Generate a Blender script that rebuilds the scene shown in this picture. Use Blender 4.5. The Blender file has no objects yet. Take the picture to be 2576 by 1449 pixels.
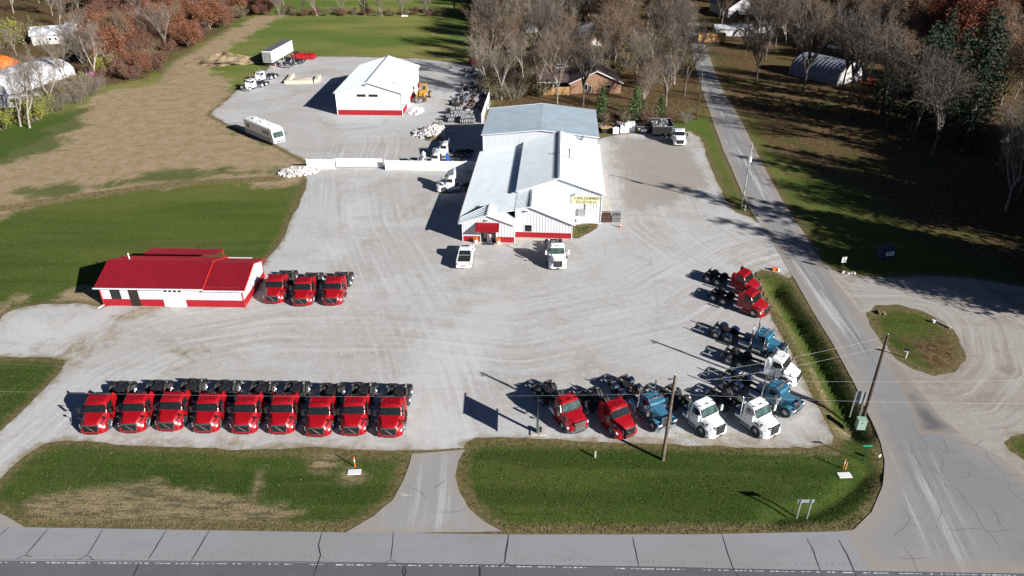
import bpy, bmesh, math, random
import numpy as np
from mathutils import Vector, Matrix
from mathutils.geometry import delaunay_2d_cdt
R=math.radians; PI=math.pi
scene=bpy.context.scene
C=scene.collection

# ---------------------------------------------------------------- camera, sky, sun, exposure
CAM_H=46.0; TH=R(29.8); FP=1820.0           # focal length in units of a 2576 px wide picture
cam=bpy.data.objects.new('camera',bpy.data.cameras.new('camera')); C.objects.link(cam)
cam.location=(0,0,CAM_H); cam.rotation_euler=(R(90)-TH,0,0)
cam.data.sensor_width=36; cam.data.lens=36*FP/2576; cam.data.clip_end=6000; cam.data.clip_start=.5
scene.camera=cam
SUN_EL=R(23.5); SUN_AZ=R(-37.5)               # direction towards the sun, measured from +x
world=bpy.data.worlds.new('World'); scene.world=world; world.use_nodes=True
wn=world.node_tree; wn.nodes.clear()
sky=wn.nodes.new('ShaderNodeTexSky'); sky.sky_type='NISHITA'; sky.sun_disc=False
sky.sun_elevation=SUN_EL; sky.sun_rotation=R(90)-SUN_AZ
sky.air_density=.28; sky.dust_density=.15; sky.ozone_density=3.0
bg=wn.nodes.new('ShaderNodeBackground'); bg.inputs[1].default_value=0.05
wo=wn.nodes.new('ShaderNodeOutputWorld')
wn.links.new(sky.outputs[0],bg.inputs[0]); wn.links.new(bg.outputs[0],wo.inputs[0])
sl=bpy.data.lights.new('sun','SUN'); sl.energy=5.0; sl.angle=R(.5); sl.color=(1,.965,.92)
so=bpy.data.objects.new('sun',sl); C.objects.link(so)
sd=Vector((math.cos(SUN_AZ)*math.cos(SUN_EL),math.sin(SUN_AZ)*math.cos(SUN_EL),math.sin(SUN_EL)))
so.rotation_euler=sd.to_track_quat('Z','Y').to_euler()
scene.view_settings.view_transform='Standard'; scene.view_settings.look='None'
scene.view_settings.exposure=0.78; scene.view_settings.gamma=1.0

# ---------------------------------------------------------------- helpers
def G(px,py,z=0.0):
    "where the sight line of a 2576 px wide picture meets height z"
    u=(px-1288)/FP; v=(724.5-py)/FP
    d=(u, math.cos(TH)+v*math.sin(TH), -math.sin(TH)+v*math.cos(TH))
    t=(z-CAM_H)/d[2]
    return (d[0]*t,d[1]*t)
def S(px,py,z=0.0): return G(px/1.5528,py/1.5528,z)     # same for the 4000 px wide picture
def hgt(b,top):
    X,Y=G(*b); lo,hi=0.,39.
    for _ in range(40):
        m=(lo+hi)/2; dz=m-CAM_H
        py=724.5-FP*(Y*math.sin(TH)+dz*math.cos(TH))/(Y*math.cos(TH)-dz*math.sin(TH))
        if py>top: lo=m
        else: hi=m
    return lo

def tag(o,label=None,cat=None,group=None,kind=None):
    if label: o['label']=label
    if cat: o['category']=cat
    if group: o['group']=group
    if kind: o['kind']=kind
    return o
def thing(name,label,cat,loc=(0,0,0),rz=0,group=None,sc=1.0):
    o=bpy.data.objects.new(name,None); C.objects.link(o); o.empty_display_size=.3
    o.location=loc if len(loc)==3 else (loc[0],loc[1],0); o.rotation_euler=(0,0,rz); o.scale=(sc,sc,sc)
    return tag(o,label,cat,group)
def kids(o): return [c for c in bpy.data.objects if c.parent==o]
_kc={}
def copy_tree(o,parent=None,swap=None):
    c=o.copy(); C.objects.link(c); c.parent=parent
    key=o.name
    if key not in _kc: _kc[key]=kids(o)
    for ch in _kc[key]: copy_tree(ch,c,swap)
    return c
def dup(o,loc,rz,label,group=None,sc=None):
    c=copy_tree(o); c.location=(loc[0],loc[1],loc[2] if len(loc)>2 else 0); c.rotation_euler=(0,0,rz)
    if sc is not None: c.scale=(sc,)*3 if not isinstance(sc,tuple) else sc
    c['label']=label
    if group: c['group']=group
    return c

class MB:
    def __init__(s): s.v=[];s.f=[];s.m=[];s.mats=[];s.cur=0
    def mat(s,m):
        if m not in s.mats: s.mats.append(m)
        s.cur=s.mats.index(m); return s
    def face(s,idx): s.f.append(tuple(idx)); s.m.append(s.cur)
    def poly(s,pts):
        b=len(s.v); s.v+= [tuple(p) for p in pts]; s.face(range(b,b+len(pts))); return s
    def box(s,c,d,rz=0,ry=0,rx=0,taper=(1,1)):
        b=len(s.v); M=Matrix.Rotation(rz,3,'Z')@Matrix.Rotation(ry,3,'Y')@Matrix.Rotation(rx,3,'X')
        for k in (-.5,.5):
            t=taper if k>0 else (1,1)
            for i,j in ((-.5,-.5),(.5,-.5),(.5,.5),(-.5,.5)):
                s.v.append(tuple(Vector(c)+M@Vector((i*d[0]*t[0],j*d[1]*t[1],k*d[2]))))
        for q in ((3,2,1,0),(4,5,6,7),(0,1,5,4),(1,2,6,5),(2,3,7,6),(3,0,4,7)): s.face([b+i for i in q])
        return s
    def b2(s,a,b): # box by two corners
        return s.box([(a[i]+b[i])/2 for i in range(3)],[abs(b[i]-a[i]) for i in range(3)])
    def tube(s,pts,r,n=8,cap=True):
        pts=[Vector(p) for p in pts]; rs=r if isinstance(r,(list,tuple)) else [r]*len(pts)
        b=len(s.v); prev=None
        for i,p in enumerate(pts):
            d=(pts[min(i+1,len(pts)-1)]-pts[max(i-1,0)]).normalized()
            if prev is None:
                a=Vector((0,0,1)) if abs(d.z)<.9 else Vector((1,0,0)); x=d.cross(a).normalized()
            else: x=(prev-d*prev.dot(d)).normalized()
            prev=x; y=d.cross(x)
            for k in range(n):
                t=2*PI*k/n; s.v.append(tuple(p+(x*math.cos(t)+y*math.sin(t))*rs[i]))
        for i in range(len(pts)-1):
            for k in range(n):
                a=b+i*n+k; c=b+i*n+(k+1)%n; s.face((a,c,c+n,a+n))
        if cap: s.face([b+k for k in range(n)][::-1]); e=b+(len(pts)-1)*n; s.face([e+k for k in range(n)])
        return s
    def lathe(s,prof,c=(0,0,0),axis='Z',n=16):
        "prof: list of (radius, height)"
        b=len(s.v); c=Vector(c)
        for r,h in prof:
            for k in range(n):
                t=2*PI*k/n; a,d=r*math.cos(t),r*math.sin(t)
                p={'Z':(a,d,h),'Y':(a,h,d),'X':(h,a,d)}[axis]; s.v.append(tuple(c+Vector(p)))
        for i in range(len(prof)-1):
            for k in range(n):
                a=b+i*n+k; q=b+i*n+(k+1)%n; s.face((a,q,q+n,a+n))
        return s
    def loft(s,secs,cap=True,closed=True):
        b=len(s.v); n=len(secs[0])
        for sec in secs: s.v+=[tuple(p) for p in sec]
        for i in range(len(secs)-1):
            for k in range(n if closed else n-1):
                a=b+i*n+k; c=b+i*n+(k+1)%n; s.face((a,c,c+n,a+n))
        if cap and closed:
            s.face([b+k for k in range(n)][::-1]); e=b+(len(secs)-1)*n; s.face([e+k for k in range(n)])
        return s
    def prism(s,poly,axis,a,b):
        "polygon (2D) swept along an axis from a to b"
        def P(q,h): return {'Y':(q[0],h,q[1]),'X':(h,q[0],q[1]),'Z':(q[0],q[1],h)}[axis]
        return s.loft([[P(q,a) for q in poly],[P(q,b) for q in poly]])
    def build(s,name,mat=None,parent=None,loc=None,rz=None,smooth=None):
        me=bpy.data.meshes.new(name); me.from_pydata(s.v,[],s.f)
        ms=[mat] if mat and not s.mats else s.mats
        for m in ms: me.materials.append(m)
        if s.mats: me.polygons.foreach_set('material_index',s.m)
        if smooth:
            me.polygons.foreach_set('use_smooth',[True]*len(me.polygons))
        me.update()
        bm=bmesh.new(); bm.from_mesh(me); bmesh.ops.recalc_face_normals(bm,faces=bm.faces); bm.to_mesh(me); bm.free()
        if smooth:
            try: me.set_sharp_from_angle(angle=R(smooth if smooth is not True else 35))
            except Exception: pass
        o=bpy.data.objects.new(name,me); C.objects.link(o)
        if parent: o.parent=parent
        if loc is not None: o.location=loc
        if rz is not None: o.rotation_euler=(0,0,rz)
        return o

# ---------------------------------------------------------------- materials
def newmat(name):
    m=bpy.data.materials.new(name); m.use_nodes=True; nt=m.node_tree
    return m,nt,nt.nodes['Principled BSDF']
def setv(b,**k):
    for n,v in k.items():
        n={'rough':'Roughness','metal':'Metallic','spec':'Specular IOR Level','coat':'Coat Weight','coatr':'Coat Roughness','trans':'Transmission Weight'}[n]
        if n in b.inputs: b.inputs[n].default_value=v
def plain(name,col,rough=.6,metal=0,var=.12,scale=3.0,bump=0,dirt=None,**k):
    m,nt,b=newmat(name); L=nt.links
    setv(b,rough=rough,metal=metal,**k)
    tc=nt.nodes.new('ShaderNodeTexCoord'); n=nt.nodes.new('ShaderNodeTexNoise'); n.inputs['Scale'].default_value=scale; n.inputs['Detail'].default_value=5
    L.new(tc.outputs['Object'],n.inputs['Vector'])
    mx=nt.nodes.new('ShaderNodeMix'); mx.data_type='RGBA'
    lo=tuple(c*(1-var) for c in col); hi=tuple(min(1,c*(1+var*.6)) for c in col)
    if dirt: lo=dirt
    mr=nt.nodes.new('ShaderNodeMapRange'); mr.inputs[1].default_value=.35; mr.inputs[2].default_value=.6
    L.new(n.outputs[0],mr.inputs[0]); L.new(mr.outputs[0],mx.inputs[0])
    mx.inputs[6].default_value=(*lo,1); mx.inputs[7].default_value=(*hi,1); L.new(mx.outputs[2],b.inputs['Base Color'])
    if bump:
        bp=nt.nodes.new('ShaderNodeBump'); bp.inputs['Strength'].default_value=bump; bp.inputs['Distance'].default_value=.05
        n2=nt.nodes.new('ShaderNodeTexNoise'); n2.inputs['Scale'].default_value=scale*6; L.new(tc.outputs['Object'],n2.inputs['Vector'])
        L.new(n2.outputs[0],bp.inputs['Height']); L.new(bp.outputs[0],b.inputs['Normal'])
    return m
M={}
M['white_siding']=plain('white_siding',(.62,.64,.66),.45,var=.03,scale=.6)
M['white_roof']=plain('white_roof',(.66,.72,.75),.35,var=.05,scale=.5,spec=.6)
M['galv_roof']=plain('galvanised_roof',(.31,.375,.43),.45,metal=.05,var=.08,scale=.5)
M['trim']=plain('white_trim',(.78,.79,.80),.4,var=.03)
M['red_siding']=plain('red_siding',(.36,.012,.022),.4,var=.08)
M['red_roof']=plain('red_roof',(.235,.012,.022),.33,var=.07,scale=.7)
M['shadow_gap']=plain('grey_lap_joint',(.38,.40,.43),.6,var=.1)
M['red_trim']=plain('red_trim',(.45,.02,.018),.4)
M['truck_red']=plain('red_truck_paint',(.30,.0035,.009),.36,var=.03,coat=.3,coatr=.2)
M['truck_white']=plain('white_truck_paint',(.82,.83,.84),.3,var=.03,coat=.4,coatr=.08)
M['truck_blue']=plain('blue_truck_paint',(.045,.17,.27),.25,var=.04,coat=.8,coatr=.06)
M['truck_black']=plain('black_truck_paint',(.02,.024,.03),.3,var=.1,coat=.5)
M['chrome']=plain('polished_metal',(.78,.79,.80),.14,metal=1,var=.04)
M['alu']=plain('brushed_aluminium',(.62,.64,.68),.32,metal=1,var=.08)
M['frame']=plain('black_frame_steel',(.018,.018,.02),.6,var=.3)
M['plastic']=plain('black_plastic',(.02,.021,.022),.45,var=.2)
M['grey_plastic']=plain('grey_bumper_plastic',(.09,.095,.10),.5)
M['tyre']=plain('tyre_rubber',(.045,.044,.042),.85,var=.35,scale=5)
M['glass']=plain('dark_window_glass',(.012,.016,.016),.05,var=.3,spec=.7)
M['glass_green']=plain('green_tinted_glass',(.05,.085,.075),.06,var=.4,spec=.8,scale=2)
M['lamp']=plain('headlight_lens',(.75,.77,.80),.12,var=.1,spec=.8)
M['amber']=plain('amber_lens',(.7,.25,.03),.2)
M['tail']=plain('red_lens',(.35,.02,.02),.2)
M['grille']=plain('black_grille',(.012,.012,.013),.35,var=.3,scale=20)
M['rust']=plain('rusty_steel',(.13,.07,.045),.85,var=.5,scale=3)
M['concrete']=plain('concrete',(.50,.46,.41),.9,var=.12,scale=1.2,bump=.1)
M['block']=plain('concrete_block',(.60,.53,.42),.9,var=.12,scale=1.2)
M['wood_pole']=plain('weathered_pole_wood',(.15,.115,.09),.85,var=.35,scale=2)
M['wood_pole2']=plain('dark_creosote_wood',(.085,.05,.035),.8,var=.4,scale=2)
M['grey_pole']=plain('pale_pole_wood',(.34,.35,.31),.8,var=.2)
M['galv']=plain('galvanised_steel',(.52,.54,.55),.45,metal=.6,var=.1)
M['wire']=plain('aluminium_wire',(.30,.33,.33),.5,metal=.3)
M['bark']=plain('grey_bark',(.25,.215,.18),.95,var=.35,scale=1.5)
M['bark_pale']=plain('pale_bark',(.36,.31,.26),.95,var=.3,scale=1.5)
M['bark_dark']=plain('dark_bark',(.12,.10,.085),.95,var=.35,scale=1.5)
M['twig']=plain('grey_brown_twigs',(.205,.17,.135),.95,var=.25,scale=.6)
M['twig_dark']=plain('dark_twigs',(.115,.092,.075),.95,var=.3,scale=.6)
M['twig_red']=plain('reddish_twigs',(.19,.14,.105),.95,var=.3,scale=.6)
M['shingle']=plain('brown_shingles',(.085,.058,.055),.95,var=.3,scale=3)
M['shingle_grey']=plain('grey_shingles',(.36,.35,.37),.9,var=.25,scale=2)
M['brick']=plain('tan_brick',(.30,.17,.105),.9,var=.2,scale=2)
M['fence_wood']=plain('cedar_boards',(.48,.29,.12),.85,var=.2,scale=2)
M['door_brown']=plain('brown_door',(.035,.02,.015),.5)
M['dark_hole']=plain('dark_interior',(.02,.02,.022),.9)
M['orange']=plain('orange_plastic',(.85,.16,.03),.5)
M['orange_tarp']=plain('orange_tarp',(.80,.17,.02),.6,var=.3,scale=1)
M['pink']=plain('pink_plastic',(.65,.20,.50),.5)
M['green_box']=plain('pale_green_paint',(.30,.42,.36),.5,var=.05)
M['green_post']=plain('dark_green_post',(.06,.085,.05),.6)
M['sign_green']=plain('green_sign_face',(.02,.32,.20),.4)
M['sign_white']=plain('white_sign_face',(.82,.83,.80),.4,var=.02)
M['sign_back']=plain('sign_back_aluminium',(.32,.34,.36),.5,metal=.3)
M['ink']=plain('black_ink',(.015,.015,.02),.6)
M['banner']=plain('pale_yellow_banner',(.66,.63,.40),.5,var=.05)
M['banner_ink']=plain('banner_lettering',(.32,.27,.12),.6)
M['navy']=plain('navy_box',(.02,.025,.07),.5)
M['yellow']=plain('machine_yellow',(.62,.32,.03),.5,var=.3,dirt=(.25,.15,.05))
M['yellow_box']=plain('yellow_box_paint',(.62,.36,.10),.6,var=.3,dirt=(.40,.22,.08),scale=.8)
M['tarp']=plain('white_tarp',(.60,.63,.68),.6,var=.2,scale=.5,dirt=(.36,.35,.36))
M['old_white']=plain('weathered_white_sheet',(.52,.52,.54),.6,var=.3,scale=.6,dirt=(.40,.36,.33))
M['blue_roof']=plain('blue_grey_roof',(.10,.12,.20),.6,var=.3,scale=.6)
M['rock']=plain('pale_limestone',(.62,.60,.60),.9,var=.4,scale=1.5,dirt=(.28,.25,.24))
M['rock_tan']=plain('tan_rubble',(.24,.18,.11),.95,var=.4,scale=.5,dirt=(.12,.085,.045))
M['quonset']=plain('corrugated_steel',(.20,.215,.26),.5,metal=.2,var=.15,scale=.8)
M['silver']=plain('silver_car_paint',(.42,.46,.47),.3,metal=.4)
M['blue_part']=plain('blue_parts',(.01,.10,.60),.4)
M['skin']=plain('skin',(.50,.28,.20),.6)
M['shirt']=plain('pink_check_shirt',(.62,.36,.33),.8,var=.25,scale=14)
M['jeans']=plain('blue_jeans',(.13,.20,.28),.9,var=.2,scale=10)
M['hair']=plain('dark_hair',(.03,.02,.015),.7)
M['mat']=plain('grey_door_mat',(.07,.075,.085),.95)
M['flower']=plain('orange_red_flowers',(.62,.16,.03),.7,var=.5,scale=12,dirt=(.30,.22,.03))
M['pot']=plain('white_flower_pot',(.84,.80,.78),.5)
M['scrap']=plain('scrap_metal',(.22,.22,.24),.6,metal=.3,var=.7,scale=1.5,dirt=(.06,.05,.05))
def leafmat(name,a,b,trans=.25):
    m,nt,bs=newmat(name); L=nt.links
    g=nt.nodes.new('ShaderNodeNewGeometry'); mx=nt.nodes.new('ShaderNodeMix'); mx.data_type='RGBA'
    L.new(g.outputs['Random Per Island'],mx.inputs[0]); mx.inputs[6].default_value=(*a,1); mx.inputs[7].default_value=(*b,1)
    L.new(mx.outputs[2],bs.inputs['Base Color']); setv(bs,rough=.8)
    tr=nt.nodes.new('ShaderNodeBsdfTranslucent'); L.new(mx.outputs[2],tr.inputs[0])
    ms=nt.nodes.new('ShaderNodeMixShader'); ms.inputs[0].default_value=trans
    out=nt.nodes['Material Output']; L.new(bs.outputs[0],ms.inputs[1]); L.new(tr.outputs[0],ms.inputs[2]); L.new(ms.outputs[0],out.inputs[0])
    return m
M['leaf_red']=leafmat('rust_red_leaves',(.17,.060,.034),(.36,.165,.085))
M['leaf_maroon']=leafmat('maroon_brown_leaves',(.14,.06,.042),(.27,.135,.09))
M['leaf_brown']=leafmat('tan_brown_leaves',(.15,.09,.05),(.24,.155,.085))
M['leaf_orange']=leafmat('deep_orange_leaves',(.10,.026,.014),(.17,.055,.025))
M['leaf_yellow']=leafmat('yellow_green_leaves',(.30,.30,.02),(.22,.24,.04))
M['leaf_dark']=leafmat('dark_green_needles',(.010,.024,.010),(.024,.050,.018),.1)
M['leaf_green']=leafmat('soft_green_needles',(.05,.11,.025),(.09,.17,.045),.15)
M['leaf_olive']=leafmat('dry_olive_leaves',(.16,.14,.06),(.26,.21,.10))
# ---------------------------------------------------------------- ground shapes (traced on the ground plane, then real metres)
rng=np.random.default_rng(7)
def W(pts): return np.array([G(*p) for p in pts])
LOT=W([(1037,1143),(940,1139),(800,1127),(640,1130),(520,1121),(400,1119),(330,1114),(270,1108),(180,1106),(110,1118),(60,1150),(20,1183),(0,1205),(-60,1262),(-180,1330),(-420,1330),(-120,1185),(0,1090),(60,1035),(110,985),(160,930),(172,905),(100,897),(0,898),(-250,898),(-250,808),(0,808),(15,790),(60,775),(100,768),(200,766),(262,772),(400,740),(640,700),(672,655),(692,630),(715,595),(735,540),(750,500),(765,470),(772,440),(772,420),(770,405),(745,393),(700,368),(640,345),(600,325),(560,305),(528,288),(550,270),(580,245),(600,225),(640,200),(665,180),(700,150),(768,142),(900,143),(1050,147),(1130,155),(1180,162),(1205,175),(1215,210),(1225,240),(1222,300),(1225,375),(1500,350),(1560,338),(1620,334),(1690,335),(1735,330),(1760,345),(1775,375),(1790,420),(1810,460),(1825,500),(1850,530),(1890,548),(1960,590),(2010,660),(1985,700),(1950,685),(1915,678),(1895,692),(1905,720),(1925,760),(1945,800),(1965,840),(1985,880),(2005,920),(2025,960),(2045,1000),(2065,1040),(2085,1080),(2098,1100),(2095,1118),(2040,1124),(1900,1122),(1700,1115),(1500,1112),(1350,1106),(1250,1103),(1200,1105),(1180,1115),(1170,1132)])
ROAD=W([(2128,1340),(2150,1334),(2195,1290),(2222,1225),(2228,1160),(2215,1110),(2195,1062),(2150,965),(2100,872),(2050,792),(2010,722),(1980,672),(1945,612),(1905,555),(1880,518),(1850,450),(1820,380),(1795,310),(1778,260),(1762,215),(1750,170),(1740,130),(1733,90),(1726,40),(1722,0),(1740,0),(1752,45),(1768,90),(1780,130),(1798,180),(1820,230),(1862,300),(1912,400),(1965,500),(2030,600),(2095,700),(2175,800),(2240,900),(2290,975),(2350,1050),(2420,1100),(2520,1150),(2576,1200),(2660,1260),(2800,1330),(2950,1456),(2576,1441),(2187,1434),(2160,1385)])
TURN=W([(2040,650),(2110,690),(2200,700),(2320,692),(2450,700),(2576,718),(2850,770),(2950,1000),(2850,1080),(2576,1085),(2535,1093),(2517,1112),(2532,1135),(2576,1165),(2700,1230),(2500,1200),(2330,1070),(2200,900),(2080,760)])
ISL=W([(2185,790),(2210,772),(2260,772),(2320,785),(2370,810),(2400,840),(2420,880),(2425,905),(2400,935),(2350,945),(2300,930),(2260,905),(2225,870),(2195,830)])
NOOK=W([(1437,600),(1437,566),(1505,562),(1500,574),(1478,588),(1455,600)])
APRON=W([(1035,1141),(1172,1130),(1155,1160),(1148,1200),(1160,1240),(1185,1280),(1220,1310),(1275,1340),(870,1340),(940,1300),(990,1258),(1015,1210),(1030,1165)])
APRON2=W([(-200,1340),(62,1330),(35,1312),(0,1292),(-60,1262),(-180,1262)])
HWY_N=W([(-1500,1312),(0,1326),(800,1339),(1300,1345),(1750,1345),(2100,1338),(2170,1331),(2800,1331),(4200,1335)])
HWY_M=W([(-1500,1404),(0,1411),(640,1415),(1288,1421),(1930,1433),(2576,1444),(4200,1470)])
DITCH=W([(1945,722),(1968,755),(2000,800),(2035,860),(2075,930),(2105,990),(2130,1045),(2150,1085)])
DITCH2=W([(2180,1190),(2150,1225),(2110,1255),(2050,1285),(1950,1302)])
def segd(P,A,closed=True):
    "distance, signed side, arclength to a polyline"
    B=np.roll(A,-1,0) if closed else A[1:]; A0=A if closed else A[:-1]
    best=np.full(len(P),1e9); side=np.zeros(len(P)); arc=np.zeros(len(P)); acc=0
    for a,b in zip(A0,B):
        ab=b-a; L=np.hypot(*ab)+1e-9; d=P-a; t=np.clip((d@ab)/(L*L),0,1); q=d-t[:,None]*ab
        dist=np.hypot(q[:,0],q[:,1]); m=dist<best
        best=np.where(m,dist,best); side=np.where(m,np.sign(ab[0]*d[:,1]-ab[1]*d[:,0]),side); arc=np.where(m,acc+t*L,arc); acc+=L
    return best,side,arc
def inside(P,A):
    x,y=P[:,0],P[:,1]; c=np.zeros(len(P),bool); n=len(A)
    for i in range(n):
        x1,y1=A[i];x2,y2=A[(i+1)%n]
        if y1==y2: continue
        k=((y1>y)!=(y2>y))&(x<(x2-x1)*(y-y1)/(y2-y1)+x1); c^=k
    return c
def sdf(P,A):
    d,_,_=segd(P,A); return np.where(inside(P,A),-d,d)
def height(P):
    d,_,_=segd(P,DITCH,False); d2,_,_=segd(P,DITCH2,False)
    f=lambda d,w:np.clip(1-d/w,0,1)**1.3
    h=-.95*f(d,2.1)-.4*f(d2,1.6)
    x,y=P[:,0],P[:,1]
    bump=.06*np.sin(x*.35+y*.2)*np.sin(y*.27-x*.13)+.04*np.sin(x*1.1+1.3*y)
    return h+bump*0
def jitter(A,step,amp,seed=0):
    r=np.random.default_rng(seed); out=[]; n=len(A)
    for i in range(n):
        a=A[i];b=A[(i+1)%n];L=np.hypot(*(b-a)); k=max(1,int(L/step))
        out+= [a+(b-a)*j/k for j in range(k)]
    P=np.array(out); N=np.roll(P,-1,0)-np.roll(P,1,0); N/= (np.hypot(N[:,0],N[:,1])[:,None]+1e-9); N=np.stack([N[:,1],-N[:,0]],1)
    m=len(P); s=np.zeros(m); t=np.arange(m)
    for o,a in ((40,.9),(14,.6),(5,.45),(2,.35)):
        kn=max(3,m//o); v=r.normal(size=kn); s+=a*np.interp(t/m*kn,np.arange(kn+1),np.append(v,v[0]))
    return P+N*(s*amp)[:,None]
FLOWS=[W([(1090,1345),(1100,1240),(1105,1120),(1080,1000),(1040,860),(960,700),(900,560),(890,430),(920,350)]),
       W([(-150,1260),(60,1080),(230,930),(450,840),(700,800),(1000,800),(1300,830),(1650,760),(1850,640),(1990,600)]),
       W([(1650,340),(1650,450),(1680,560),(1800,640),(1950,700)]),
       W([(2420,1449),(2300,1200),(2190,960),(2080,790),(1960,600),(1880,430),(1800,270),(1760,160)]),
       W([(2050,640),(2140,715),(2260,715),(2400,740),(2490,820),(2510,920),(2440,1000),(2340,1010),(2230,940),(2160,860)])]
def attr(me,name,vals,kind='FLOAT'):
    a=me.attributes.new(name,kind,'POINT')
    a.data.foreach_set('value' if kind=='FLOAT' else 'vector',np.ascontiguousarray(vals,dtype=np.float32).ravel())
def sheet(name,outline,z,mat,step=.5,amp=.12,grid=1.5,seed=1,holes=(),kindname='structure'):
    out=jitter(outline,step,amp,seed) if amp else jitter(outline,step,0,seed)
    P=[tuple(p) for p in out]; n=len(P); E=[(i,(i+1)%n) for i in range(n)]
    mn,mx=out.min(0),out.max(0); far=(mn[1]+mx[1])/2
    gx,gy=np.meshgrid(np.arange(mn[0],mx[0],grid),np.arange(mn[1],mx[1],grid)); Q=np.stack([gx.ravel(),gy.ravel()],1)
    Q+=rng.uniform(-.2,.2,Q.shape)*grid
    k=inside(Q,out); Q=Q[k]; d,_,_=segd(Q,out[::3]); Q=Q[d>grid*.4]
    P+= [tuple(q) for q in Q]
    V,_,F,_,_,_=delaunay_2d_cdt([Vector(p) for p in P],E,[list(range(n))],1,1e-5)
    V=np.array([tuple(v) for v in V]); me=bpy.data.meshes.new(name)
    me.from_pydata([(x,y,z) for x,y in V],[],[tuple(f) for f in F]); me.materials.append(mat); me.update()
    if me.polygons and me.polygons[0].normal.z<0: me.flip_normals()
    d,_,_=segd(V,outline); attr(me,'edge',d)
    for i,fl in enumerate(FLOWS):
        dd,s,a=segd(V,fl,False); attr(me,'flow%d'%i,np.stack([a,dd*s,np.zeros(len(a))],1),'FLOAT_VECTOR')
    o=bpy.data.objects.new(name,me); C.objects.link(o); tag(o,kind=kindname); return o
class NT:
    "small node helper"
    def __init__(s,name):
        s.m,s.nt,s.b=newmat(name); s.L=s.nt.links; s.tc=s.nt.nodes.new('ShaderNodeNewGeometry').outputs['Position']
    def new(s,t,**k):
        n=s.nt.nodes.new(t)
        for a,v in k.items(): setattr(n,a,v)
        return n
    def noise(s,scale,detail=5,vec=None,rough=.6,stretch=None,dist=0):
        n=s.new('ShaderNodeTexNoise'); n.inputs['Scale'].default_value=scale; n.inputs['Detail'].default_value=detail; n.inputs['Roughness'].default_value=rough; n.inputs['Distortion'].default_value=dist
        v=vec or s.tc
        if stretch:
            mp=s.new('ShaderNodeVectorMath',operation='MULTIPLY'); mp.inputs[1].default_value=stretch; s.L.new(v,mp.inputs[0]); v=mp.outputs[0]
        s.L.new(v,n.inputs['Vector']); return n.outputs[0]
    def ramp(s,v,a,b,lo=0,hi=1):
        n=s.new('ShaderNodeMapRange'); n.interpolation_type='SMOOTHSTEP'
        for i,x in ((1,a),(2,b),(3,lo),(4,hi)): n.inputs[i].default_value=x
        s.L.new(v,n.inputs[0]); return n.outputs[0]
    def math(s,op,a,b):
        n=s.new('ShaderNodeMath',operation=op)
        for i,x in enumerate((a,b)):
            if isinstance(x,(int,float)): n.inputs[i].default_value=x
            elif x is not None: s.L.new(x,n.inputs[i])
        return n.outputs[0]
    def mix(s,f,a,b,mode='MIX'):
        n=s.new('ShaderNodeMix',data_type='RGBA',blend_type=mode)
        if isinstance(f,(int,float)): n.inputs[0].default_value=f
        else: s.L.new(f,n.inputs[0])
        for i,x in ((6,a),(7,b)):
            if isinstance(x,tuple): n.inputs[i].default_value=(*x,1)
            else: s.L.new(x,n.inputs[i])
        return n.outputs[2]
    def at(s,name,vec=False):
        n=s.new('ShaderNodeAttribute',attribute_name=name); return n.outputs['Vector' if vec else 'Fac']
    def done(s,col,rough=.95,bump=None,bs=.3,bd=.05):
        s.L.new(col,s.b.inputs['Base Color']); s.b.inputs['Roughness'].default_value=rough; s.b.inputs['Specular IOR Level'].default_value=0.0
        if bump is not None:
            n=s.new('ShaderNodeBump'); n.inputs['Strength'].default_value=bs; n.inputs['Distance'].default_value=bd
            s.L.new(bump,n.inputs['Height']); s.L.new(n.outputs[0],s.b.inputs['Normal'])
        return s.m
def tracks(t,col,which,light,dark,width,amt=.75,freq=1.3):
    for i in which:
        fv=t.at('flow%d'%i,True); sp=t.new('ShaderNodeSeparateXYZ'); t.L.new(fv,sp.inputs[0])
        n=t.noise(1.0,6,vec=fv,stretch=(.035,freq,1),rough=.65)
        av=t.math('ABSOLUTE',sp.outputs[1],None); w=t.ramp(av,width*.35,width,1,0)
        br=t.ramp(t.noise(.06,3),.32,.52)
        w=t.math('MULTIPLY',w,br)
        w=t.math('ADD',w,t.math('MULTIPLY',w,.25))
        col=t.mix(t.math('MULTIPLY',t.math('MULTIPLY',t.ramp(n,.50,.66),w),amt),col,light)
        col=t.mix(t.math('MULTIPLY',t.math('MULTIPLY',t.ramp(n,.47,.33),w),amt*.8),col,dark)
    return col
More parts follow.
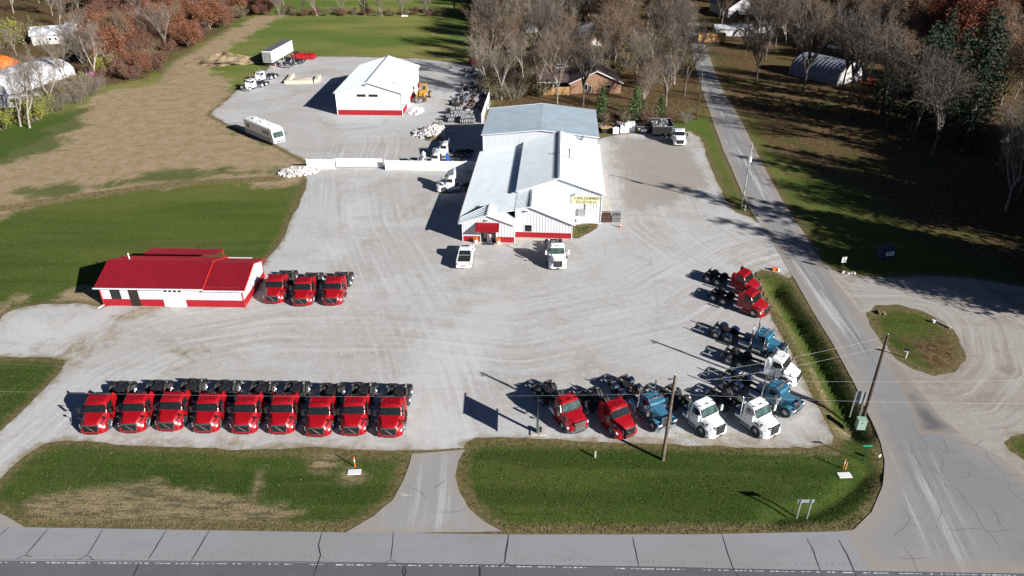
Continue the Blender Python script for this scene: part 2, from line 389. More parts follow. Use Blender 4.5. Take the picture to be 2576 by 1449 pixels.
def gravel_mat(name,a,b,c,fl,light,dark,wid,grass=True):
    t=NT(name)
    col=t.mix(t.ramp(t.noise(.045,6,dist=.6),.42,.58),a,b)
    col=t.mix(t.ramp(t.noise(.09,7,rough=.7,dist=1.0),.53,.66,0,.7),col,tuple(x*y for x,y in zip(c,(1.05,.98,.92))))
    col=t.mix(t.math('MULTIPLY',t.ramp(t.noise(.16,6,stretch=(.6,1.6,1),dist=.8),.52,.68),.55),col,c)
    col=tracks(t,col,fl,light,dark,wid)
    # loose stones and grit
    gr=t.noise(5.5,4,rough=.75); col=t.mix(t.ramp(gr,.30,.72,0,.45),col,tuple(x*.62 for x in b))
    gr2=t.noise(1.3,6,rough=.8); col=t.mix(t.ramp(gr2,.48,.70,0,.42),col,tuple(min(1,x*1.25) for x in a))
    sp=t.noise(.9,8,rough=.9); col=t.mix(t.ramp(sp,.57,.67,0,.65),col,tuple(x*.55 for x in c))
    if grass:
        if name.startswith('pale'):
            st=t.math('ADD',t.at('stain'),t.math('MULTIPLY',t.math('SUBTRACT',t.noise(.22,8,rough=.75,dist=.6),.5),11))
            col=t.mix(t.ramp(st,1.0,-1.0,0,.95),col,t.mix(t.ramp(t.noise(.7,6,rough=.8),.4,.6),(.26,.205,.14),(.40,.35,.285)))
            st=t.math('ADD',t.at('dark'),t.math('MULTIPLY',t.math('SUBTRACT',t.noise(.3,8,rough=.75,stretch=(1.4,.5,1)),.5),14))
            col=t.mix(t.ramp(st,1.5,-2.5,0,.7),col,(.30,.26,.22))
            st=t.math('ADD',t.at('pale'),t.math('MULTIPLY',t.math('SUBTRACT',t.noise(.12,7,rough=.7),.5),16))
            col=t.mix(t.ramp(st,1,-4,0,.38),col,(.64,.645,.65))
        e=t.at('edge'); en=t.math('ADD',e,t.math('MULTIPLY',t.math('SUBTRACT',t.noise(.55,6,rough=.7),.5),3.4))
        col=t.mix(t.ramp(en,.9,-.2,0,.85),col,(.25,.20,.13))
    return t.done(col,.97,gr,.5,.03)
M['gravel']=gravel_mat('pale_limestone_gravel',(.545,.548,.548),(.475,.465,.45),(.39,.355,.32),(0,1,2),(.62,.62,.62),(.39,.36,.325),12)
M['gravel2']=gravel_mat('brownish_gravel',(.42,.395,.37),(.36,.325,.29),(.27,.22,.175),(3,4),(.50,.475,.45),(.27,.23,.195),9)
def asphalt(name,a,b,fl,light,dark,wid,amt,spk=.35,ew=1.3):
    t=NT(name)
    col=t.mix(t.ramp(t.noise(.09,5,dist=.5),.38,.62),a,b)
    col=tracks(t,col,fl,light,dark,wid,amt,.9)
    g=t.noise(6,4,rough=.8); col=t.mix(t.ramp(g,.35,.7,0,spk),col,tuple(x*.7 for x in b))
    if ew>1:
        e=t.at('edge'); en=t.math('ADD',e,t.math('MULTIPLY',t.math('SUBTRACT',t.noise(.7,5),.5),1.6))
        col=t.mix(t.ramp(en,ew,-.1,0,.8),col,(.34,.30,.26))
    else: col=t.mix(t.ramp(t.noise(.35,6,stretch=(.4,1.5,1),rough=.7),.5,.68,0,.35),col,tuple(x*.78 for x in b))
    return t.done(col,.9,g,.25,.02)
M['road']=asphalt('worn_grey_asphalt',(.30,.303,.312),(.26,.26,.268),(3,),(.56,.565,.58),(.19,.19,.195),3.6,.75,.35,2.2)
M['apron']=asphalt('dusty_asphalt',(.37,.37,.38),(.33,.33,.335),(0,),(.47,.475,.48),(.29,.29,.295),6,.9)
M['shoulder']=asphalt('pale_shoulder_paving',(.318,.322,.335),(.295,.298,.308),(),(1,1,1),(0,0,0),1,0,.3,.25)
M['lane']=asphalt('dark_lane_paving',(.155,.162,.178),(.135,.14,.152),(),(1,1,1),(0,0,0),1,0,.4,.05)
M['crack']=plain('crack_sealant',(.035,.035,.04),.7,var=.2)
M['paint']=plain('worn_white_paint',(.60,.60,.60),.7,var=.4,scale=1.5,dirt=(.34,.34,.345))
M['patch']=plain('darker_asphalt_patch',(.13,.13,.14),.9,var=.2,scale=1)
# --- grass ground with worn, dry and leaf-strewn zones
t=NT('grass_and_field')
g1=t.ramp(t.noise(.035,6,dist=.5),.36,.62); g2=t.noise(.5,7,rough=.75)
col=t.mix(g1,(.060,.108,.020),(.098,.135,.028))
col=t.mix(t.ramp(g2,.42,.62,0,.6),col,(.13,.135,.042))
col=t.mix(t.ramp(t.noise(.16,6,rough=.7,dist=.5),.50,.64,0,.6),col,(.10,.108,.036))
col=t.mix(t.ramp(t.noise(1.7,5,rough=.8),.52,.66,0,.55),col,(.030,.055,.012))
mw=t.noise(1.0,4,stretch=(.03,.35,1)); col=t.mix(t.ramp(mw,.44,.58,0,.6),col,(.038,.070,.014))
far=t.at('far'); col=t.mix(far,col,t.mix(t.ramp(t.noise(.03,5,stretch=(.5,1.3,1)),.35,.6),(.30,.29,.095),(.15,.215,.05)))
dn=t.math('SUBTRACT',t.noise(.11,8,rough=.72,dist=.4),.5)
def zone(name,amp): return t.math('ADD',t.at(name),t.math('MULTIPLY',dn,amp))
dry=t.mix(t.ramp(t.noise(.4,7,rough=.75),.40,.62),(.52,.39,.26),(.40,.30,.18))
dry=t.mix(t.ramp(t.noise(.8,7,rough=.75,stretch=(1,1.6,1)),.56,.64,0,.8),dry,(.12,.15,.04))
col=t.mix(t.ramp(zone('dry',22),1.6,-1.6),col,dry)
gb=t.ramp(zone('band',26),1.5,-3,0,.8); col=t.mix(gb,col,(.075,.125,.028))
leaf=t.mix(t.ramp(t.noise(1.2,7,rough=.8),.38,.64),(.075,.045,.028),(.27,.175,.095))
leaf=t.mix(t.ramp(t.noise(.10,5,dist=.6),.5,.66,0,.8),leaf,(.10,.105,.035))
col=t.mix(t.ramp(zone('leaf',26),4,-4),col,leaf)
col=t.mix(t.ramp(zone('strip',2.2),.5,-.4,0,.9),col,t.mix(t.ramp(t.noise(1.6,6,rough=.8),.4,.6),(.14,.115,.05),(.36,.27,.15)))
mud=t.mix(t.ramp(t.noise(1.0,7,stretch=(.3,1.6,1),rough=.8),.42,.56),(.15,.125,.085),(.43,.33,.20))
col=t.mix(t.ramp(zone('mud',6),.7,-.6,0,.92),col,mud)
e=t.math('ADD',t.at('edge'),t.math('MULTIPLY',t.math('SUBTRACT',t.noise(.5,7,rough=.8),.5),2.6))
col=t.mix(t.ramp(e,1.5,.3,0,.9),col,t.mix(t.ramp(t.noise(2,5),.4,.6),(.26,.195,.105),(.16,.13,.06)))
fl=t.noise(3.5,3,rough=.5); col=t.mix(t.ramp(fl,.70,.76,0,.8),col,(.42,.36,.16))
gr=t.noise(4.5,5,rough=.8); col=t.mix(t.ramp(gr,.30,.70,0,.5),col,(.022,.034,.010))
M['grass']=t.done(col,1.0,gr,.7,.08)
# fan-shaped grid: cells stay small near the yard, grow with distance
ys=[14.0]
while ys[-1]<3000: ys.append(ys[-1]*1.0085+.02 if ys[-1]<520 else ys[-1]*1.08)
ys=np.array([-400,-60,0,8]+ys); us=np.concatenate([np.linspace(-9,-1.25,18),np.linspace(-1.22,1.22,380),np.linspace(1.25,9,18)])
U,Y=np.meshgrid(us,ys); X=U*np.maximum(Y*.78+9,40 if False else 20)
Pg=np.stack([X.ravel(),Y.ravel()],1); nu=len(us)
me=bpy.data.meshes.new('ground'); z=height(Pg)-.0
idx=np.arange(len(Pg)).reshape(len(ys),nu)
q=np.stack([idx[:-1,:-1],idx[:-1,1:],idx[1:,1:],idx[1:,:-1]],-1).reshape(-1,4)
me.vertices.add(len(Pg)); me.vertices.foreach_set('co',np.column_stack([Pg,z]).astype(np.float32).ravel())
me.loops.add(q.size); me.loops.foreach_set('vertex_index',q.ravel().astype(np.int32))
me.polygons.add(len(q)); me.polygons.foreach_set('loop_start',np.arange(0,q.size,4,dtype=np.int32)); me.polygons.foreach_set('loop_total',np.full(len(q),4,dtype=np.int32))
me.update(calc_edges=True); me.validate()
hard=np.minimum.reduce([sdf(Pg,A) for A in (LOT,ROAD,TURN,APRON,APRON2)])
hw=segd(Pg,HWY_N,False)[0]; attr(me,'edge',np.clip(np.minimum(hard,hw),0,50))
DRY=[W([(245,235),(380,212),(560,222),(605,232),(530,292),(600,330),(700,372),(765,405),(770,460),(600,462),(450,470),(250,490),(100,515),(0,540),(-300,590),(-300,420),(0,400),(90,350),(170,300)]),
     W([(400,205),(430,160),(500,120),(570,75),(660,35),(720,38),(640,80),(560,130),(520,170),(600,215),(540,228),(440,215)]),
     W([(100,768),(200,720),(265,745),(262,775),(150,772)]),W([(60,745),(-60,800),(-60,830),(20,800)])]
attr(me,'dry',np.minimum.reduce([sdf(Pg,A) for A in DRY]))
attr(me,'band',np.minimum(sdf(Pg,W([(60,492),(60,478),(250,458),(420,432),(640,418),(735,430),(640,445),(420,462),(250,478)])),sdf(Pg,W([(-200,350),(0,325),(150,285),(235,268),(200,330),(80,400),(-200,440)]))))
LEAF=[W([(1190,60),(1200,0),(1190,-60),(2800,-60),(3400,200),(3400,760),(2700,740),(2576,712),(2430,660),(2300,560),(2120,470),(1960,395),(1800,250),(1740,300),(1500,330),(1235,330),(1205,200)]),
      W([(-400,330),(-50,318),(130,228),(250,215),(380,203),(420,155),(500,115),(570,70),(660,20),(700,-60),(-600,-60)])]
attr(me,'leaf',np.minimum.reduce([sdf(Pg,A) for A in LEAF]))
attr(me,'far',np.clip((Pg[:,1]-62)/120,0,1)*1.0)
ST=np.minimum(segd(Pg+np.array([1.3,-.3]),DITCH,False)[0]-.35, segd(Pg+np.array([-2.0,.5]),DITCH,False)[0]-.15)
E2=segd(Pg,HWY_N,False)[0]-.9
attr(me,'strip',np.minimum(ST,np.minimum(E2,segd(Pg,W([(0,525),(250,488),(450,462),(700,448)]),False)[0]-1.3)))
MUD=[W([(50,1262),(130,1240),(250,1225),(400,1218),(520,1235),(640,1262),(760,1288),(700,1308),(500,1318),(250,1322),(90,1315)]),W([(780,1140),(850,1128),(850,1150),(815,1185),(790,1175)]),W([(870,1190),(905,1180),(925,1195),(905,1215),(870,1210)]),W([(648,1185),(660,1185),(636,1285),(622,1285)]),W([(2060,1060),(2150,1068),(2140,1100),(2105,1098)]),W([(1910,1118),(2090,1118),(2095,1130),(1930,1134)])]
attr(me,'mud',np.minimum.reduce([sdf(Pg,A) for A in MUD]))
me.materials.append(M['grass']); go=bpy.data.objects.new('ground',me); C.objects.link(go); tag(go,kind='structure')
sheet('gravel_lot',LOT,.03,M['gravel'],.45,.16,1.6,3)
me_=bpy.data.objects['gravel_lot'].data; n_=len(me_.vertices); co=np.empty(n_*3); me_.vertices.foreach_get('co',co); co=co.reshape(-1,3)[:,:2]
def lp(L,w): return segd(co,W(L),False)[0]-w
attr(me_,'stain',np.minimum.reduce([lp([(385,774),(330,800),(275,828),(225,868),(175,903)],1.1),lp([(110,868),(180,868)],.5),lp([(400,868),(500,890)],.8),lp([(60,1150),(200,1102),(330,1108),(500,1116),(800,1120),(940,1130),(1037,1138)],.3),lp([(300,1000),(430,940),(600,900)],-.6),lp([(1450,1105),(1700,1108),(1900,1112),(2060,1108)],.2),lp([(740,420),(700,380)],.1),lp([(1020,1075),(1030,1120)],-.2)]))
attr(me_,'dark',np.minimum.reduce([sdf(co,W([(1530,345),(1740,345),(1800,470),(1700,520),(1550,540)])),lp([(1560,560),(1640,680),(1720,760)],-.5),lp([(1450,800),(1600,840),(1700,780)],-.8),lp([(700,300),(950,300),(1100,330)],-.8),lp([(350,880),(600,850),(900,860)],-1.0)]))
attr(me_,'pale',np.minimum.reduce([sdf(co,W([(0,800),(250,775),(250,850),(120,890),(0,895)])),lp([(1110,1120),(1120,1000),(1130,900),(1250,760)],4.5),lp([(200,1110),(600,1115),(1000,1110)],.5),lp([(900,430),(880,560),(830,640)],2.5),lp([(-100,1260),(60,1100),(200,960)],1)]))
sheet('gravel_turnaround',TURN,.026,M['gravel2'],.45,.22,2.0,4)
sheet('side_road',ROAD,.0475,M['road'],.5,.05,1.2,5)
sheet('driveway',APRON,.040,M['apron'],.4,.05,1.0,6)
sheet('driveway_entrance',APRON2,.040,M['apron'],.4,.05,1.5,6)
sheet('grass_island',ISL,.034,M['grass'],.3,.16,.8,8)
sheet('grass_patch',NOOK,.036,M['grass'],.25,.08,.6,9)
for nm in ('grass_island','grass_patch'):
    me2=bpy.data.objects[nm].data; n=len(me2.vertices); co=np.empty(n*3); me2.vertices.foreach_get('co',co); co=co.reshape(-1,3)[:,:2]
    for a in ('dry','mud','band'): attr(me2,a,np.full(n,30.))
    attr(me2,'strip',np.full(n,9.)); attr(me2,'far',np.zeros(n)); attr(me2,'leaf',(np.hypot(co[:,0]-G(2400,900)[0],co[:,1]-G(2400,900)[1])-4)*2.2 if nm=='grass_island' else np.full(n,4.0))
SH=np.vstack([HWY_N,HWY_M[::-1]]); sheet('road_shoulder',SH,.044,M['shoulder'],2,0,4,10)
LANE=np.vstack([HWY_M,HWY_M[::-1]-np.array([0,9.0])]); sheet('highway',LANE,.044,M['lane'],2,0,4,11)
# far shoulder of the highway, below the frame
FS=np.vstack([HWY_M-np.array([0,9.0]),HWY_M[::-1]-np.array([0,12.0])]); sheet('far_shoulder',FS,.044,M['shoulder'],2,0,4,12)
def strip(mb,pts,w,z,taper=True,wob=0,seed=0):
    r=random.Random(seed); P=[]
    for i in range(len(pts)-1):
        a,b=Vector(pts[i]),Vector(pts[i+1]); k=max(1,int((b-a).length/.35)) if wob else 1
        P+=[a.lerp(b,j/k) for j in range(k)]
    P.append(Vector(pts[-1]))
    P=[p+Vector((r.uniform(-wob,wob),r.uniform(-wob,wob))) for p in P]
    L=[];Rr=[]
    for i,p in enumerate(P):
        d=(P[min(i+1,len(P)-1)]-P[max(0,i-1)]).normalized(); n=Vector((-d.y,d.x))
        f=(.35+.65*math.sin(PI*(i+.3)/(len(P)))) if taper else 1
        L.append(p+n*w*f/2); Rr.append(p-n*w*f/2)
    for i in range(len(P)-1):
        mb.poly([(L[i].x,L[i].y,z),(Rr[i].x,Rr[i].y,z),(Rr[i+1].x,Rr[i+1].y,z),(L[i+1].x,L[i+1].y,z)])
cr=MB(); cr.mat(M['crack']); c2=MB(); M['crack2']=plain('weathered_crack',(.10,.095,.09),.9,var=.4,scale=1); c2.mat(M['crack2'])
SC=lambda L:[S(*p) for p in L]
for i,(w,L) in enumerate([(.09,[(190,2066),(100,2170),(125,2178)]),(.05,[(100,2170),(65,2185)]),(.08,[(402,2071),(342,2170)]),(.07,[(342,2170),(310,2187)]),(.07,[(342,2170),(368,2190)]),(.09,[(648,2076),(580,2187)]),(.10,[(818,2075),(748,2192)]),(.10,[(1258,2079),(1245,2130),(1253,2170),(1245,2195),(1225,2252)]),(.07,[(1538,2078),(1527,2190),(1505,2200)]),(.06,[(1527,2190),(1550,2200)]),(.13,[(1987,2088),(1970,2200)]),(.07,[(1970,2200),(1950,2208)]),(.07,[(1970,2200),(1988,2208)]),(.09,[(2470,2098),(2480,2140),(2495,2213)]),(.09,[(2818,2083),(2845,2170),(2865,2225),(2885,2255)]),(.09,[(3150,2103),(3175,2150),(3203,2230)]),(.11,[(3275,2110),(3310,2170),(3335,2230),(3345,2255)]),(.09,[(545,2200),(530,2230),(520,2255)]),(.10,[(1580,2210),(1573,2235),(1580,2255)]),(.09,[(1582,2212),(1586,2235),(1580,2255)]),(.16,[(1872,2212),(1875,2255)]),(.06,[(35,2062),(0,2092)]),
     (.05,[(0,2186),(300,2188),(748,2194),(1200,2196),(1550,2202),(1990,2210),(2500,2215),(3000,2227),(3500,2238),(4000,2244)])]):
    strip(cr,SC(L),w,.0515,wob=.018,seed=i)
N3=lambda L:[S(3000+x/2.569,1686+y/2.569) for x,y in L]
for i,L in enumerate([[(1400,-60),(1500,0),(1590,130),(1600,180),(1430,195),(1290,150)],[(1600,130),(1700,160),(1800,210),(1900,205)],[(1740,50),(1770,120),(1800,210)],[(1430,195),(1530,335),(1640,380),(1740,435),(1730,370),(1760,320),(1720,240),(1660,190)],[(1760,320),(1880,328),(2000,318),(2150,380),(2290,395)],[(1740,435),(1780,540),(1850,610)],[(1750,550),(1800,540),(1870,545),(1960,660),(2080,820),(2160,960),(2200,1020),(2260,1060),(2330,1200)],[(1550,950),(1600,970),(1750,975),(1880,995),(2100,975),(2250,1010),(2400,990),(2569,1000)],[(1320,770),(1380,800),(1430,860),(1400,920),(1340,980),(1270,1050)],[(1430,860),(1550,880)],[(1400,920),(1500,960)],[(1500,390),(1600,500),(1630,570),(1660,660)],[(1740,760),(1740,830),(1710,890),(1750,970)],[(2290,395),(2430,440),(2569,440)],[(2200,210),(2200,260),(2290,340),(2390,430)],[(2370,480),(2420,520),(2560,540)],[(2410,530),(2440,600),(2569,720)],[(1360,1140),(1380,1200),(1440,1270),(1480,1360),(1510,1420)],[(1250,1265),(1350,1280),(1600,1270)],[(1800,75),(1950,120),(2080,150),(2150,90)],[(2180,700),(2280,820),(2330,940),(2420,1010)],[(1870,480),(2000,465),(2020,450),(2020,400)]]):
    strip(c2,N3(L),.034,.0515,wob=.05,seed=50+i)
for i,L in enumerate([[(1575,1895),(1640,1920),(1665,1945)],[(1700,1905),(1735,1880)],[(1820,1990),(1780,2003),(1700,2002)]]): strip(c2,SC(L),.035,.0515,wob=.03,seed=90+i)
strip(c2,SC([(3210,1130),(3330,1290),(3430,1440)]),.05,.0515,wob=.04,seed=99)
c2.build('road_cracks'); tag(bpy.data.objects['road_cracks'],kind='structure')
cr.build('crack_sealing'); tag(bpy.data.objects['crack_sealing'],kind='structure')
pl=MB(); pl.mat(M['paint']); r=random.Random(4)
for a in range(0,200):
    x0=a*13.0; 
    if r.random()<.78:
        y=lambda x: np.interp(x,[0,640,1288,1930,2576],[1415,1419,1425,1437,1448])
        x1=x0+r.uniform(5,13); w=2.2*r.uniform(.5,1)
        pl.poly([(*G(x0,y(x0)+w),.0486),(*G(x1,y(x1)+w),.0486),(*G(x1,y(x1)-w*.2),.0486),(*G(x0,y(x0)-w*.2),.0486)])
pl.build('edge_line'); tag(bpy.data.objects['edge_line'],kind='structure')
rb=MB(); rb.mat(M['lane'])
for x in list(range(0,845,15))+list(range(1295,2190,15)):
    y=np.interp(x,[0,640,1288,1930,2576],[1397,1401,1407,1419,1430]); a=G(x,y-4); b=G(x+5,y+4)
    rb.poly([(a[0],a[1],.0484),(a[0]+.13,a[1],.0484),(b[0]+.13,b[1],.0484),(b[0],b[1],.0484)])
M['rumble']=plain('rumble_groove',(.27,.26,.255),.95,var=.2); rb.mats=[M['rumble']]
rb.build('rumble_strip'); tag(bpy.data.objects['rumble_strip'],kind='structure')

# --- real tufts, leaves and loose stones over the sheets (uncountable ground cover)
def cover(name,label,cat,polys,dens,size,h,mat,seed,outside=(),zb=.0,kindc='tuft',clump=0):
    r=np.random.default_rng(seed); P=[]
    for A in polys:
        mn,mx=A.min(0),A.max(0); n=int((mx-mn).prod()*dens); Q=r.uniform(mn,mx,(n,2)); Q=Q[inside(Q,A)]; P.append(Q)
    P=np.vstack(P)
    for A in outside: P=P[~inside(P,A)]
    if clump:
        v=np.sin(P[:,0]*.9+2*np.sin(P[:,1]*.5))*np.sin(P[:,1]*1.1+1.7*np.sin(P[:,0]*.43)); P=P[r.uniform(-1,1,len(P))*1.1<v+(1-clump)]
    n=len(P); z=height(P)+zb; a=r.uniform(0,2*np.pi,n); s=size*r.uniform(.5,1.4,n); hh=h*r.uniform(.4,1.3,n)
    c,d=np.cos(a)*s,np.sin(a)*s; lx,ly=r.normal(0,.5,n)*hh,r.normal(0,.5,n)*hh; V=[];k=0
    B=np.column_stack([P,z])
    if kindc=='tuft':
        v0=B+np.column_stack([c,d,z*0]); v1=B-np.column_stack([c,d,z*0]); v2=B+np.column_stack([lx,ly,hh]); v3=B+np.column_stack([-d,c,z*0])*.8; 
        V=np.stack([v0,v1,v2,v3],1).reshape(-1,3); F=np.array([[0,1,2],[3,1,2]])
    elif kindc=='leaf':
        v0=B+np.column_stack([c,d,z*0+.01]); v1=B+np.column_stack([-d,c,z*0+.01+hh]); v2=B-np.column_stack([c,d,z*0-.01]); v3=B+np.column_stack([d,-c,z*0+.01+hh*.5]); V=np.stack([v0,v1,v2,v3],1).reshape(-1,3); F=np.array([[0,1,2],[0,2,3]])
    else:
        v=[B+np.column_stack([c*x-d*y,d*x+c*y,z*0+.0]) for x,y in ((1,0),(-.4,.8),(-.5,-.8))]+[B+np.column_stack([c*.1,d*.1,hh])]; V=np.stack(v,1).reshape(-1,3); F=np.array([[0,1,3],[1,2,3],[2,0,3]])
    m=len(F); Fa=(F[None]+np.arange(n)[:,None,None]*4).reshape(-1,3)
    me=bpy.data.meshes.new(name); me.vertices.add(len(V)); me.vertices.foreach_set('co',V.astype(np.float32).ravel()); me.loops.add(Fa.size); me.loops.foreach_set('vertex_index',Fa.ravel().astype(np.int32)); me.polygons.add(len(Fa)); me.polygons.foreach_set('loop_start',np.arange(0,Fa.size,3,dtype=np.int32)); me.polygons.foreach_set('loop_total',np.full(len(Fa),3,dtype=np.int32)); me.update(calc_edges=True); me.materials.append(mat)
    o=bpy.data.objects.new(name,me); C.objects.link(o); return tag(o,label,cat,kind='stuff')
V1=W([(20,1185),(70,1140),(180,1108),(330,1116),(520,1124),(800,1130),(1033,1145),(1030,1170),(1010,1212),(985,1258),(930,1300),(865,1330),(420,1330),(40,1322),(-60,1270)])
V2=W([(1172,1120),(1250,1108),(1700,1120),(2095,1124),(2110,1090),(2160,1060),(2190,1070),(2212,1112),(2222,1160),(2215,1230),(2190,1290),(2140,1332),(1750,1340),(1280,1335),(1225,1308),(1165,1240),(1152,1200)])
V3=W([(1915,682),(1950,690),(1985,705),(2045,795),(2095,872),(2145,965),(2190,1062),(2110,1085),(2045,990),(1985,875),(1925,755)])
V4=W([(-300,560),(0,530),(450,470),(765,462),(745,505),(725,560),(690,635),(660,650),(240,740),(100,765),(0,805),(-300,805)])
V5=W([(-250,900),(165,900),(160,932),(60,1038),(0,1088),(-200,1190)])
RL=W([(1900,400),(1980,440),(2200,480),(2576,560),(2700,760),(2450,697),(2200,697),(2110,685),(2035,600),(1970,500)])
M['tuft']=leafmat('grass_blades',(.040,.078,.014),(.095,.125,.030),.15)
M['tuft_dry']=leafmat('dry_grass_blades',(.15,.14,.05),(.25,.20,.10),.15)
M['litter']=leafmat('fallen_leaves',(.13,.075,.035),(.36,.24,.12),.1)
M['grit']=leafmat('loose_stones',(.26,.24,.22),(.66,.64,.62),0)
cover('mown_grass','short mown grass of the roadside verges','grass',[V1,V2,V3,V5],30,.05,.07,M['tuft'],1,clump=.7,outside=MUD[:1]+MUD[1:4])
cover('dry_grass','dry straw-coloured grass mixed into the verges','grass',[V1,V2,V3,V5],4,.045,.06,M['tuft_dry'],2,clump=.4)
cover('lawn_grass','mown grass of the lawn left of the lot','grass',[V4],9,.08,.08,M['tuft'],3,clump=.7)
cover('leaf_litter','fallen brown leaves on the island and the right lawn','leaves',[ISL],16,.05,.02,M['litter'],4,zb=.036,kindc='leaf',clump=.6)
cover('leaf_litter','fallen brown leaves over the shaded lawn right of the side road','leaves',[RL],7,.07,.03,M['litter'],5,kindc='leaf',clump=.6)
cover('loose_gravel','loose stones lying on the gravel lot','gravel',[LOT],2.6,.045,.035,M['grit'],6,zb=.028,kindc='stone',clump=.5,outside=())

cover('dry_grass','torn straw-coloured grass and clods on the rutted part of the left verge','grass',[MUD[0]],30,.06,.07,M['tuft_dry'],8,clump=.6)
E2P=np.vstack([HWY_N[1:8]+np.array([0,.1]),(HWY_N[1:8]+np.array([0,1.1]))[::-1]]); cover('dry_grass','band of straw-coloured grass along the edge of the highway','grass',[E2P],22,.06,.08,M['tuft_dry'],9,outside=[APRON,APRON2,ROAD])
# ---------------------------------------------------------------- buildings
M['patch2']=asphalt('newer_asphalt',(.165,.168,.178),(.145,.146,.152),(3,),(.23,.235,.25),(.12,.12,.125),3.0,.5)
sheet('asphalt_patch',W([(2232,903),(2258,918),(2300,970),(2360,1045),(2418,1092),(2310,1094),(2285,1020),(2255,950)]),.0497,M['patch2'],.6,.04,1.0,15)
_dg=None
def text_mesh(txt,size,mat,name,parent,loc,rot,depth=.01,sx=1.0):
    cu=bpy.data.curves.new(name,'FONT'); cu.body=txt; cu.size=size; cu.extrude=depth; cu.align_x='CENTER'; cu.align_y='CENTER'; cu.offset=size*.012
    o=bpy.data.objects.new(name,cu); C.objects.link(o)
    dg=bpy.context.evaluated_depsgraph_get(); me=bpy.data.meshes.new_from_object(o.evaluated_get(dg)); bpy.data.objects.remove(o)
    me.materials.clear(); me.materials.append(mat)
    o=bpy.data.objects.new(name,me); C.objects.link(o); o.location=loc; o.rotation_euler=rot; o.scale=(sx,1,1)
    if parent: o.parent=parent
    return o
def wall(mb,a,b,z0,top,rib=.42,rw=.05,rd=.04,mat=None,skip=()):
    "vertical wall from a to b (plan), z0 to top(t) with standing ribs; normal on the right hand side of a->b"
    a=Vector(a);b=Vector(b);L=(b-a).length;d=(b-a)/L;n=Vector((d.y,-d.x))
    f=top if callable(top) else (lambda t:top); g=z0 if callable(z0) else (lambda t:z0)
    ts=sorted({0,1,*[t for t in getattr(f,'k',())]})
    if mat: mb.mat(mat)
    for t0,t1 in zip(ts[:-1],ts[1:]):
        p=a+d*L*t0;q=a+d*L*t1
        mb.poly([(p.x,p.y,g(t0)),(q.x,q.y,g(t1)),(q.x,q.y,f(t1)),(p.x,p.y,f(t0))])
    k=int(L/rib)
    for i in range(k):
        t=(i+.5)*rib/L
        if t>.995: continue
        x=t*L
        if any(s[0]<x<s[1] for s in skip): 
            segs=[]
            for s in skip:
                if s[0]<x<s[1]:
                    if s[2]>g(t)+.05: segs.append((g(t),s[2]))
                    if s[3]<f(t)-.05: segs.append((s[3],f(t)))
        else: segs=[(g(t),f(t))]
        c=a+d*x
        for lo,hi in segs:
            p=c-d*rw/2;q=c+d*rw/2;p2=p+n*rd;q2=q+n*rd
            mb.poly([(p.x,p.y,lo),(p2.x,p2.y,lo),(p2.x,p2.y,hi-.02),(p.x,p.y,hi-.02)])
            mb.poly([(p2.x,p2.y,lo),(q2.x,q2.y,lo),(q2.x,q2.y,hi-.02),(p2.x,p2.y,hi-.02)])
            mb.poly([(q2.x,q2.y,lo),(q.x,q.y,lo),(q.x,q.y,hi-.02),(q2.x,q2.y,hi-.02)])
def gab(*pts):
    "piecewise linear top edge: (t,z) pairs"
    f=lambda t:float(np.interp(t,[p[0] for p in pts],[p[1] for p in pts])); f.k=[p[0] for p in pts]; return f
def roof(mb,p00,p10,p11,p01,rib=.45,th=.09,rw=.07,rd=.07,mat=None):
    "roof plane; p00-p10 is the eave, p01-p11 the ridge; ribs run from eave to ridge"
    if mat: mb.mat(mat)
    P=[Vector(p) for p in (p00,p10,p11,p01)]; n=(P[1]-P[0]).cross(P[3]-P[0]).normalized()
    if n.z<0: n=-n
    lo=[p-Vector((0,0,th)) for p in P]
    mb.poly(P)
    for i in range(4): j=(i+1)%4; mb.poly([lo[i],lo[j],P[j],P[i]])
    mb.poly(lo[::-1])
    L=(P[1]-P[0]).length; k=int(L/rib)
    for i in range(k+1):
        t=min(1,max(0,(i+.5)*rib/L)); a=P[0].lerp(P[1],t); b=P[3].lerp(P[2],t); d=(P[1]-P[0]).normalized()*rw/2
        a0,a1,b0,b1=a-d,a+d,b-d,b+d; A0,A1,B0,B1=[v+n*rd for v in (a0,a1,b0,b1)]
        mb.poly([a0,A0,B0,b0]); mb.poly([A0,A1,B1,B0]); mb.poly([A1,a1,b1,B1])
def gable_shell(mb,u0,u1,v0,v1,ez,rz,ur=None,band=0,bm=None,wm=None,ezr=None,skipf=(),sides=('f','b','l','r')):
    ur=(u0+u1)/2 if ur is None else ur; ezr=ez if ezr is None else ezr; tr=(ur-u0)/(u1-u0)
    top=gab((0,ez),(tr,rz),(1,ezr))
    def seg(a,b,f,skip=()):
        if band:
            wall(mb,a,b,0,band,mat=bm,skip=skip); wall(mb,a,b,band,f,mat=wm,skip=skip)
        else: wall(mb,a,b,0,f,mat=wm,skip=skip)
    if 'f' in sides: seg((u0,v0),(u1,v0),top,skipf)
    if 'r' in sides: seg((u1,v0),(u1,v1),ezr)
    if 'b' in sides: seg((u1,v1),(u0,v1),gab((0,ezr),(1-tr,rz),(1,ez)))
    if 'l' in sides: seg((u0,v1),(u0,v0),ez)
ws,wr,rs,tr_=M['white_siding'],M['white_roof'],M['red_siding'],M['trim']

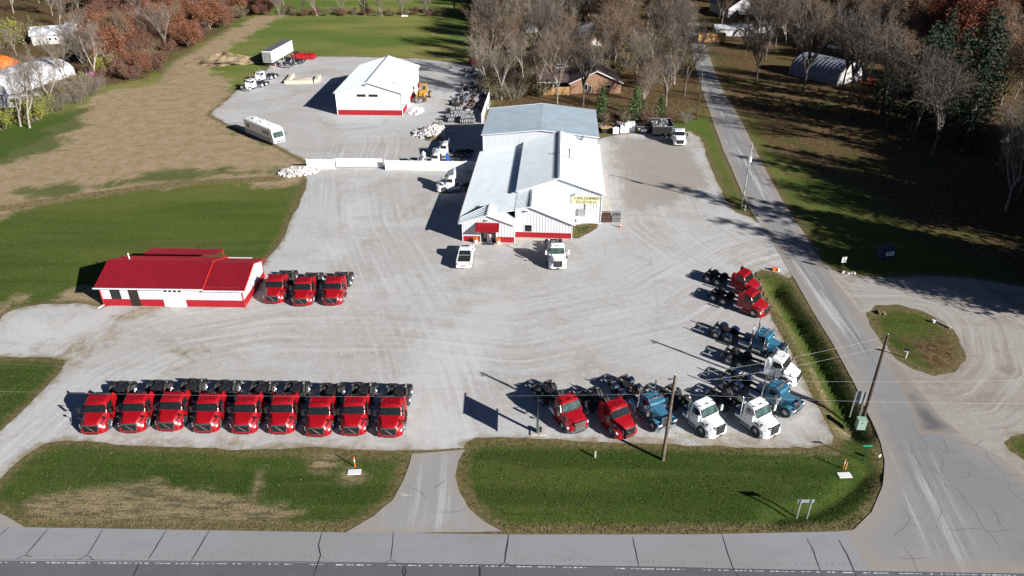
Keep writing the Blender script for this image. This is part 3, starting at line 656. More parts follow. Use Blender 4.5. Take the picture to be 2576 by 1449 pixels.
# ---- main workshop
MAIN=thing('workshop_building','long white metal workshop with stepped gable roofs and a red awning over its entrance','building',(*S(1807.7,942.8),0),R(-3.7))
mb=MB(); V0=7.95; V1=30.5; V2=46.7
zl=lambda u:2.90+(u+.4)*.195           # left lean-to slope
sk=[(2.6,4.85,0,2.3)]
wall(mb,(0,0),(7.45,0),0,.9,mat=rs,skip=sk); wall(mb,(0,0),(7.45,0),.9,gab((0,2.9),(.49,4.2),(1,2.85)),mat=ws,skip=sk)
wall(mb,(7.45,0),(7.45,1.8),0,.9,mat=rs); wall(mb,(7.45,0),(7.45,1.8),.9,2.85,mat=ws)
sk2=[(1.35,2.45,1.0,2.1)]
wall(mb,(7.45,1.8),(15.6,1.8),0,.9,mat=rs,skip=sk2); wall(mb,(7.45,1.8),(15.6,1.8),.9,gab((0,4.45),(.262,4.86),(1,2.4)),mat=ws,skip=sk2)
wall(mb,(15.6,1.8),(15.6,V0),0,2.4,mat=ws)
wall(mb,(0,V1),(0,0),0,.9,mat=rs); wall(mb,(0,V1),(0,0),.9,2.9,mat=ws)
wall(mb,(7.4,V0),(19.92,V0),0,gab((0,4.75),(.49,6.88),(1,4.6)),mat=ws)
wall(mb,(19.92,V0),(19.92,V1),0,4.6,mat=ws)
wall(mb,(7.4,V1),(7.4,V0),4.2,4.76,mat=ws)
mb.build('wall',parent=MAIN)
mb=MB(); gable_shell(mb,0,20.1,V1,V2,6.0,7.05,wm=ws); mb.build('rear_wall',parent=MAIN)
mb=MB(); roof(mb,(-.45,V1+.1,2.88),(-.45,1.5,2.88),(7.45,1.5,zl(7.4)),(7.45,V1+.1,zl(7.4)),mat=wr); mb.build('left_roof',parent=MAIN)
mb=MB()
roof(mb,(7.45,V0,zl(7.4)),(7.45,1.5,zl(7.4)),(9.6,1.5,4.98),(9.6,V0,5.02),mat=wr)
roof(mb,(15.95,1.45,2.38),(15.95,V0,2.42),(9.6,V0,5.03),(9.6,1.45,4.99),mat=wr)
mb.mat(M['galv']).box((9.6,4.7,5.05),(.3,6.5,.06)); mb.build('front_gable_roof',parent=MAIN)
mb=MB()
roof(mb,(-.44,1.9,2.95),(-.44,-.32,2.95),(3.65,-.32,4.34),(3.65,3.9,4.34),mat=wr)
roof(mb,(7.55,-.32,2.88),(7.55,2.0,2.88),(3.65,3.9,4.35),(3.65,-.32,4.35),mat=wr)
mb.mat(tr_).box((3.65,1.7,4.37),(.25,4.1,.06)); mb.build('entrance_roof',parent=MAIN)
mb=MB()
roof(mb,(7.2,V1,4.80),(7.2,V0-.35,4.80),(13.55,V0-.35,6.98),(13.55,V1,6.98),mat=wr)
roof(mb,(20.5,V0-.35,4.62),(20.5,V1,4.62),(13.55,V1,7.0),(13.55,V0-.35,7.0),mat=wr)
mb.mat(M['galv']).box((13.5,(V0+V1)/2,7.03),(.35,V1-V0,.07)); mb.build('tall_roof',parent=MAIN)
mb=MB()
roof(mb,(-.3,V2+.4,6.02),(-.3,V1-.3,6.02),(10.1,V1-.3,7.12),(10.1,V2+.4,7.12),mat=M['galv_roof'])
roof(mb,(20.45,V1-.3,6.02),(20.45,V2+.4,6.02),(10.1,V2+.4,7.12),(10.1,V1-.3,7.12),mat=M['galv_roof'])
mb.build('rear_roof',parent=MAIN)
def bar_part(a,b,name='trim',w=.08):
    mb=MB(); mb.mat(tr_); mb.tube([a,b],w,4); mb.build(name,parent=MAIN)
for a,b in (((-.33,V1-.33,6.0),(10.1,V1-.35,7.09)),((10.1,V1-.35,7.09),(20.48,V1-.33,6.0)),((-.33,V2+.42,6.0),(10.1,V2+.42,7.13)),((10.1,V2+.42,7.13),(20.48,V2+.42,6.0)),((7.2,V0-.38,4.76),(13.55,V0-.38,6.96)),((13.55,V0-.38,6.96),(20.53,V0-.38,4.58)),((9.6,1.42,4.96),(16.0,1.42,2.34)),((7.5,1.45,4.5),(9.6,1.42,4.96)),((-.47,-.34,2.88),(3.65,-.34,4.30)),((3.65,-.34,4.30),(7.6,-.34,2.84))): bar_part(a,b,'fascia')
for a,b in (((0,-.02,0),(0,-.02,2.85)),((7.47,-.02,0),(7.47,-.02,2.85)),((15.63,1.78,0),(15.63,1.78,2.4)),((19.95,V0-.02,0),(19.95,V0-.02,4.6)),((0.0,V1-.02,3.2),(0.0,V1-.02,6.0))): bar_part(a,b,'corner_trim',.06)
for c,d in (((-.55,V1/2,2.84),(.2,V1,.14)),((20.6,(V0+V1)/2,4.56),(.18,V1-V0,.14)),((16.03,4.7,2.32),(.14,6.4,.12))): mb=MB(); mb.mat(tr_).box(c,d); mb.build('gutter',parent=MAIN)
mb=MB(); mb.mat(tr_).tube([(16.1,7.2,2.3),(16.1,7.2,.35),(16.3,7.15,.3),(20.2,7.0,.18)],.06,6); mb.build('downspout',parent=MAIN)
mb=MB(); mb.mat(tr_).tube([(20.55,V0-.2,4.5),(20.05,V0-.08,4.0),(20.05,V0-.08,.1)],.06,6); mb.build('downspout',parent=MAIN)
mb=MB(); mb.mat(M['dark_hole']).b2((2.6,-.03,0),(4.85,.3,2.25)); mb.mat(tr_).b2((2.55,-.06,0),(2.63,.0,2.3)).b2((4.82,-.06,0),(4.9,0,2.3)); dr=mb.build('entrance_doorway',parent=MAIN)
mb=MB(); mb.mat(M['glass']).b2((2.67,-.06,.1),(3.55,-.035,2.15)).b2((4.05,-.06,.1),(4.78,-.035,2.15)).mat(M['galv']).b2((3.57,-.07,.05),(3.63,-.03,2.2)).b2((3.2,-.08,.7),(3.35,-.06,1.5)); mb.build('glass_door',parent=dr)
mb=MB(); roof(mb,(2.0,-1.4,2.3),(5.3,-1.4,2.3),(5.3,-.05,3.05),(2.0,-.05,3.05),mat=M['red_siding'],rib=.22); mb.mat(M['red_siding']).poly([(2.0,-1.35,2.25),(2.0,-.03,3.0),(2.0,-.03,2.2)]).poly([(5.3,-1.35,2.25),(5.3,-.03,3.0),(5.3,-.03,2.2)]); mb.build('awning',parent=MAIN)
mb=MB(); mb.mat(tr_).b2((8.78,1.72,.96),(9.95,1.79,2.14)); wi=mb.build('window_frame',parent=MAIN)
mb=MB(); mb.mat(M['glass']).b2((8.87,1.70,1.03),(9.86,1.75,2.06)); mb.build('window',parent=MAIN)
for c in ((3.5,-.14,3.5),(9.0,1.62,4.3)):
    mb=MB(); mb.mat(tr_).box(c,(.4,.2,.16)).mat(M['dark_hole']).box((c[0],c[1]-.12,c[2]-.02),(.42,.1,.12)); mb.build('wall_lamp',parent=MAIN)
mb=MB(); mb.mat(M['concrete']).b2((7.47,1.2,0),(15.6,1.77,.07)); mb.build('concrete_walk',parent=MAIN)
mb=MB(); mb.mat(M['concrete']).b2((0,-1.2,0),(8.5,-.04,.06)).b2((7.49,-.03,.0),(8.5,1.19,.06)); mb.build('concrete_walk',parent=MAIN)
mb=MB(); mb.mat(M['concrete']).b2((20.0,V0-.2,0),(22.0,V1,.055)); mb.build('side_walk',parent=MAIN)
SY=V0
mb=MB(); mb.mat(M['banner']).b2((15.45,SY-.08,2.95),(19.65,SY-.04,4.2)); ban=mb.build('wall_sign',parent=MAIN)
text_mesh('GLOBAL EQUIPMENT',.62,M['banner_ink'],'lettering',ban,(17.75,SY-.11,3.86),(R(90),0,0),.008,.70)
text_mesh('812-251-0113',.62,M['banner_ink'],'lettering',ban,(17.75,SY-.11,3.26),(R(90),0,0),.008,.85)
mb=MB(); mb.mat(M['banner_ink']).b2((15.5,SY-.105,3.12),(16.0,SY-.09,3.42)); mb.mat(M['sign_white']).b2((15.57,SY-.115,3.2),(15.93,SY-.106,3.34)).lathe([(.0,0),(.22,.0),(.22,.01)],(15.75,SY-.11,3.78),'Y',14); mb.build('emblem',parent=ban)
mb=MB(); mb.mat(M['galv']).box((17.1,SY-.2,1.6),(1.0,.32,1.1)); cb=mb.build('electrical_cabinet',parent=MAIN)
mb=MB(); mb.mat(M['galv']).tube([(17.7,SY-.12,1.2),(17.7,SY-.12,2.95)],.06,6); mb.build('conduit',parent=MAIN)
mb=MB(); mb.mat(M['galv']).tube([(17.25,SY-.2,1.05),(17.25,SY-.2,0)],.08,6); mb.build('conduit',parent=MAIN)
mb=MB(); mb.mat(M['galv']).tube([(16.0,SY-.05,4.5),(16.05,SY-.45,4.5)],.12,8); mb.build('wall_lamp',parent=MAIN)
mb=MB(); mb.mat(M['frame']).tube([(15.1,17.8,6.2),(15.1,17.8,8.0)],.09,8).lathe([(0,.15),(.17,.05),(.17,0)],(15.1,17.8,8.0),'Z',10); mb.build('flue_pipe',parent=MAIN)
mb=MB(); mb.mat(M['galv']).tube([(17.5,V1-.5,5.4),(17.5,V1-.9,5.5),(17.5,V1-1.2,6.4)],.38,8); mb.build('exhaust_fan_duct',parent=MAIN)

def freestanding_(name,label,cat,mbs,loc,rz=0,parent=None):
    t=thing(name,label,cat,loc,rz)
    for n,m in mbs: m.build(n,parent=t,smooth=35)
    return t
def atmain(u,v):
    a=R(-3.7); o=MAIN.location; return (o.x+u*math.cos(a)-v*math.sin(a),o.y+u*math.sin(a)+v*math.cos(a))
# heat pump by the wall, pallets crates, planters, mat, cone
t=thing('heat_pump','cream heat pump unit with a dark grille on the grass beside the workshop wall','heat pump',(*atmain(16.2,7.4),.04),R(-4))
m=MB(); m.mat(M['pot']).box((.3,0,.5),(1.1,.9,.95)); m.build('casing',parent=t); m=MB(); m.mat(M['dark_hole']).box((.0,-.46,.55),(.42,.03,.55)); m.build('grille',parent=t); m=MB(); m.mat(M['plastic']).box((-.45,0,.42),(.3,.7,.8)); m.build('side_unit',parent=t)
for i,(px,py,mt,lb) in enumerate(((2369,868,'rust','brown slatted steel crate on the gravel nearest the workshop corner'),(2408,868,'galv','grey steel crate on the gravel, on the far side of the brown crate'))):
    t=thing('steel_crate',lb,'crate',(*S(px,py),.03),R(-3),'steel crates by the workshop corner')
    m=MB(); mm=M['rust'] if i==0 else M['galv']; m.mat(M['dark_hole']).box((0,.6,.5),(1.0,1.5,.75)); m.build('load',parent=t)
    m=MB(); m.mat(mm)
    for sx in (-.62,.62):
        for sy in (-.2,1.45): m.box((sx,sy,.55),(.08,.08,1.1))
        for k in range(5): m.box((sx,.62,.12+k*.24),(.05,1.7,.1))
    for sy in (-.25,1.5):
        for k in range(5): m.box((0,sy,.12+k*.24),(1.3,.05,.1))
    for k in range(4): m.box((-.45+k*.3,.6,1.12),(.12,1.6,.05))
    m.build('slats',parent=t)
def cone(px,py,label,src=True):
    t=thing('traffic_cone',label,'cone',(*S(px,py),.03),0,'traffic cones')
    m=MB(); m.mat(M['orange']).lathe([(.17,.03),(.11,.35),(.05,.68),(0,.7)],n=12); m.build('cone_body',parent=t,smooth=35)
    m=MB(); m.mat(M['sign_white']).lathe([(.118,.33),(.085,.50),(.080,.50)],n=12); m.build('reflective_band',parent=t)
    m=MB(); m.mat(M['orange']).box((0,0,.02),(.38,.38,.04)); m.build('base',parent=t)
cone(2422,889,'orange traffic cone beside the grey steel crate near the workshop')
for u,lb in ((1.9,'white pot of orange flowers left of the entrance door'),(5.15,'white pot of orange flowers right of the entrance door')):
    t=thing('flower_pot',lb,'planter',(*atmain(u,-.45),.06),0,'flower pots at the entrance')
    m=MB(); m.mat(M['pot']).lathe([(0,.0),(.24,0),(.34,.5),(.30,.5),(.28,.42),(0,.42)],n=14); m.build('pot',parent=t,smooth=40)
    m=MB(); m.mat(M['flower']); rr=random.Random(int(u*10))
    for k in range(90):
        a=rr.uniform(0,2*PI); q=rr.random()**.5*.36; h=.5+rr.random()*.35*(1.2-q*1.6); m.box((q*math.cos(a),q*math.sin(a),h),(.09,.09,.07),rz=rr.random()*3,rx=rr.random())
    m.build('flowers',parent=t)
m=MB(); m.mat(M['mat']).box((0,0,.012),(1.75,1.0,.024)); o=m.build('door_mat',loc=(*atmain(3.75,-.62),.062),rz=R(-3.7)); tag(o,'dark grey mat on the concrete in front of the entrance door','mat')

# ---- far shed
SX,SY=S(1320,449)

SHED=thing('pole_shed','large white gabled shed with a red band along its base and two dark slit windows','shed',(SX,SY,0),R(-1.8))
m=MB(); wsh=14.3; lsh=25.6
gable_shell(m,0,wsh,0,lsh,4.95,7.1,band=1.15,bm=rs,wm=ws); m.build('wall',parent=SHED)
m=MB(); roof(m,(-.35,lsh+.3,4.9),(-.35,-.3,4.9),(wsh/2,-.3,7.2),(wsh/2,lsh+.3,7.2),mat=wr,rib=.6); roof(m,(wsh+.35,-.3,4.9),(wsh+.35,lsh+.3,4.9),(wsh/2,lsh+.3,7.21),(wsh/2,-.3,7.21),mat=wr,rib=.6)
m.mat(tr_).box((wsh/2,lsh/2,7.25),(.4,lsh+.6,.08)); m.build('roof',parent=SHED)
m=MB(); m.mat(tr_).tube([(-.38,-.33,4.85),(wsh/2,-.33,7.15)],.1,4).tube([(wsh/2,-.33,7.15),(wsh+.38,-.33,4.85)],.1,4).tube([(0,-.03,0),(0,-.03,4.9)],.09,4).tube([(wsh,-.03,0),(wsh,-.03,4.9)],.09,4).box((-.42,lsh/2,4.8),(.15,lsh,.14)).box((wsh+.42,lsh/2,4.8),(.15,lsh,.14)); m.build('trim',parent=SHED)
for x in (4.55,7.15): m=MB(); m.mat(tr_).b2((x,-.05,3.95),(x+2.15,-.02,4.7)).mat(M['glass']).b2((x+.1,-.08,4.05),(x+2.05,-.045,4.6)); m.build('window',parent=SHED)
m=MB(); m.mat(M['galv']).box((wsh/2-.4,-.25,6.75),(.6,.3,.3)); m.build('wall_lamp',parent=SHED)
m=MB(); m.mat(tr_).box((wsh-1.4,4.6,5.9),(.25,.25,1.5)); m.build('flue_pipe',parent=SHED)
for v_ in (5.5,17): m=MB(); m.mat(tr_).b2((wsh+.1,v_,0),(wsh+.15,v_+4.5,4.3)); m.build('side_door',parent=SHED)
m=MB(); m.mat(M['galv']).box((wsh+.2,11.3,4.3),(.3,.3,.25)); m.build('wall_lamp',parent=SHED)

# ---- red-roofed office
OFF=thing('office_building','low white office with a red metal roof, red base band and white garage door','office',(*S(409.5,1194),0),R(-1.51))
m=MB(); D=7.4; OW=17.35; OB=12.9
sk=[(1.2,2.35,1.0,2.3),(3.45,4.55,0,2.5),(7.55,10.2,0,2.5)]
wall(m,(0,0),(OW,0),0,1.0,mat=rs,skip=sk); wall(m,(0,0),(OW,0),1.0,2.8,mat=ws,skip=sk)
wall(m,(OW,0),(OW,D),0,1.0,mat=rs); wall(m,(OW,0),(OW,D),1.0,gab((0,2.75),(.5,4.05),(1,2.75)),mat=ws)
wall(m,(OW,D),(0,D),0,2.75,mat=ws); wall(m,(0,D),(0,0),0,gab((0,2.75),(.5,4.1),(1,2.75)),mat=ws); m.build('wall',parent=OFF)
m=MB(); rr_=M['red_roof']; h2=D/2
roof(m,(-.4,-.45,2.78),(OB,-.45,2.78),(OB,h2,4.30),(-.4,h2,4.30),mat=rr_,rib=.24); roof(m,(OB,D+.45,2.78),(-.4,D+.45,2.78),(-.4,h2,4.31),(OB,h2,4.31),mat=rr_,rib=.24); m.build('roof',parent=OFF)
m=MB(); roof(m,(OB,-.45,2.63),(OW+.5,-.45,2.63),(OW+.5,h2,4.12),(OB,h2,4.12),mat=rr_,rib=.24); roof(m,(OW+.5,D+.45,2.63),(OB,D+.45,2.63),(OB,h2,4.13),(OW+.5,h2,4.13),mat=rr_,rib=.24); m.build('roof',parent=OFF)
for P_ in ([(OB,-.47,2.83),(OB,h2,4.36),(OB,D+.47,2.83)],[(OW+.53,-.47,2.62),(OW+.53,h2,4.13),(OW+.53,D+.47,2.62)]): m=MB(); m.mat(M['red_trim']).tube(P_,.10,4); m.build('verge_trim',parent=OFF)
for P_ in ([(0,-.04,0),(0,-.04,2.7)],[(OW+.04,-.04,0),(OW+.04,-.04,2.7)],[(OW+.04,D,0),(OW+.04,D,2.7)]): m=MB(); m.mat(M['red_trim']).tube(P_,.08,4); m.build('corner_trim',parent=OFF)
m=MB(); m.mat(M['galv']).tube([(0,-.1,.15),(-.45,-.65,.05)],.06,6); m.build('downspout_elbow',parent=OFF)
for c,d in (((6.2,-.53,2.72),(13.3,.13,.12)),((15.35,-.53,2.57),(4.9,.13,.12)),((9.5,D+.52,2.7),(13,.1,.1))): m=MB(); m.mat(tr_).box(c,d); m.build('gutter',parent=OFF)
m=MB(); m.mat(M['plastic']).b2((1.2,-.05,1.0),(2.4,-.01,2.3)).mat(M['glass']).b2((1.28,-.08,1.07),(2.32,-.04,2.22)); m.build('window',parent=OFF)
m=MB(); m.mat(M['plastic']).b2((3.45,-.05,0),(4.6,-.01,2.5)).mat(M['door_brown']).b2((3.57,-.09,.05),(4.48,-.04,2.4)); d=m.build('door',parent=OFF)
m=MB(); m.mat(M['glass']).lathe([(0,-.1),(.25,-.1),(.25,-.08)],(4.02,0,.78),'Y',14); m.build('oval_window',parent=d)
m=MB(); m.mat(tr_).b2((7.55,-.07,0),(10.25,-.01,2.5)); d=m.build('garage_door',parent=OFF)
for k in range(4): m=MB(); m.mat(M['glass']).b2((7.85+k*.58,-.09,2.08),(8.22+k*.58,-.06,2.36)); m.build('door_light',parent=d)
m=MB(); m.mat(tr_).tube([(1.7,4.9,3.7),(1.7,4.9,4.75)],.08,8); m.build('vent_pipe',parent=OFF)
m=MB(); roof(m,(11.4,10.3,2.72),(1.9,10.3,2.72),(1.9,D+.5,3.18),(11.4,D+.5,3.18),mat=rr_,rib=.24); m.build('porch_roof',parent=OFF)
for x in (2.0,6.6,11.3): m=MB(); m.mat(M['red_trim']).box((x,10.1,1.35),(.14,.14,2.7)); m.build('porch_post',parent=OFF)
m=MB(); m.mat(M['dark_hole']).b2((.7,D+.1,0),(1.6,D+1.3,1.7)); m.build('fuel_cabinet',parent=OFF)

# ---- white vinyl fences and gate
def vfence(name,label,P,nP,h=1.85,grp='white vinyl fences'):
    t=thing(name,label,'fence',(*P[0],0.03),0,grp); o=Vector(P[0])
    a=Vector((0,0)); 
    for i in range(len(P)-1):
        p=Vector(P[i])-o; q=Vector(P[i+1])-o; n=nP[i]; d=(q-p)/n; ang=math.atan2(d.y,d.x)
        for k in range(n):
            c=p+d*(k+.5); m=MB(); m.mat(M['trim']).box((c.x,c.y,h/2),(d.length-.24,.045,h-.08),rz=ang).box((c.x,c.y,h-.06),(d.length-.13,.07,.09),rz=ang).box((c.x,c.y,.12),(d.length-.13,.07,.12),rz=ang); m.build('panel',parent=t)
        for k in range(n+1 if i==len(P)-2 else n):
            c=p+d*k; m=MB(); m.mat(M['trim']).box((c.x,c.y,(h+.1)/2),(.13,.13,h+.1),rz=ang).box((c.x,c.y,h+.12),(.16,.16,.05),rz=ang,taper=(.3,.3)); m.build('post',parent=t)
    return t
vfence('vinyl_fence','short white vinyl fence of two panels left of the sliding gate',[S(1202,661),S(1309,662)],[2])
vfence('vinyl_fence','long white vinyl fence from the sliding gate to the workshop wall',[S(1507,665),S(1874,670)],[7])
vfence('vinyl_fence','white vinyl fence running away behind the workshop beside the scrap heap',[S(1882,482),S(1913,388)],[8],2.1)
t=thing('sliding_gate','wide white sliding gate between the two vinyl fences','gate',(*S(1312,657),.03),0); A=Vector(S(1312,657)); B=Vector(S(1496,659)); L=(B-A).length; an=math.atan2(B.y-A.y,B.x-A.x); t.rotation_euler=(0,0,an)
m=MB(); m.mat(M['trim']).box((L/2,.35,.95),(L,.05,1.6)); m.build('panel',parent=t)
m=MB(); m.mat(M['galv']).box((L/2+1.5,.42,1.82),(L+6,.05,.06)).box((L/2,.35,.1),(L,.08,.08)).box((0,.35,1),(.08,.08,1.9)).box((L,.35,1),(.08,.08,1.9)); m.build('frame',parent=t)

# ---- background houses
def simple_house(name,label,loc,rz,w,d,ez,rzh,wm,rm,tm,wins=(),cat='house',ridge='v'):
    t=thing(name,label,cat,(*loc,0),rz,None,.9); m=MB()
    wall(m,(0,0),(w,0),0,gab((0,ez),(.5,rzh),(1,ez)) if ridge=='v' else ez,rib=99,mat=wm); wall(m,(w,0),(w,d),0,ez if ridge=='v' else gab((0,ez),(.5,rzh),(1,ez)),rib=99,mat=wm)
    wall(m,(w,d),(0,d),0,gab((0,ez),(.5,rzh),(1,ez)) if ridge=='v' else ez,rib=99,mat=wm); wall(m,(0,d),(0,0),0,ez if ridge=='v' else gab((0,ez),(.5,rzh),(1,ez)),rib=99,mat=wm); m.build('wall',parent=t)
    m=MB(); e=.5; s=(rzh-ez)/((w if ridge=='v' else d)/2)*e
    if ridge=='v':
        roof(m,(-e,d+e,ez-s+.08),(-e,-e,ez-s+.08),(w/2,-e,rzh+.08),(w/2,d+e,rzh+.08),rib=99,mat=rm,th=.15); roof(m,(w+e,-e,ez-s+.08),(w+e,d+e,ez-s+.08),(w/2,d+e,rzh+.081),(w/2,-e,rzh+.081),rib=99,mat=rm,th=.15)
    else:
        roof(m,(-e,-e,ez-s+.08),(w+e,-e,ez-s+.08),(w+e,d/2,rzh+.08),(-e,d/2,rzh+.08),rib=99,mat=rm,th=.15); roof(m,(w+e,d+e,ez-s+.08),(-e,d+e,ez-s+.08),(-e,d/2,rzh+.081),(w+e,d/2,rzh+.081),rib=99,mat=rm,th=.15)
    m.build('roof',parent=t)
    if tm:
        m=MB(); m.mat(tm)
        if ridge=='v': m.tube([(-e,-e-.05,ez-s),(w/2,-e-.05,rzh),(w+e,-e-.05,ez-s)],.14,4)
        else: m.tube([(-e,-e-.05,ez-s),(w+e,-e-.05,ez-s)],.14,4)
        m.build('fascia',parent=t)
    for (x0,z0,x1,z1,mt) in wins:
        m=MB(); m.mat(M['trim']).b2((x0,-.05,z0),(x1,-.01,z1)).mat(M[mt]).b2((x0+.1,-.08,z0+.1),(x1-.1,-.045,z1-.1)); m.build('window' if z0>.3 else 'door',parent=t)
    return t
bh=simple_house('brick_house','tan brick house with a brown shingle roof behind the workshop, half hidden by bare trees',S(2228,366),R(1.5),13.5,16,2.9,5.9,M['brick'],M['shingle'],M['trim'],[(3.2,.9,4.6,2.6,'glass'),(9.6,1.2,10.8,2.4,'glass'),(5.0,.2,5.6,2.2,'glass')])
m=MB(); roof(m,(-9,1.5,2.7),(0,1.5,2.7),(0,8,3.6),(-9,8,3.6),rib=99,mat=M['shingle']); m.mat(M['trim']).box((-6,1.4,2.65),(6,.2,.35))
for x in (-8,-4.5): m.box((x,1.6,1.3),(.2,.2,2.6))
m.build('carport_roof',parent=bh)
t=thing('board_fence','short cedar board fence beside the brick house','fence',(*S(2122,372),0),R(1)); m=MB(); m.mat(M['fence_wood'])
for k in range(10): m.box((3.1,0,.15+k*.19),(6.2,.05,.17))
m.build('boards',parent=t)
m=MB(); m.mat(M['fence_wood'])
for x in (0,2.1,4.2,6.2): m.box((x,.06,1),(.12,.12,2.1))
m.build('posts',parent=t)
simple_house('brick_house','grey-roofed brick house with white windows further back among the bare trees',S(2222,186),R(3),18,13,2.9,5.6,M['brick'],M['shingle_grey'],M['trim'],[(7.5,.6,9.2,2.6,'sign_white'),(9.8,.6,10.8,2.6,'sign_white'),(1,.6,2.2,2.6,'sign_white')])
simple_house('garden_shed','small white shed behind the bare trees beyond the scrap yard',S(2055,128),0,4.2,4,3.4,4.4,M['tarp'],M['tarp'],None,[],'shed')
t=thing('box_container','yellow storage container behind two bare trees','container',(*S(2726,170),0),R(2),None,.82); m=MB(); m.mat(M['yellow_box']).box((5.2,1.4,1.9),(10.4,2.8,3.0)); m.build('body',parent=t); m=MB(); m.mat(M['yellow_box']).box((5.2,1.4,3.43),(10.5,2.9,.08)); m.build('roof',parent=t)
m=MB(); m.mat(M['frame'])
for x in (1.5,3.8,6.2,8.8): m.box((x,1.4,.2),(.8,2.4,.4))
m.build('supports',parent=t)
simple_house('mobile_home','white mobile home with a patched white roof behind the yellow container',S(2795,141),R(-2),13,6,2.6,3.6,M['old_white'],M['tarp'],None,[(10,1,11,2.1,'glass')],'mobile home','u')
simple_house('mobile_home','pale grey mobile home right of the patched white one',S(2905,128),R(-1),9.5,5,2.5,3.2,M['trim'],M['quonset'],None,[(2.5,1.1,5.5,2.0,'glass'),(8,.8,9,2.2,'glass')],'mobile home','u')
simple_house('barn','large barn with a dark blue-grey roof at the far top right',S(2842,72),R(8),14,20,4,8.5,M['old_white'],M['blue_roof'],None,[],'barn')
simple_house('open_shed','small shed with a pale roof beside the far blue-grey barn',S(2890,76),R(2),10,6,2.2,3.4,M['shingle'],M['old_white'],None,[],'shed','u')
simple_house('old_barn','old pale barn with a white metal roof in the left wood',S(130,178),R(24),14,8,3.4,5.4,M['old_white'],M['tarp'],None,[(5,1.2,6,2.2,'glass'),(6.8,1.2,7.6,2.2,'glass')],'barn','u')
for i,(p,L,lb) in enumerate(((S(212,146),9,'white lean-to shed just right of the old pale barn'),(S(262,132),10,'white lean-to shed at the wood edge, furthest right of the old pale barn'))):
    t=thing('lean_to_shed',lb,'shed',(*p,0),R(20)); m=MB(); m.mat(M['old_white']).box((L/2,2,1.2),(L,3.6,2.4)); m.build('wall',parent=t); m=MB(); m.mat(M['tarp']).box((L/2,2,2.6),(L+.8,4.4,.12),rx=R(8)); m.build('roof',parent=t)
def hoop(name,label,A,B,hw,h,mat,end,cat,ribs=True,n=18,pitch=.5):
    A=Vector(A);B=Vector(B);L=(B-A).length; t=thing(name,label,cat,(*A,0),math.atan2(B.y-A.y,B.x-A.x)); m=MB(); m.mat(mat)
    k=int(L/pitch) if ribs else 12; secs=[]
    for i in range(k+1):
        x=L*i/k; s=1+(.03 if (i%2 and ribs) else 0); secs.append([(x,hw*s*math.cos(PI*j/n),h*s*max(0,math.sin(PI*j/n))**.8) for j in range(n+1)])
    m.loft(secs,cap=False,closed=False); m.build('arched_roof',parent=t,smooth=None if ribs else 60)
    for x in (.02,L-.02):
        m=MB(); m.mat(end).poly([(x,hw*.98*math.cos(PI*j/n),h*.98*max(0,math.sin(PI*j/n))**.8) for j in range(n+1)]); m.build('end_wall',parent=t)
    return t
qa=Vector(S(3262,336));qb=Vector(S(3368,312)); qc=(qa+qb)/2; qw=(qb-qa).length/2; qd=Vector(S(3116,308))-qa; ql=qd.length; qn=(qb-qa).normalized(); qp=Vector((-qn.y,qn.x)); qp=qp if qp.dot(qd)>0 else -qp
hoop('quonset_hut','corrugated steel arched hut with a white end wall among the trees on the right',tuple(qc),tuple(qc+qp*14.5),qw*.92,5.0,M['quonset'],M['old_white'],'hut',True,20,.55)
hoop('tarp_shelter','long white tarp shelter with an arched roof in the left wood',S(-60,372),S(215,286),6.6,4.2,M['tarp'],M['old_white'],'shelter',False)
t=thing('camper_trailer','white camper trailer parked in front of the tarp shelter in the left wood','trailer',(*S(-10,428),0),R(20)); m=MB(); m.mat(M['old_white']).loft([[(x,y*w,z) for y,z in ((-1.2,.5),(1.2,.5),(1.25,2.6),(.9,3),(-.9,3),(-1.25,2.6))] for x,w in ((0,.9),(.4,1),(10,1),(10.6,.9))]); m.build('body',parent=t,smooth=40); m=MB(); m.mat(M['glass']).box((4,-1.27,2),(1.6,.03,.6)).box((7.5,-1.27,2),(1.2,.03,.6)); m.build('side_window',parent=t)
m=MB(); m.mat(M['frame']).lathe([(0,-.1),(.36,-.1),(.36,.1),(0,.1)],(5,-1.2,.36),'Y',12).lathe([(0,-.1),(.36,-.1),(.36,.1),(0,.1)],(5,1.2,.36),'Y',12); m.build('wheels',parent=t)
def mound(name,label,cat,loc,rx,ry,h,mat,seed=0,n=22,kind=None,rough=.25,rz=0):
    r=random.Random(seed); m=MB(); m.mat(mat); secs=[]
    for i in range(7):
        f=i/6; rad=math.cos(f*PI/2)**.8; secs.append([(rx*rad*math.cos(2*PI*k/n)*(1+rough*r.uniform(-1,1)*(1-f)),ry*rad*math.sin(2*PI*k/n)*(1+rough*r.uniform(-1,1)*(1-f)),h*f*(1+rough*.6*r.uniform(-1,1)) if i else -.1) for k in range(n)])
    m.loft(secs); o=m.build(name,loc=(*loc,0),rz=rz,smooth=60 if rough<.3 else None); return tag(o,label,cat,kind=kind)
mound('tarp_covered_heap','bright orange tarp over a heap at the left edge of the wood','tarp heap',S(8,262),5.5,3.6,3.2,M['orange_tarp'],2)
t=thing('playhouse','small pink plastic playhouse at the edge of the left wood','playhouse',(*S(358,303),0),.3); m=MB(); m.mat(M['pink']).box((0,0,.8),(1.8,1.4,1.6)); m.build('wall',parent=t); m=MB(); m.mat(M['dark_hole']).box((0,0,1.75),(2.0,1.6,.5),taper=(.9,.1)); m.build('roof',parent=t)
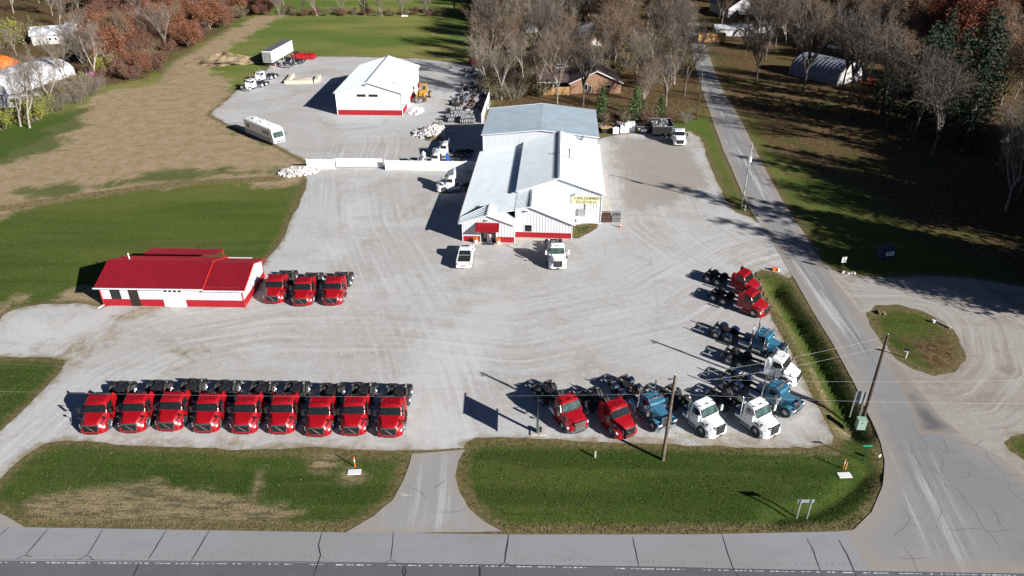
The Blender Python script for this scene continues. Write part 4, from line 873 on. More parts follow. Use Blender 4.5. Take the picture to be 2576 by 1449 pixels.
# ---------------------------------------------------------------- vehicles (local frame: front bumper at x=0, forward = +x, ground z=0)
def tyre_mesh(r=.52,w=.28,n=22):
    m=MB(); m.mat(M['tyre']); h=w/2
    m.lathe([(r*.56,-h*.7),(r*.62,-h*.98),(r*.88,-h),(r*.97,-h*.8),(r,-h*.62),(r,h*.62),(r*.97,h*.8),(r*.88,h),(r*.62,h*.98),(r*.56,h*.7),(r*.56,-h*.7)],axis='Y',n=n); return m
def rim_mesh(r=.52,w=.28,s=1,mat='alu',dish=.0,n=22):
    m=MB(); m.mat(M[mat]); h=w/2
    m.lathe([(r*.58,s*h*.95),(r*.54,s*h*.75),(r*.50,s*h*(.3-dish)),(r*.30,s*h*(.35-dish)),(r*.28,s*h*(.75-dish*.5)),(r*.16,s*h*(.9-dish*.5)),(0,s*h*(.92-dish*.5))],axis='Y',n=n)
    m.mat(M['frame'])
    for k in range(8):
        a=2*PI*k/8; m.box((r*.40*math.cos(a),s*h*(.36-dish),r*.40*math.sin(a)),(r*.1,.02,r*.1))
    return m
_WM={}
def wheel(par,x,y,r=.52,w=.28,mat='alu',side=1,dish=0):
    k=(r,w,mat,side,dish)
    if k not in _WM:
        a=tyre_mesh(r,w).build('wheel',smooth=40); b=rim_mesh(r,w,side,mat,dish).build('rim',smooth=40); b.parent=a; _WM[k]=(a,b); a.parent=par; a.location=(x,y,r); return a
    a,b=_WM[k]; a2=a.copy(); b2=b.copy(); C.objects.link(a2); C.objects.link(b2); b2.parent=a2; a2.parent=par; a2.location=(x,y,r); return a2
def sec8(x,wb,wf,wt,zb,zf,zt,c=.12):
    return [(x,-wb,zb),(x,wb,zb),(x,wf,zf),(x,wt+c*.2,zt-c),(x,wt-c,zt),(x,-wt+c,zt),(x,-wt-c*.2,zt-c),(x,-wf,zf)]
def pane(m,P,off=.015):
    "glass pane just proud of a body face"
    P=[Vector(p) for p in P]; n=(P[1]-P[0]).cross(P[2]-P[0]).normalized(); return [p+n*off for p in P]
def truck(label,paint,kind='aero',group=None,fairing=False,roof_white=None,mirror='plastic',bumper=None,stack=0,extenders=True,rim='alu',light_fender=False,a2=5.12,a3=6.45,tail=7.2,sleeper=0,cat='truck',hoodopen=False,plate=False):
    pm=M[paint]; T=thing('semi_truck',label,cat,(0,0,0),0,group)
    def part(mb,name,par=T,sm=35): return mb.build(name,parent=par,smooth=sm)
    bm=M[bumper] if bumper else pm
    ax=-1.2 if kind!='classic' else -.85
    # ---- hood, fenders, bumper
    m=MB(); m.mat(pm)
    if kind=='aero':
        H=[(-.03,.98,.93,.60,.42,.76,1.22),(-.10,1.06,1.02,.66,.34,.84,1.30),(-.35,1.16,1.14,.74,.34,.96,1.42),(-.60,1.20,1.18,.80,.36,1.08,1.54),(-.68,1.20,1.19,.82,.80,1.12,1.57),(-.90,1.2,1.2,.88,1.03,1.18,1.63),(-1.15,1.2,1.2,.94,1.10,1.26,1.72),(-1.38,1.2,1.2,1.0,1.08,1.32,1.79)]
        gr=(.60,.70,.57,1.22,.0); gm='grille'; cow=1.36
    elif kind=='conv':
        H=[(-.03,.92,.88,.52,.40,.72,1.38),(-.12,1.05,1.0,.58,.34,.82,1.47),(-.38,1.16,1.12,.64,.34,.98,1.56),(-.60,1.2,1.17,.70,.36,1.06,1.62),(-.68,1.2,1.18,.72,.80,1.10,1.64),(-.95,1.2,1.18,.79,1.05,1.18,1.72),(-1.2,1.18,1.15,.86,1.10,1.26,1.77),(-1.48,1.16,1.12,.94,1.08,1.32,1.83)]
        gr=(.50,.57,.57,1.40,.0); gm='grille'; cow=1.46
    else:
        H=[(-.34,.54,.54,.50,.75,1.1,1.60),(-.9,.58,.58,.54,.75,1.1,1.66),(-1.6,.70,.70,.62,.75,1.2,1.75),(-1.98,.82,.82,.74,.75,1.2,1.80)]
        cow=1.98
    m.loft([sec8(*h) for h in H]); hood=part(m,'hood')
    if hoodopen:
        hood.location=(.05,0,.35); hood.rotation_euler=(0,R(38),0)
    if kind!='classic':
        wb,wt,z0,z1,_=gr
        m=MB(); m.mat(M['chrome'] if kind=='conv' or bumper=='chrome' else M['grey_plastic']); m.loft([[(x,-wb-.04,z0-.05),(x,wb+.04,z0-.05),(x,wt+.05,z1+.05),(x,-wt-.05,z1+.05)] for x in (-.12,.05)])
        m.mat(M['grille'] if gm=='grille' else M['alu']); m.loft([[(x,-wb,z0),(x,wb,z0),(x,wt,z1),(x,-wt,z1)] for x in (.03,.07)])
        gl=part(m,'grille',hood,None)
        m=MB()
        if kind=='aero':
            m.mat(M['galv']); m.mat(M['sign_back']); m.tube([(.072,.30,z0+.06),(.072,-.30,z1-.08)],.007,4); m.lathe([(.05,.0),(.06,.0),(.06,.01),(.05,.01)],(.075,0,(z0+z1)/2),'X',12)
        elif roof_white=='casc':
            m.mat(M['chrome']); m.loft([[(x,-wb+.02,z0+.02),(x,wb-.02,z0+.02),(x,wt-.02,z1-.02),(x,-wt+.02,z1-.02)] for x in (.06,.085)]); m.mat(M['frame'])
            for k in range(7): m.box((.09,0,z0+.1+k*.11),(.01,2*wb*.96,.012))
        else:
            m.mat(M['chrome'])
            for y in (-.27,-.02,.23): m.box((.078,y,(z0+z1)/2),(.02,.03,z1-z0-.06))
            m.box((.07,0,z1+.02),(.03,.5,.06))
        part(m,'grille_trim',gl,None)
        for s in (-1,1):
            m=MB(); m.mat(M['lamp']); q=H[2]
            if kind=='aero':
                m.loft([[(-.10,s*.80,.70),(-.34,s*1.165,.80),(-.40,s*1.18,1.08),(-.24,s*1.05,.92)],[(-.05,s*.82,.70),(-.29,s*1.20,.80),(-.36,s*1.21,1.08),(-.19,s*1.08,.92)]])
                m.mat(M['plastic']).box((-.52,s*.98,1.33),(.5,.08,.03),rz=-s*.35,ry=.25)
            else:
                m.loft([[(-.08,s*.78,.72),(-.36,s*1.12,.74),(-.42,s*1.14,1.0),(-.16,s*.80,.98)],[(-.03,s*.82,.72),(-.31,s*1.17,.74),(-.37,s*1.18,1.0),(-.11,s*.84,.98)]])
                m.mat(M['plastic']).box((-1.2,s*1.16,1.40),(.42,.05,.10),ry=.15)
            part(m,'headlight',hood,None)
        m=MB(); m.mat(bm); b=[(-.0,-.62),(-.04,-.86),(-.30,-1.17),(-.66,-1.22),(-.66,1.22),(-.30,1.17),(-.04,.86),(0.,.62)]
        m.loft([[(x-.05,y,.24) for x,y in b],[(x+.08,y*1.01,.34) for x,y in b],[(x+.085,y*1.01,.56 if kind=='conv' else .52) for x,y in b]]); m.mat(M['frame']).box((.09,0,.32),(.03,1.1,.10))
        if plate: m.box((.10,0,.42),(.02,.3,.14))
        if kind=='aero':
            for s in (-1,1): m.mat(M['lamp']).box((-.06,s*.88,.42),(.1,.14,.07),rz=s*.6)
        part(m,'bumper')
    else:
        m=MB(); m.mat(M['chrome']).box((-.30,0,1.15),(.12,1.08,1.12)).box((-.34,0,1.70),(.2,1.12,.06)); g=part(m,'grille',sm=None)
        m=MB(); m.mat(M['grille']).box((-.235,0,1.15),(.02,.94,.98)); m.mat(M['chrome'])
        for k in range(9): m.box((-.225,-.40+k*.10,1.15),(.02,.02,.98))
        part(m,'grille_bars',g,None)
        m=MB(); m.mat(M['chrome']); b=[(0,-.9),(-.18,-1.24),(-.26,-1.24),(-.12,-.9),(-.12,.9),(-.26,1.24),(-.18,1.24),(0,.9)]
        m.loft([[(x,y,z) for x,y in b] for z in (.30,.70)]); part(m,'bumper',sm=None)
        for s in (-1,1):
            m=MB(); m.mat(pm); secs=[]
            for k in range(13):
                a=R(18+k*14.5); rr=.66 if k<11 else .66; cx,cz=ax+rr*math.cos(a),.52+rr*.92*math.sin(a)+.04
                if k==12: cz-=.12
                nx,nz=math.cos(a),math.sin(a)
                secs.append([(cx,s*.52,cz+.02),(cx+nx*.05,s*.56,cz+nz*.05+.03),(cx+nx*.05,s*1.12,cz+nz*.04),(cx,s*1.18,cz-.04),(cx-nx*.02,s*1.14,cz-.04),(cx-nx*.02,s*.54,cz)])
            m.loft(secs); part(m,'fender')
            m=MB(); m.mat(M['chrome']).box((-.22,s*.86,1.02),(.26,.42,.28)).mat(M['lamp']).box((-.08,s*.76,1.02),(.03,.16,.2)).box((-.08,s*.96,1.02),(.03,.16,.2)); part(m,'headlight',sm=None)
            m=MB(); m.mat(M['chrome']).lathe([(0,1.0),(.2,1.0),(.22,1.1),(.22,1.75),(.18,1.85),(0,1.88)],(-1.85,s*.95,0),'Z',14); part(m,'air_cleaner')
    # ---- cab
    cw=1.16 if kind!='classic' else .98; cl=1.50 if kind!='classic' else 1.32; x0=-cow
    zr=2.64 if kind=='aero' else (2.66 if kind=='conv' else 2.50)
    ws_=.42 if kind!='classic' else .16
    xb=x0-cl; fw=zr-.10; cow_z=(1.76 if kind=='aero' else 1.80 if kind=='conv' else 1.80)
    m=MB(); m.mat(pm)
    ctl=[(x0+.05,cw-.06,cw-.06,cw-.10,1.4,cow_z,.06),(x0-.05,cw,cw,cw-.10,1.6,cow_z+.10,.06),(x0-ws_,cw,cw,cw-.17,1.85,fw-.08,.10),(x0-ws_-.30,cw,cw,cw-.17,1.85,zr-.03,.13),(xb+.15,cw,cw,cw-.15,1.85,zr+.02,.13),(xb,cw-.02,cw-.02,cw-.18,1.85,zr-.03,.13)][::-1]
    CX=np.array(ctl); xs_=sorted(set([c[0] for c in ctl]+([-1.40-.16,-1.70,-1.76] if kind!='classic' else [x0-.3])))[::-1]
    xs_=[x for x in xs_ if xb<=x<=x0+.05]
    zbf=(lambda x: float(np.interp(x,[-9,-1.76,-1.74,-1.6,-1.45,-1.2],[.5,.5,.72,.98,1.06,1.10]))) if kind!='classic' else (lambda x:.62)
    secs=[]
    for x in xs_:
        v=[float(np.interp(x,CX[:,0],CX[:,j])) for j in range(1,7)]; secs.append(sec8(x,v[0],v[1],v[2],zbf(x),max(v[3],zbf(x)+.1),v[4],v[5]))
    fl=.50 if kind!='classic' else .62
    m.loft(secs); cab=part(m,'cab')
    # windshield, bowed forward at the middle
    gm_=M['glass'] if kind!='conv' else M['glass_green']
    m=MB(); m.mat(gm_); zb,ztp=cow_z+.07,fw-.07; xa,xc=x0-.03,x0-ws_+.03; wb2,wt2=cw-.13,cw-.24
    L=[];
    for k in range(7):
        t=-1+2*k/6; bow=.10*(1-t*t); L.append([(xa+bow,t*wb2,zb),(xc+bow+.02,t*wt2,ztp)])
    for a,b in zip(L[:-1],L[1:]): m.poly([a[0],b[0],b[1],a[1]])
    m.poly([L[0][0],L[0][1],(xc-.1,-wt2,ztp),(xa-.1,-wb2,zb)]); m.poly([L[-1][0],L[-1][1],(xc-.1,wt2,ztp),(xa-.1,wb2,zb)])
    m.poly([l[1] for l in L]+[(xc-.1,wt2,ztp),(xc-.1,-wt2,ztp)]); m.poly([l[0] for l in L]+[(xa-.1,wb2,zb),(xa-.1,-wb2,zb)])
    wsd=part(m,'windshield',cab,60)
    m=MB(); m.mat(M['plastic']).box((xa+.10,-.35,zb+.05),(.03,.8,.02)).box((xa+.10,.45,zb+.05),(.03,.8,.02)).box((xa+.05,0,zb-.02),(.12,2*wb2*.97,.05))
    part(m,'wipers',wsd,None)
    # roof cap / visor
    m=MB(); m.mat(pm)
    if kind=='aero':
        xv=x0-ws_+.22; rw=cw-.17
        m.loft([sec8(xv-.06,rw-.03,rw-.02,rw-.10,fw-.10,fw-.06,fw-.01,.03),sec8(xv-.16,rw,rw,rw-.05,fw-.12,fw-.06,zr-.01,.07),sec8(xv-.6,rw,rw,rw-.06,zr-.1,zr-.02,zr+.10,.08),sec8(xb+.1,rw,rw,rw-.08,zr-.1,zr-.02,zr+.14,.08)]); part(m,'roof_cap',cab)
        m=MB(); m.mat(pm)
        for y in (-.42,.02,.46): m.box(((xv+xb)/2-.10,y,zr+.125),(cl-.62,.36 if abs(y)<.1 else .30,.03),ry=.03)
        m.mat(M['plastic']).box((xb+.35,.62,zr+.18),(.05,.05,.12)).box((xb+.2,-.1,zr+.17),(.05,.3,.05)); part(m,'roof_panels',cab,None)
    elif kind=='conv':
        xv=x0-ws_+.10; rw=cw-.20
        m.loft([sec8(xv-.04,rw-.05,rw-.04,rw-.14,fw-.10,fw-.06,fw-.02,.03),sec8(xv-.14,rw,rw,rw-.08,fw-.12,fw-.05,zr-.02,.08),sec8(xv-.6,rw,rw,rw-.10,zr-.1,zr-.02,zr+.10,.10),sec8(xb+.15,rw,rw,rw-.10,zr-.1,zr-.02,zr+.12,.10)]); part(m,'roof_cap',cab)
    else:
        m=MB(); m.mat(pm); b=[(x0-.12,-.94),(x0+.20,-.90),(x0+.30,0),(x0+.20,.90),(x0-.12,.94)]
        m.loft([[(x,y,2.16) for x,y in b],[(x-.10,y*.97,2.40) for x,y in b]]); part(m,'sun_visor',cab,None)
    # lamps on roof
    m=MB(); m.mat(M['amber'] if kind=='classic' else M['plastic'])
    for y in (-.75,-.16,0,.16,.75): m.box((x0-ws_-.12,y,(zr+.10 if kind!='classic' else zr+.03)),(.14,.07,.06))
    if kind=='classic':
        m.mat(M['chrome'])
        for y in (-.62,-.3,0,.3,.62): m.lathe([(0,-.1),(.05,-.1),(.07,.1),(0,.12)],(x0-ws_-.2,y,zr+.07),'X',8)
        for y in (-.35,.35): m.tube([(x0-ws_-.4,y,zr+.12),(x0-ws_-1.0,y,zr+.12)],.035,6)
    part(m,'marker_lights',cab,None)
    for s in (-1,1):
        m=MB(); m.mat(M['glass']); xs=x0-ws_+.02; xe=xs-.78; zbw=1.80 if kind!='classic' else 1.68; ztw=zr-.26
        yb,yt=s*(cw+.006),s*(cw-.105)
        m.loft([[(xs+.32 if kind!='classic' else xs+.08,yb,zbw+.10),(xe,yb,zbw+.02),(xe,yt,ztw),(xs-.02,yt,ztw)],[(xs+.32 if kind!='classic' else xs+.08,yb+s*.02,zbw+.10),(xe,yb+s*.02,zbw+.02),(xe,yt+s*.02,ztw),(xs-.02,yt+s*.02,ztw)]]); part(m,'side_window',cab,None)
        m=MB(); m.mat(pm).loft([[(xs+.06,s*(cw-.01),fl+.12),(xe-.06,s*(cw-.01),fl+.12),(xe-.06,s*(cw-.01),zbw-.02),(xs+.34,s*(cw-.01),zbw-.02)],[(xs+.06,s*(cw+.012),fl+.12),(xe-.06,s*(cw+.012),fl+.12),(xe-.06,s*(cw+.012),zbw-.02),(xs+.34,s*(cw+.012),zbw-.02)]]); m.mat(M['plastic']).box((xe+.12,s*(cw+.03),zbw-.22),(.16,.03,.05)); part(m,'door',cab,None)
        mm=M[mirror]; m=MB(); mm2=M['frame'] if mirror!='chrome' else M['chrome']
        m.mat(mm2).tube([(x0-.10,s*(cw-.05),2.2),(x0+.0,s*(cw+.30),2.3)],.025,5).tube([(x0-.10,s*(cw-.05),1.68),(x0+.0,s*(cw+.30),1.72)],.025,5); m.mat(mm).box((x0+.0,s*(cw+.34),2.0),(.13,.24,.62),rz=s*.2); part(m,'mirror',cab,None)
        if kind!='classic':
            m=MB(); m.mat(M['plastic']).tube([(-.72,s*1.02,1.35),(-.66,s*1.18,1.62)],.025,5).box((-.66,s*1.22,1.68),(.10,.22,.18)); part(m,'hood_mirror',hood,None)
        m=MB(); m.mat(M['alu'] if paint!='truck_red' else pm).box((xb+cl/2-.1,s*(cw-.04),.42),(cl*.72,.30,.30)).mat(M['frame']).box((xb+cl/2-.1,s*(cw+.08),.34),(cl*.6,.14,.04)).box((xb+cl/2-.1,s*(cw+.10),.62),(cl*.5,.08,.03)); part(m,'step',sm=None)
        if kind=='classic' or stack==2 or (stack==1 and s==-1):
            hh=3.45 if kind=='classic' else 3.05; yy=s*(cw-.06); m=MB(); m.mat(M['chrome']).tube([(xb-.22,yy,.75),(xb-.22,yy,1.0),(xb-.22,yy,hh-.15),(xb-.22 ,yy,hh)] if kind=='classic' else [(xb-.20,yy,.7),(xb-.20,yy,hh),(xb-.34,yy,hh+.14)],[.10,.10,.065,.065] if kind=='classic' else [.09,.07,.07],10); part(m,'exhaust_stack')
        if extenders and kind=='aero':
            m=MB(); m.mat(pm).loft([[(xb+.06,s*(cw-.02),.7),(xb-.42,s*(cw+.03),.75),(xb-.46,s*(cw+.03),2.3),(xb-.30,s*(cw-.02),zr+.12),(xb+.04,s*(cw-.14),zr+.06),(xb+.08,s*(cw-.02),2.0)],[(xb+.06,s*(cw+.03),.7),(xb-.42,s*(cw+.08),.75),(xb-.46,s*(cw+.08),2.3),(xb-.30,s*(cw+.03),zr+.12),(xb+.04,s*(cw-.09),zr+.06),(xb+.08,s*(cw+.03),2.0)]]); part(m,'side_extender',cab,None)
        # tanks and boxes
        m=MB(); m.mat(M['alu']).lathe([(0,-.62),(.30,-.62),(.33,-.58),(.33,.58),(.30,.62),(0,.62)],(xb-.25 if kind!='classic' else xb-.9,s*.86,.68),'X',16); m.mat(M['chrome'])
        tx=xb-.25 if kind!='classic' else xb-.9
        for q in (-.4,.4): m.lathe([(.345,-.03),(.345,.03)],(tx+q,s*.86,.68),'X',16)
        part(m,'fuel_tank')
    if fairing:
        m=MB(); m.mat(pm); m.loft([sec8(x0-.5,.75,.75,.6,zr+.05,zr+.08,zr+.16,.04),sec8(x0-1.2,.95,.95,.75,zr+.05,zr+.25,zr+.62,.12),sec8(xb+.05,1.02,1.0,.88,zr+.05,zr+.5,zr+1.10,.15),sec8(xb-.25,1.04,1.0,.9,zr-.2,zr+.5,zr+1.12,.15)]); part(m,'roof_fairing',cab)
    # ---- chassis
    m=MB(); m.mat(M['frame'])
    for s in (-1,1): m.box(((-.4-tail)/2,s*.43,.88),(tail-.4,.09,.28))
    for x in (xb-.3,-a2+.75,(-a2-a3)/2,-tail+.1): m.box((x,0,.88),(.12,.86,.2))
    for x in (ax,): m.box((x,0,.5),(.14,1.9,.14))
    for x in (-a2,-a3): m.box((x,0,.52),(.26,1.9,.24)); m.lathe([(0,-.25),(.25,-.2),(.28,0),(.25,.2),(0,.25)],(x,0,.55),'Y',10)
    m.box((-1.0,0,.9),(1.2,.8,.5)).box((xb-.35,0,.95),(.7,.8,.35)).box((xb-.08,0,1.5),(.14,1.5,.9)); m.tube([(xb-.1,.2,1.6),(xb-.7,.3,1.15),(xb-1.2,.1,1.05)],.03,5).tube([(xb-.1,-.2,1.7),(xb-.6,-.25,1.2),(xb-1.3,-.1,1.05)],.03,5)
    part(m,'chassis')
    m=MB(); m.mat(M['frame']); xc5=(-a2-a3)/2+.1
    m.loft([[(xc5+.5*math.cos(a),.46*math.sin(a),z) for a in np.linspace(0,2*PI,16,endpoint=False)] for z in (1.10,1.16)]); m.box((xc5-.65,.25,1.08),(.5,.16,.06),ry=-.15).box((xc5-.65,-.25,1.08),(.5,.16,.06),ry=-.15).box((xc5,0,1.03),(.5,.9,.12)); part(m,'fifth_wheel')
    if kind!='aero':
        m=MB(); m.mat(M['alu']).box((xb-.85,0,1.06),(.9,.95,.04))
        for k in range(6): m.box((xb-.5-k*.14,0,1.09),(.05,.95,.02))
        part(m,'deck_plate',sm=None)
    for s in (-1,1):
        m=MB(); m.mat(M['frame']).box((-tail+.05,s*.92,.62),(.03,.6,.62)).box((-tail+.02,s*.8,.98),(.05,.75,.06)); part(m,'mud_flap',sm=None)
        if light_fender or kind=='classic':
            m=MB(); m.mat(M['chrome'] if kind=='classic' else M['alu']); 
            for xx in ((-a2,-a3) if kind=='classic' else (-a3,)):
                m.loft([[(xx+.60*math.cos(a),s*.68,.52+.60*math.sin(a)),(xx+.60*math.cos(a),s*1.26,.52+.60*math.sin(a)),(xx+.62*math.cos(a),s*1.26,.52+.62*math.sin(a)),(xx+.62*math.cos(a),s*.68,.52+.62*math.sin(a))] for a in np.linspace(R(35),R(150),9)])
            part(m,'rear_fender')
        wheel(T,ax,s*1.04,.52,.30,rim if rim!='alu' else 'alu',s)
        for xx in (-a2,-a3): wheel(T,xx,s*1.08,.52,.27,rim,s,.5); wheel(T,xx,s*.76,.52,.27,'frame',s,.5)
    m=MB(); m.mat(M['tail']).box((-tail-.02,.3,.9),(.04,.16,.1)).box((-tail-.02,-.3,.9),(.04,.16,.1)); part(m,'tail_light',sm=None)
    return T
def put(T,front,head,z=.03): T.location=(front[0],front[1],z); T.rotation_euler=(0,0,head); return T
GR1='red day cab trucks in the long front row'; GR2='red day cab trucks beside the office'
ordn=['leftmost','second from the left','third from the left','fourth from the left','middle (fifth)','sixth from the left','seventh from the left','second from the right','rightmost']
proto=truck('red day cab truck, leftmost of the nine in the front row','truck_red','aero',GR1)
proto2=None
FR=[(231,1092),(329,1088.5),(424,1084),(517,1088.5),(612,1091),(705,1091.5),(797,1098),(888,1095.5),(980,1099.5)]
def headto(front,back): return math.atan2(front[1]-back[1],front[0]-back[0])
H9=R(-90)
for i,p in enumerate(FR):
    o=proto if i==0 else dup(proto,(0,0,0),0,'red day cab truck, %s in the front row of nine'%ordn[i],GR1)
    put(o,G(*p,.3),H9+R([.8,.2,-.6,.4,0,.3,-.3,.2,-1.2][i]))
rw_=random.Random(8)
for T_ in [o for o in C.objects if o.get('group')==GR1]:
    a_=rw_.uniform(-.35,.35)
    for c_ in kids(T_):
        if c_.name.startswith('wheel') and abs(c_.location.x+1.2)<.05: c_.rotation_euler=(0,0,a_)
    T_.location.x+=rw_.uniform(-.07,.07)
for i,p in enumerate([(687,763),(759,769.5),(835,767.5)]):
    put(dup(proto,(0,0,0),0,'red day cab truck, %s of the three beside the office'%['nearest the office wall','middle one','rightmost'][i],GR2),G(*p,.3),H9+R([-.5,.5,-1][i]))
def by_hub(T,hubpx,head,ax=1.2,side=-1,z=.5,y=1.04):
    "place so that the front hub on one side lands on a seen point"
    h=Vector(S(*hubpx,z)); f=Vector((math.cos(head),math.sin(head))); n=Vector((-f.y,f.x))*side
    return put(T,h+f*ax-n*y,head)
def by_rear(T,hubpx,head,a3,side=-1,z=.5,y=1.2):
    h=Vector(S(*hubpx,z)); f=Vector((math.cos(head),math.sin(head))); n=Vector((-f.y,f.x))*side
    return put(T,h+f*a3-n*y,head)
GR3='trucks parked at an angle by the road'
by_rear(dup(proto,(0,0,0),0,'farther of two red trucks parked side by side on the right edge of the lot','red trucks on the right edge of the lot'),(2762,1093),R(-41),6.45)
by_rear(dup(proto,(0,0,0),0,'nearer of two red trucks parked side by side on the right edge of the lot','red trucks on the right edge of the lot'),(2783.5,1167.4),R(-42),6.45)
by_hub(dup(proto,(0,0,0),0,'red truck parked at an angle between the chrome-grilled red truck and a blue truck',GR3),(2390,1684.6),R(-62))
t=truck('red rounded truck with a big chrome grille, left end of the angled row','truck_red','conv',GR3,roof_white='casc',mirror='alu',bumper='grey_plastic',a2=5.37,a3=6.7,tail=7.5); by_hub(t,(2201.4,1663.6),R(-63.3))
W1=truck('left one of the white pair of trucks at an angle in the front row','truck_white','conv',GR3,mirror='truck_white',stack=1,a2=5.4,a3=6.7,tail=7.7,plate=True); by_hub(W1,(2743,1683.4),R(-58))
by_hub(dup(W1,(0,0,0),0,'right one of the white pair of trucks at an angle in the front row',GR3),(2953,1684.6),R(-58))
put(dup(W1,(0,0,0),0,'white truck with a tall grille facing the camera in front of the workshop',None),S(2179,1052,.25),R(-90)+.03)
B1=truck('blue long-nosed truck with chrome stacks in the front row behind the utility pole','truck_blue','classic','blue long-nosed trucks',mirror='chrome',a2=6.15,a3=7.5,tail=8.3); by_hub(B1,(2553,1666),R(-62.5),.85)
by_hub(dup(B1,(0,0,0),0,'blue long-nosed truck at the right end of the front row','blue long-nosed trucks'),(3068,1613.5),R(-46.3),.85)
by_rear(dup(B1,(0,0,0),0,'blue long-nosed truck on the right edge of the lot, behind the white truck','blue long-nosed trucks'),(2793.9,1312.3),R(-38.5),7.5)
W2=truck('white truck with a dark grille between two blue trucks on the right edge','truck_white','aero','white trucks',mirror='plastic',a2=5.9,a3=7.2,tail=8.1); by_rear(W2,(2841.5,1412.4),R(-37),7.2)
t=dup(W2,(0,0,0),0,'white truck with a dark square grille facing the camera beside the open dumpster','white trucks'); put(t,S(2656,567,.3),R(-92))
W3=truck('white truck with a tall roof fairing facing left just in front of the vinyl fence','truck_white','conv','white trucks near the fence',fairing=True,mirror='plastic',a2=5.1,a3=6.4,tail=7.0)
by_hub(W3,(1735.2,742.8),R(-177),side=1)
W4=truck('white truck with its hood tipped open and blue parts, just behind the fence','truck_white','conv','white trucks near the fence',mirror='plastic',hoodopen=True,a2=4.9,a3=6.2,tail=7.0)
put(W4,S(1655,645,.3),R(-176))
m=MB(); m.mat(M['blue_part']).box((-4.25,-.6,1.5),(.4,.7,1.2)).box((-4.5,.3,1.2),(.7,.6,.6)).tube([(-4.2,.9,1),(-4.4,.6,2.2),(-4.3,-.2,2.6)],.1,6); m.build('blue_parts',parent=W4)
t=dup(W1,(0,0,0),0,'white truck facing left in shade behind the open-hooded one','white trucks near the fence'); put(t,S(1690,606,.3),R(-176))
W5=truck('nearer of two square white trucks at the far left gravel edge','truck_white','classic','white trucks by the far gravel edge',mirror='frame',a2=5.0,a3=6.4,tail=7.4,rim='truck_white')
put(W5,S(952,353,.3),R(-118))
t=dup(W5,(0,0,0),0,'farther of two square white trucks at the far left gravel edge','white trucks by the far gravel edge'); put(t,S(990,321,.3),R(-120))
K1=truck('black long-nosed truck beside the white box trailer','truck_black','classic',None,mirror='chrome',a2=5.6,a3=7.0,tail=8.0); put(K1,S(1110,263,.3),R(-112))
# red hoods heaped behind the black truck
t=thing('spare_hoods','row of bright red spare truck hoods behind the black truck','truck hoods',(*S(1160,236),.03),R(66))
for k in range(4):
    m=MB(); m.mat(M['truck_red']); m.loft([sec8(a,b,b,b*.6,.2,.9+c,1.3+c,.1) for a,b,c in ((0,.95,0),(-.6,1.1,.3),(-1.6,1.1,.7))]); o=m.build('hood',parent=t,smooth=35); o.location=(k*.6+2.4,-.8-k*1.0,.2); o.rotation_euler=(0,-.3,-.9)
m=MB(); m.mat(M['truck_red']).box((0,0,1.2),(2.4,2.2,1.5)).box((-1,1.2,.8),(2.2,1.0,1.2)).mat(M['frame']).box((.5,.3,2.05),(1.5,1.2,.3)); m.build('cab_shell',parent=t)
# ---- box trailer
TL=thing('box_trailer','long white box trailer with grey rear doors parked at the far gravel edge','trailer',(*S(1050,262),0),R(84))
tw=1.3; tl=24.5*.68; m=MB(); m.mat(M['trim']).b2((0,-tw,1.2),(15.5,tw,4.2)); m.build('body',parent=TL)
m=MB(); m.mat(M['sign_back']).b2((-.02,-tw-.02,4.2),(15.52,tw+.02,4.25)); M['troof']=plain('grey_trailer_roof',(.12,.12,.14),.6,var=.15); m.mats=[M['troof']]; m.build('roof',parent=TL)
m=MB(); m.mat(M['galv']).b2((-.06,-tw+.15,1.3),(-.01,tw-.15,3.95)).mat(M['plastic']).b2((-.08,-.02,1.3),(-.065,.02,3.95)).b2((-.1,-.75,1.3),(-.07,-.71,3.95)).b2((-.1,.71,1.3),(-.07,.75,3.95)); m.build('rear_doors',parent=TL)
m=MB(); m.mat(M['frame']).b2((.2,-.5,.9),(15,.5,1.2)).box((-.0,0,.6),(.1,2,.12)).box((.0,-.8,.9),(.1,.1,.6)).box((0,.8,.9),(.1,.1,.6)).box((11.8,.8,.6),(.15,.15,1.2)).box((11.8,-.8,.6),(.15,.15,1.2)); m.build('underframe',parent=TL)
for xx in (1.6,2.95):
    for s in (-1,1): wheel(TL,xx,s*1.2,.52,.27,'alu',s,.5)
for i,(a,b) in enumerate(((1070,268),(1076,262))): cone(a,b,'orange traffic cone behind the box trailer, %s of the two'%('left','right')[i])
# ---- motorhome
RV=thing('motorhome','long white motorhome with dark side stripes and several roof units','motorhome',(0,0,0),0)
rl=11.2
def rs(x,w,z0,z1,c=.2): return [(x,-w,z0),(x,w,z0),(x,w,z1-c),(x,w-c,z1),(x,-w+c,z1),(x,-w,z1-c)]
m=MB(); m.mat(M['truck_white']); m.loft([rs(0,1.12,.45,1.35,.1),rs(-.12,1.24,.42,1.45,.12),rs(-.45,1.28,.42,3.05),rs(-1.0,1.28,.42,3.3),rs(-rl+.1,1.28,.42,3.3),rs(-rl,1.22,.5,3.2)]); body=m.build('body',parent=RV,smooth=30)
m=MB(); m.mat(M['glass_green']); m.loft([[(-.13,-1.1,1.48),(-.13,1.1,1.48),(-.40,1.06,2.6),(-.40,-1.06,2.6)],[(-.06,-1.1,1.48),(-.06,1.1,1.48),(-.35,1.06,2.6),(-.35,-1.06,2.6)]]); m.build('windshield',parent=RV)
m=MB(); m.mat(M['truck_white']); m.loft([rs(-.12,1.1,2.62,2.72,.05),rs(-.3,1.2,2.6,3.15,.15),rs(-1.2,1.24,3.2,3.36,.1)]); m.build('front_cap',parent=RV,smooth=35)
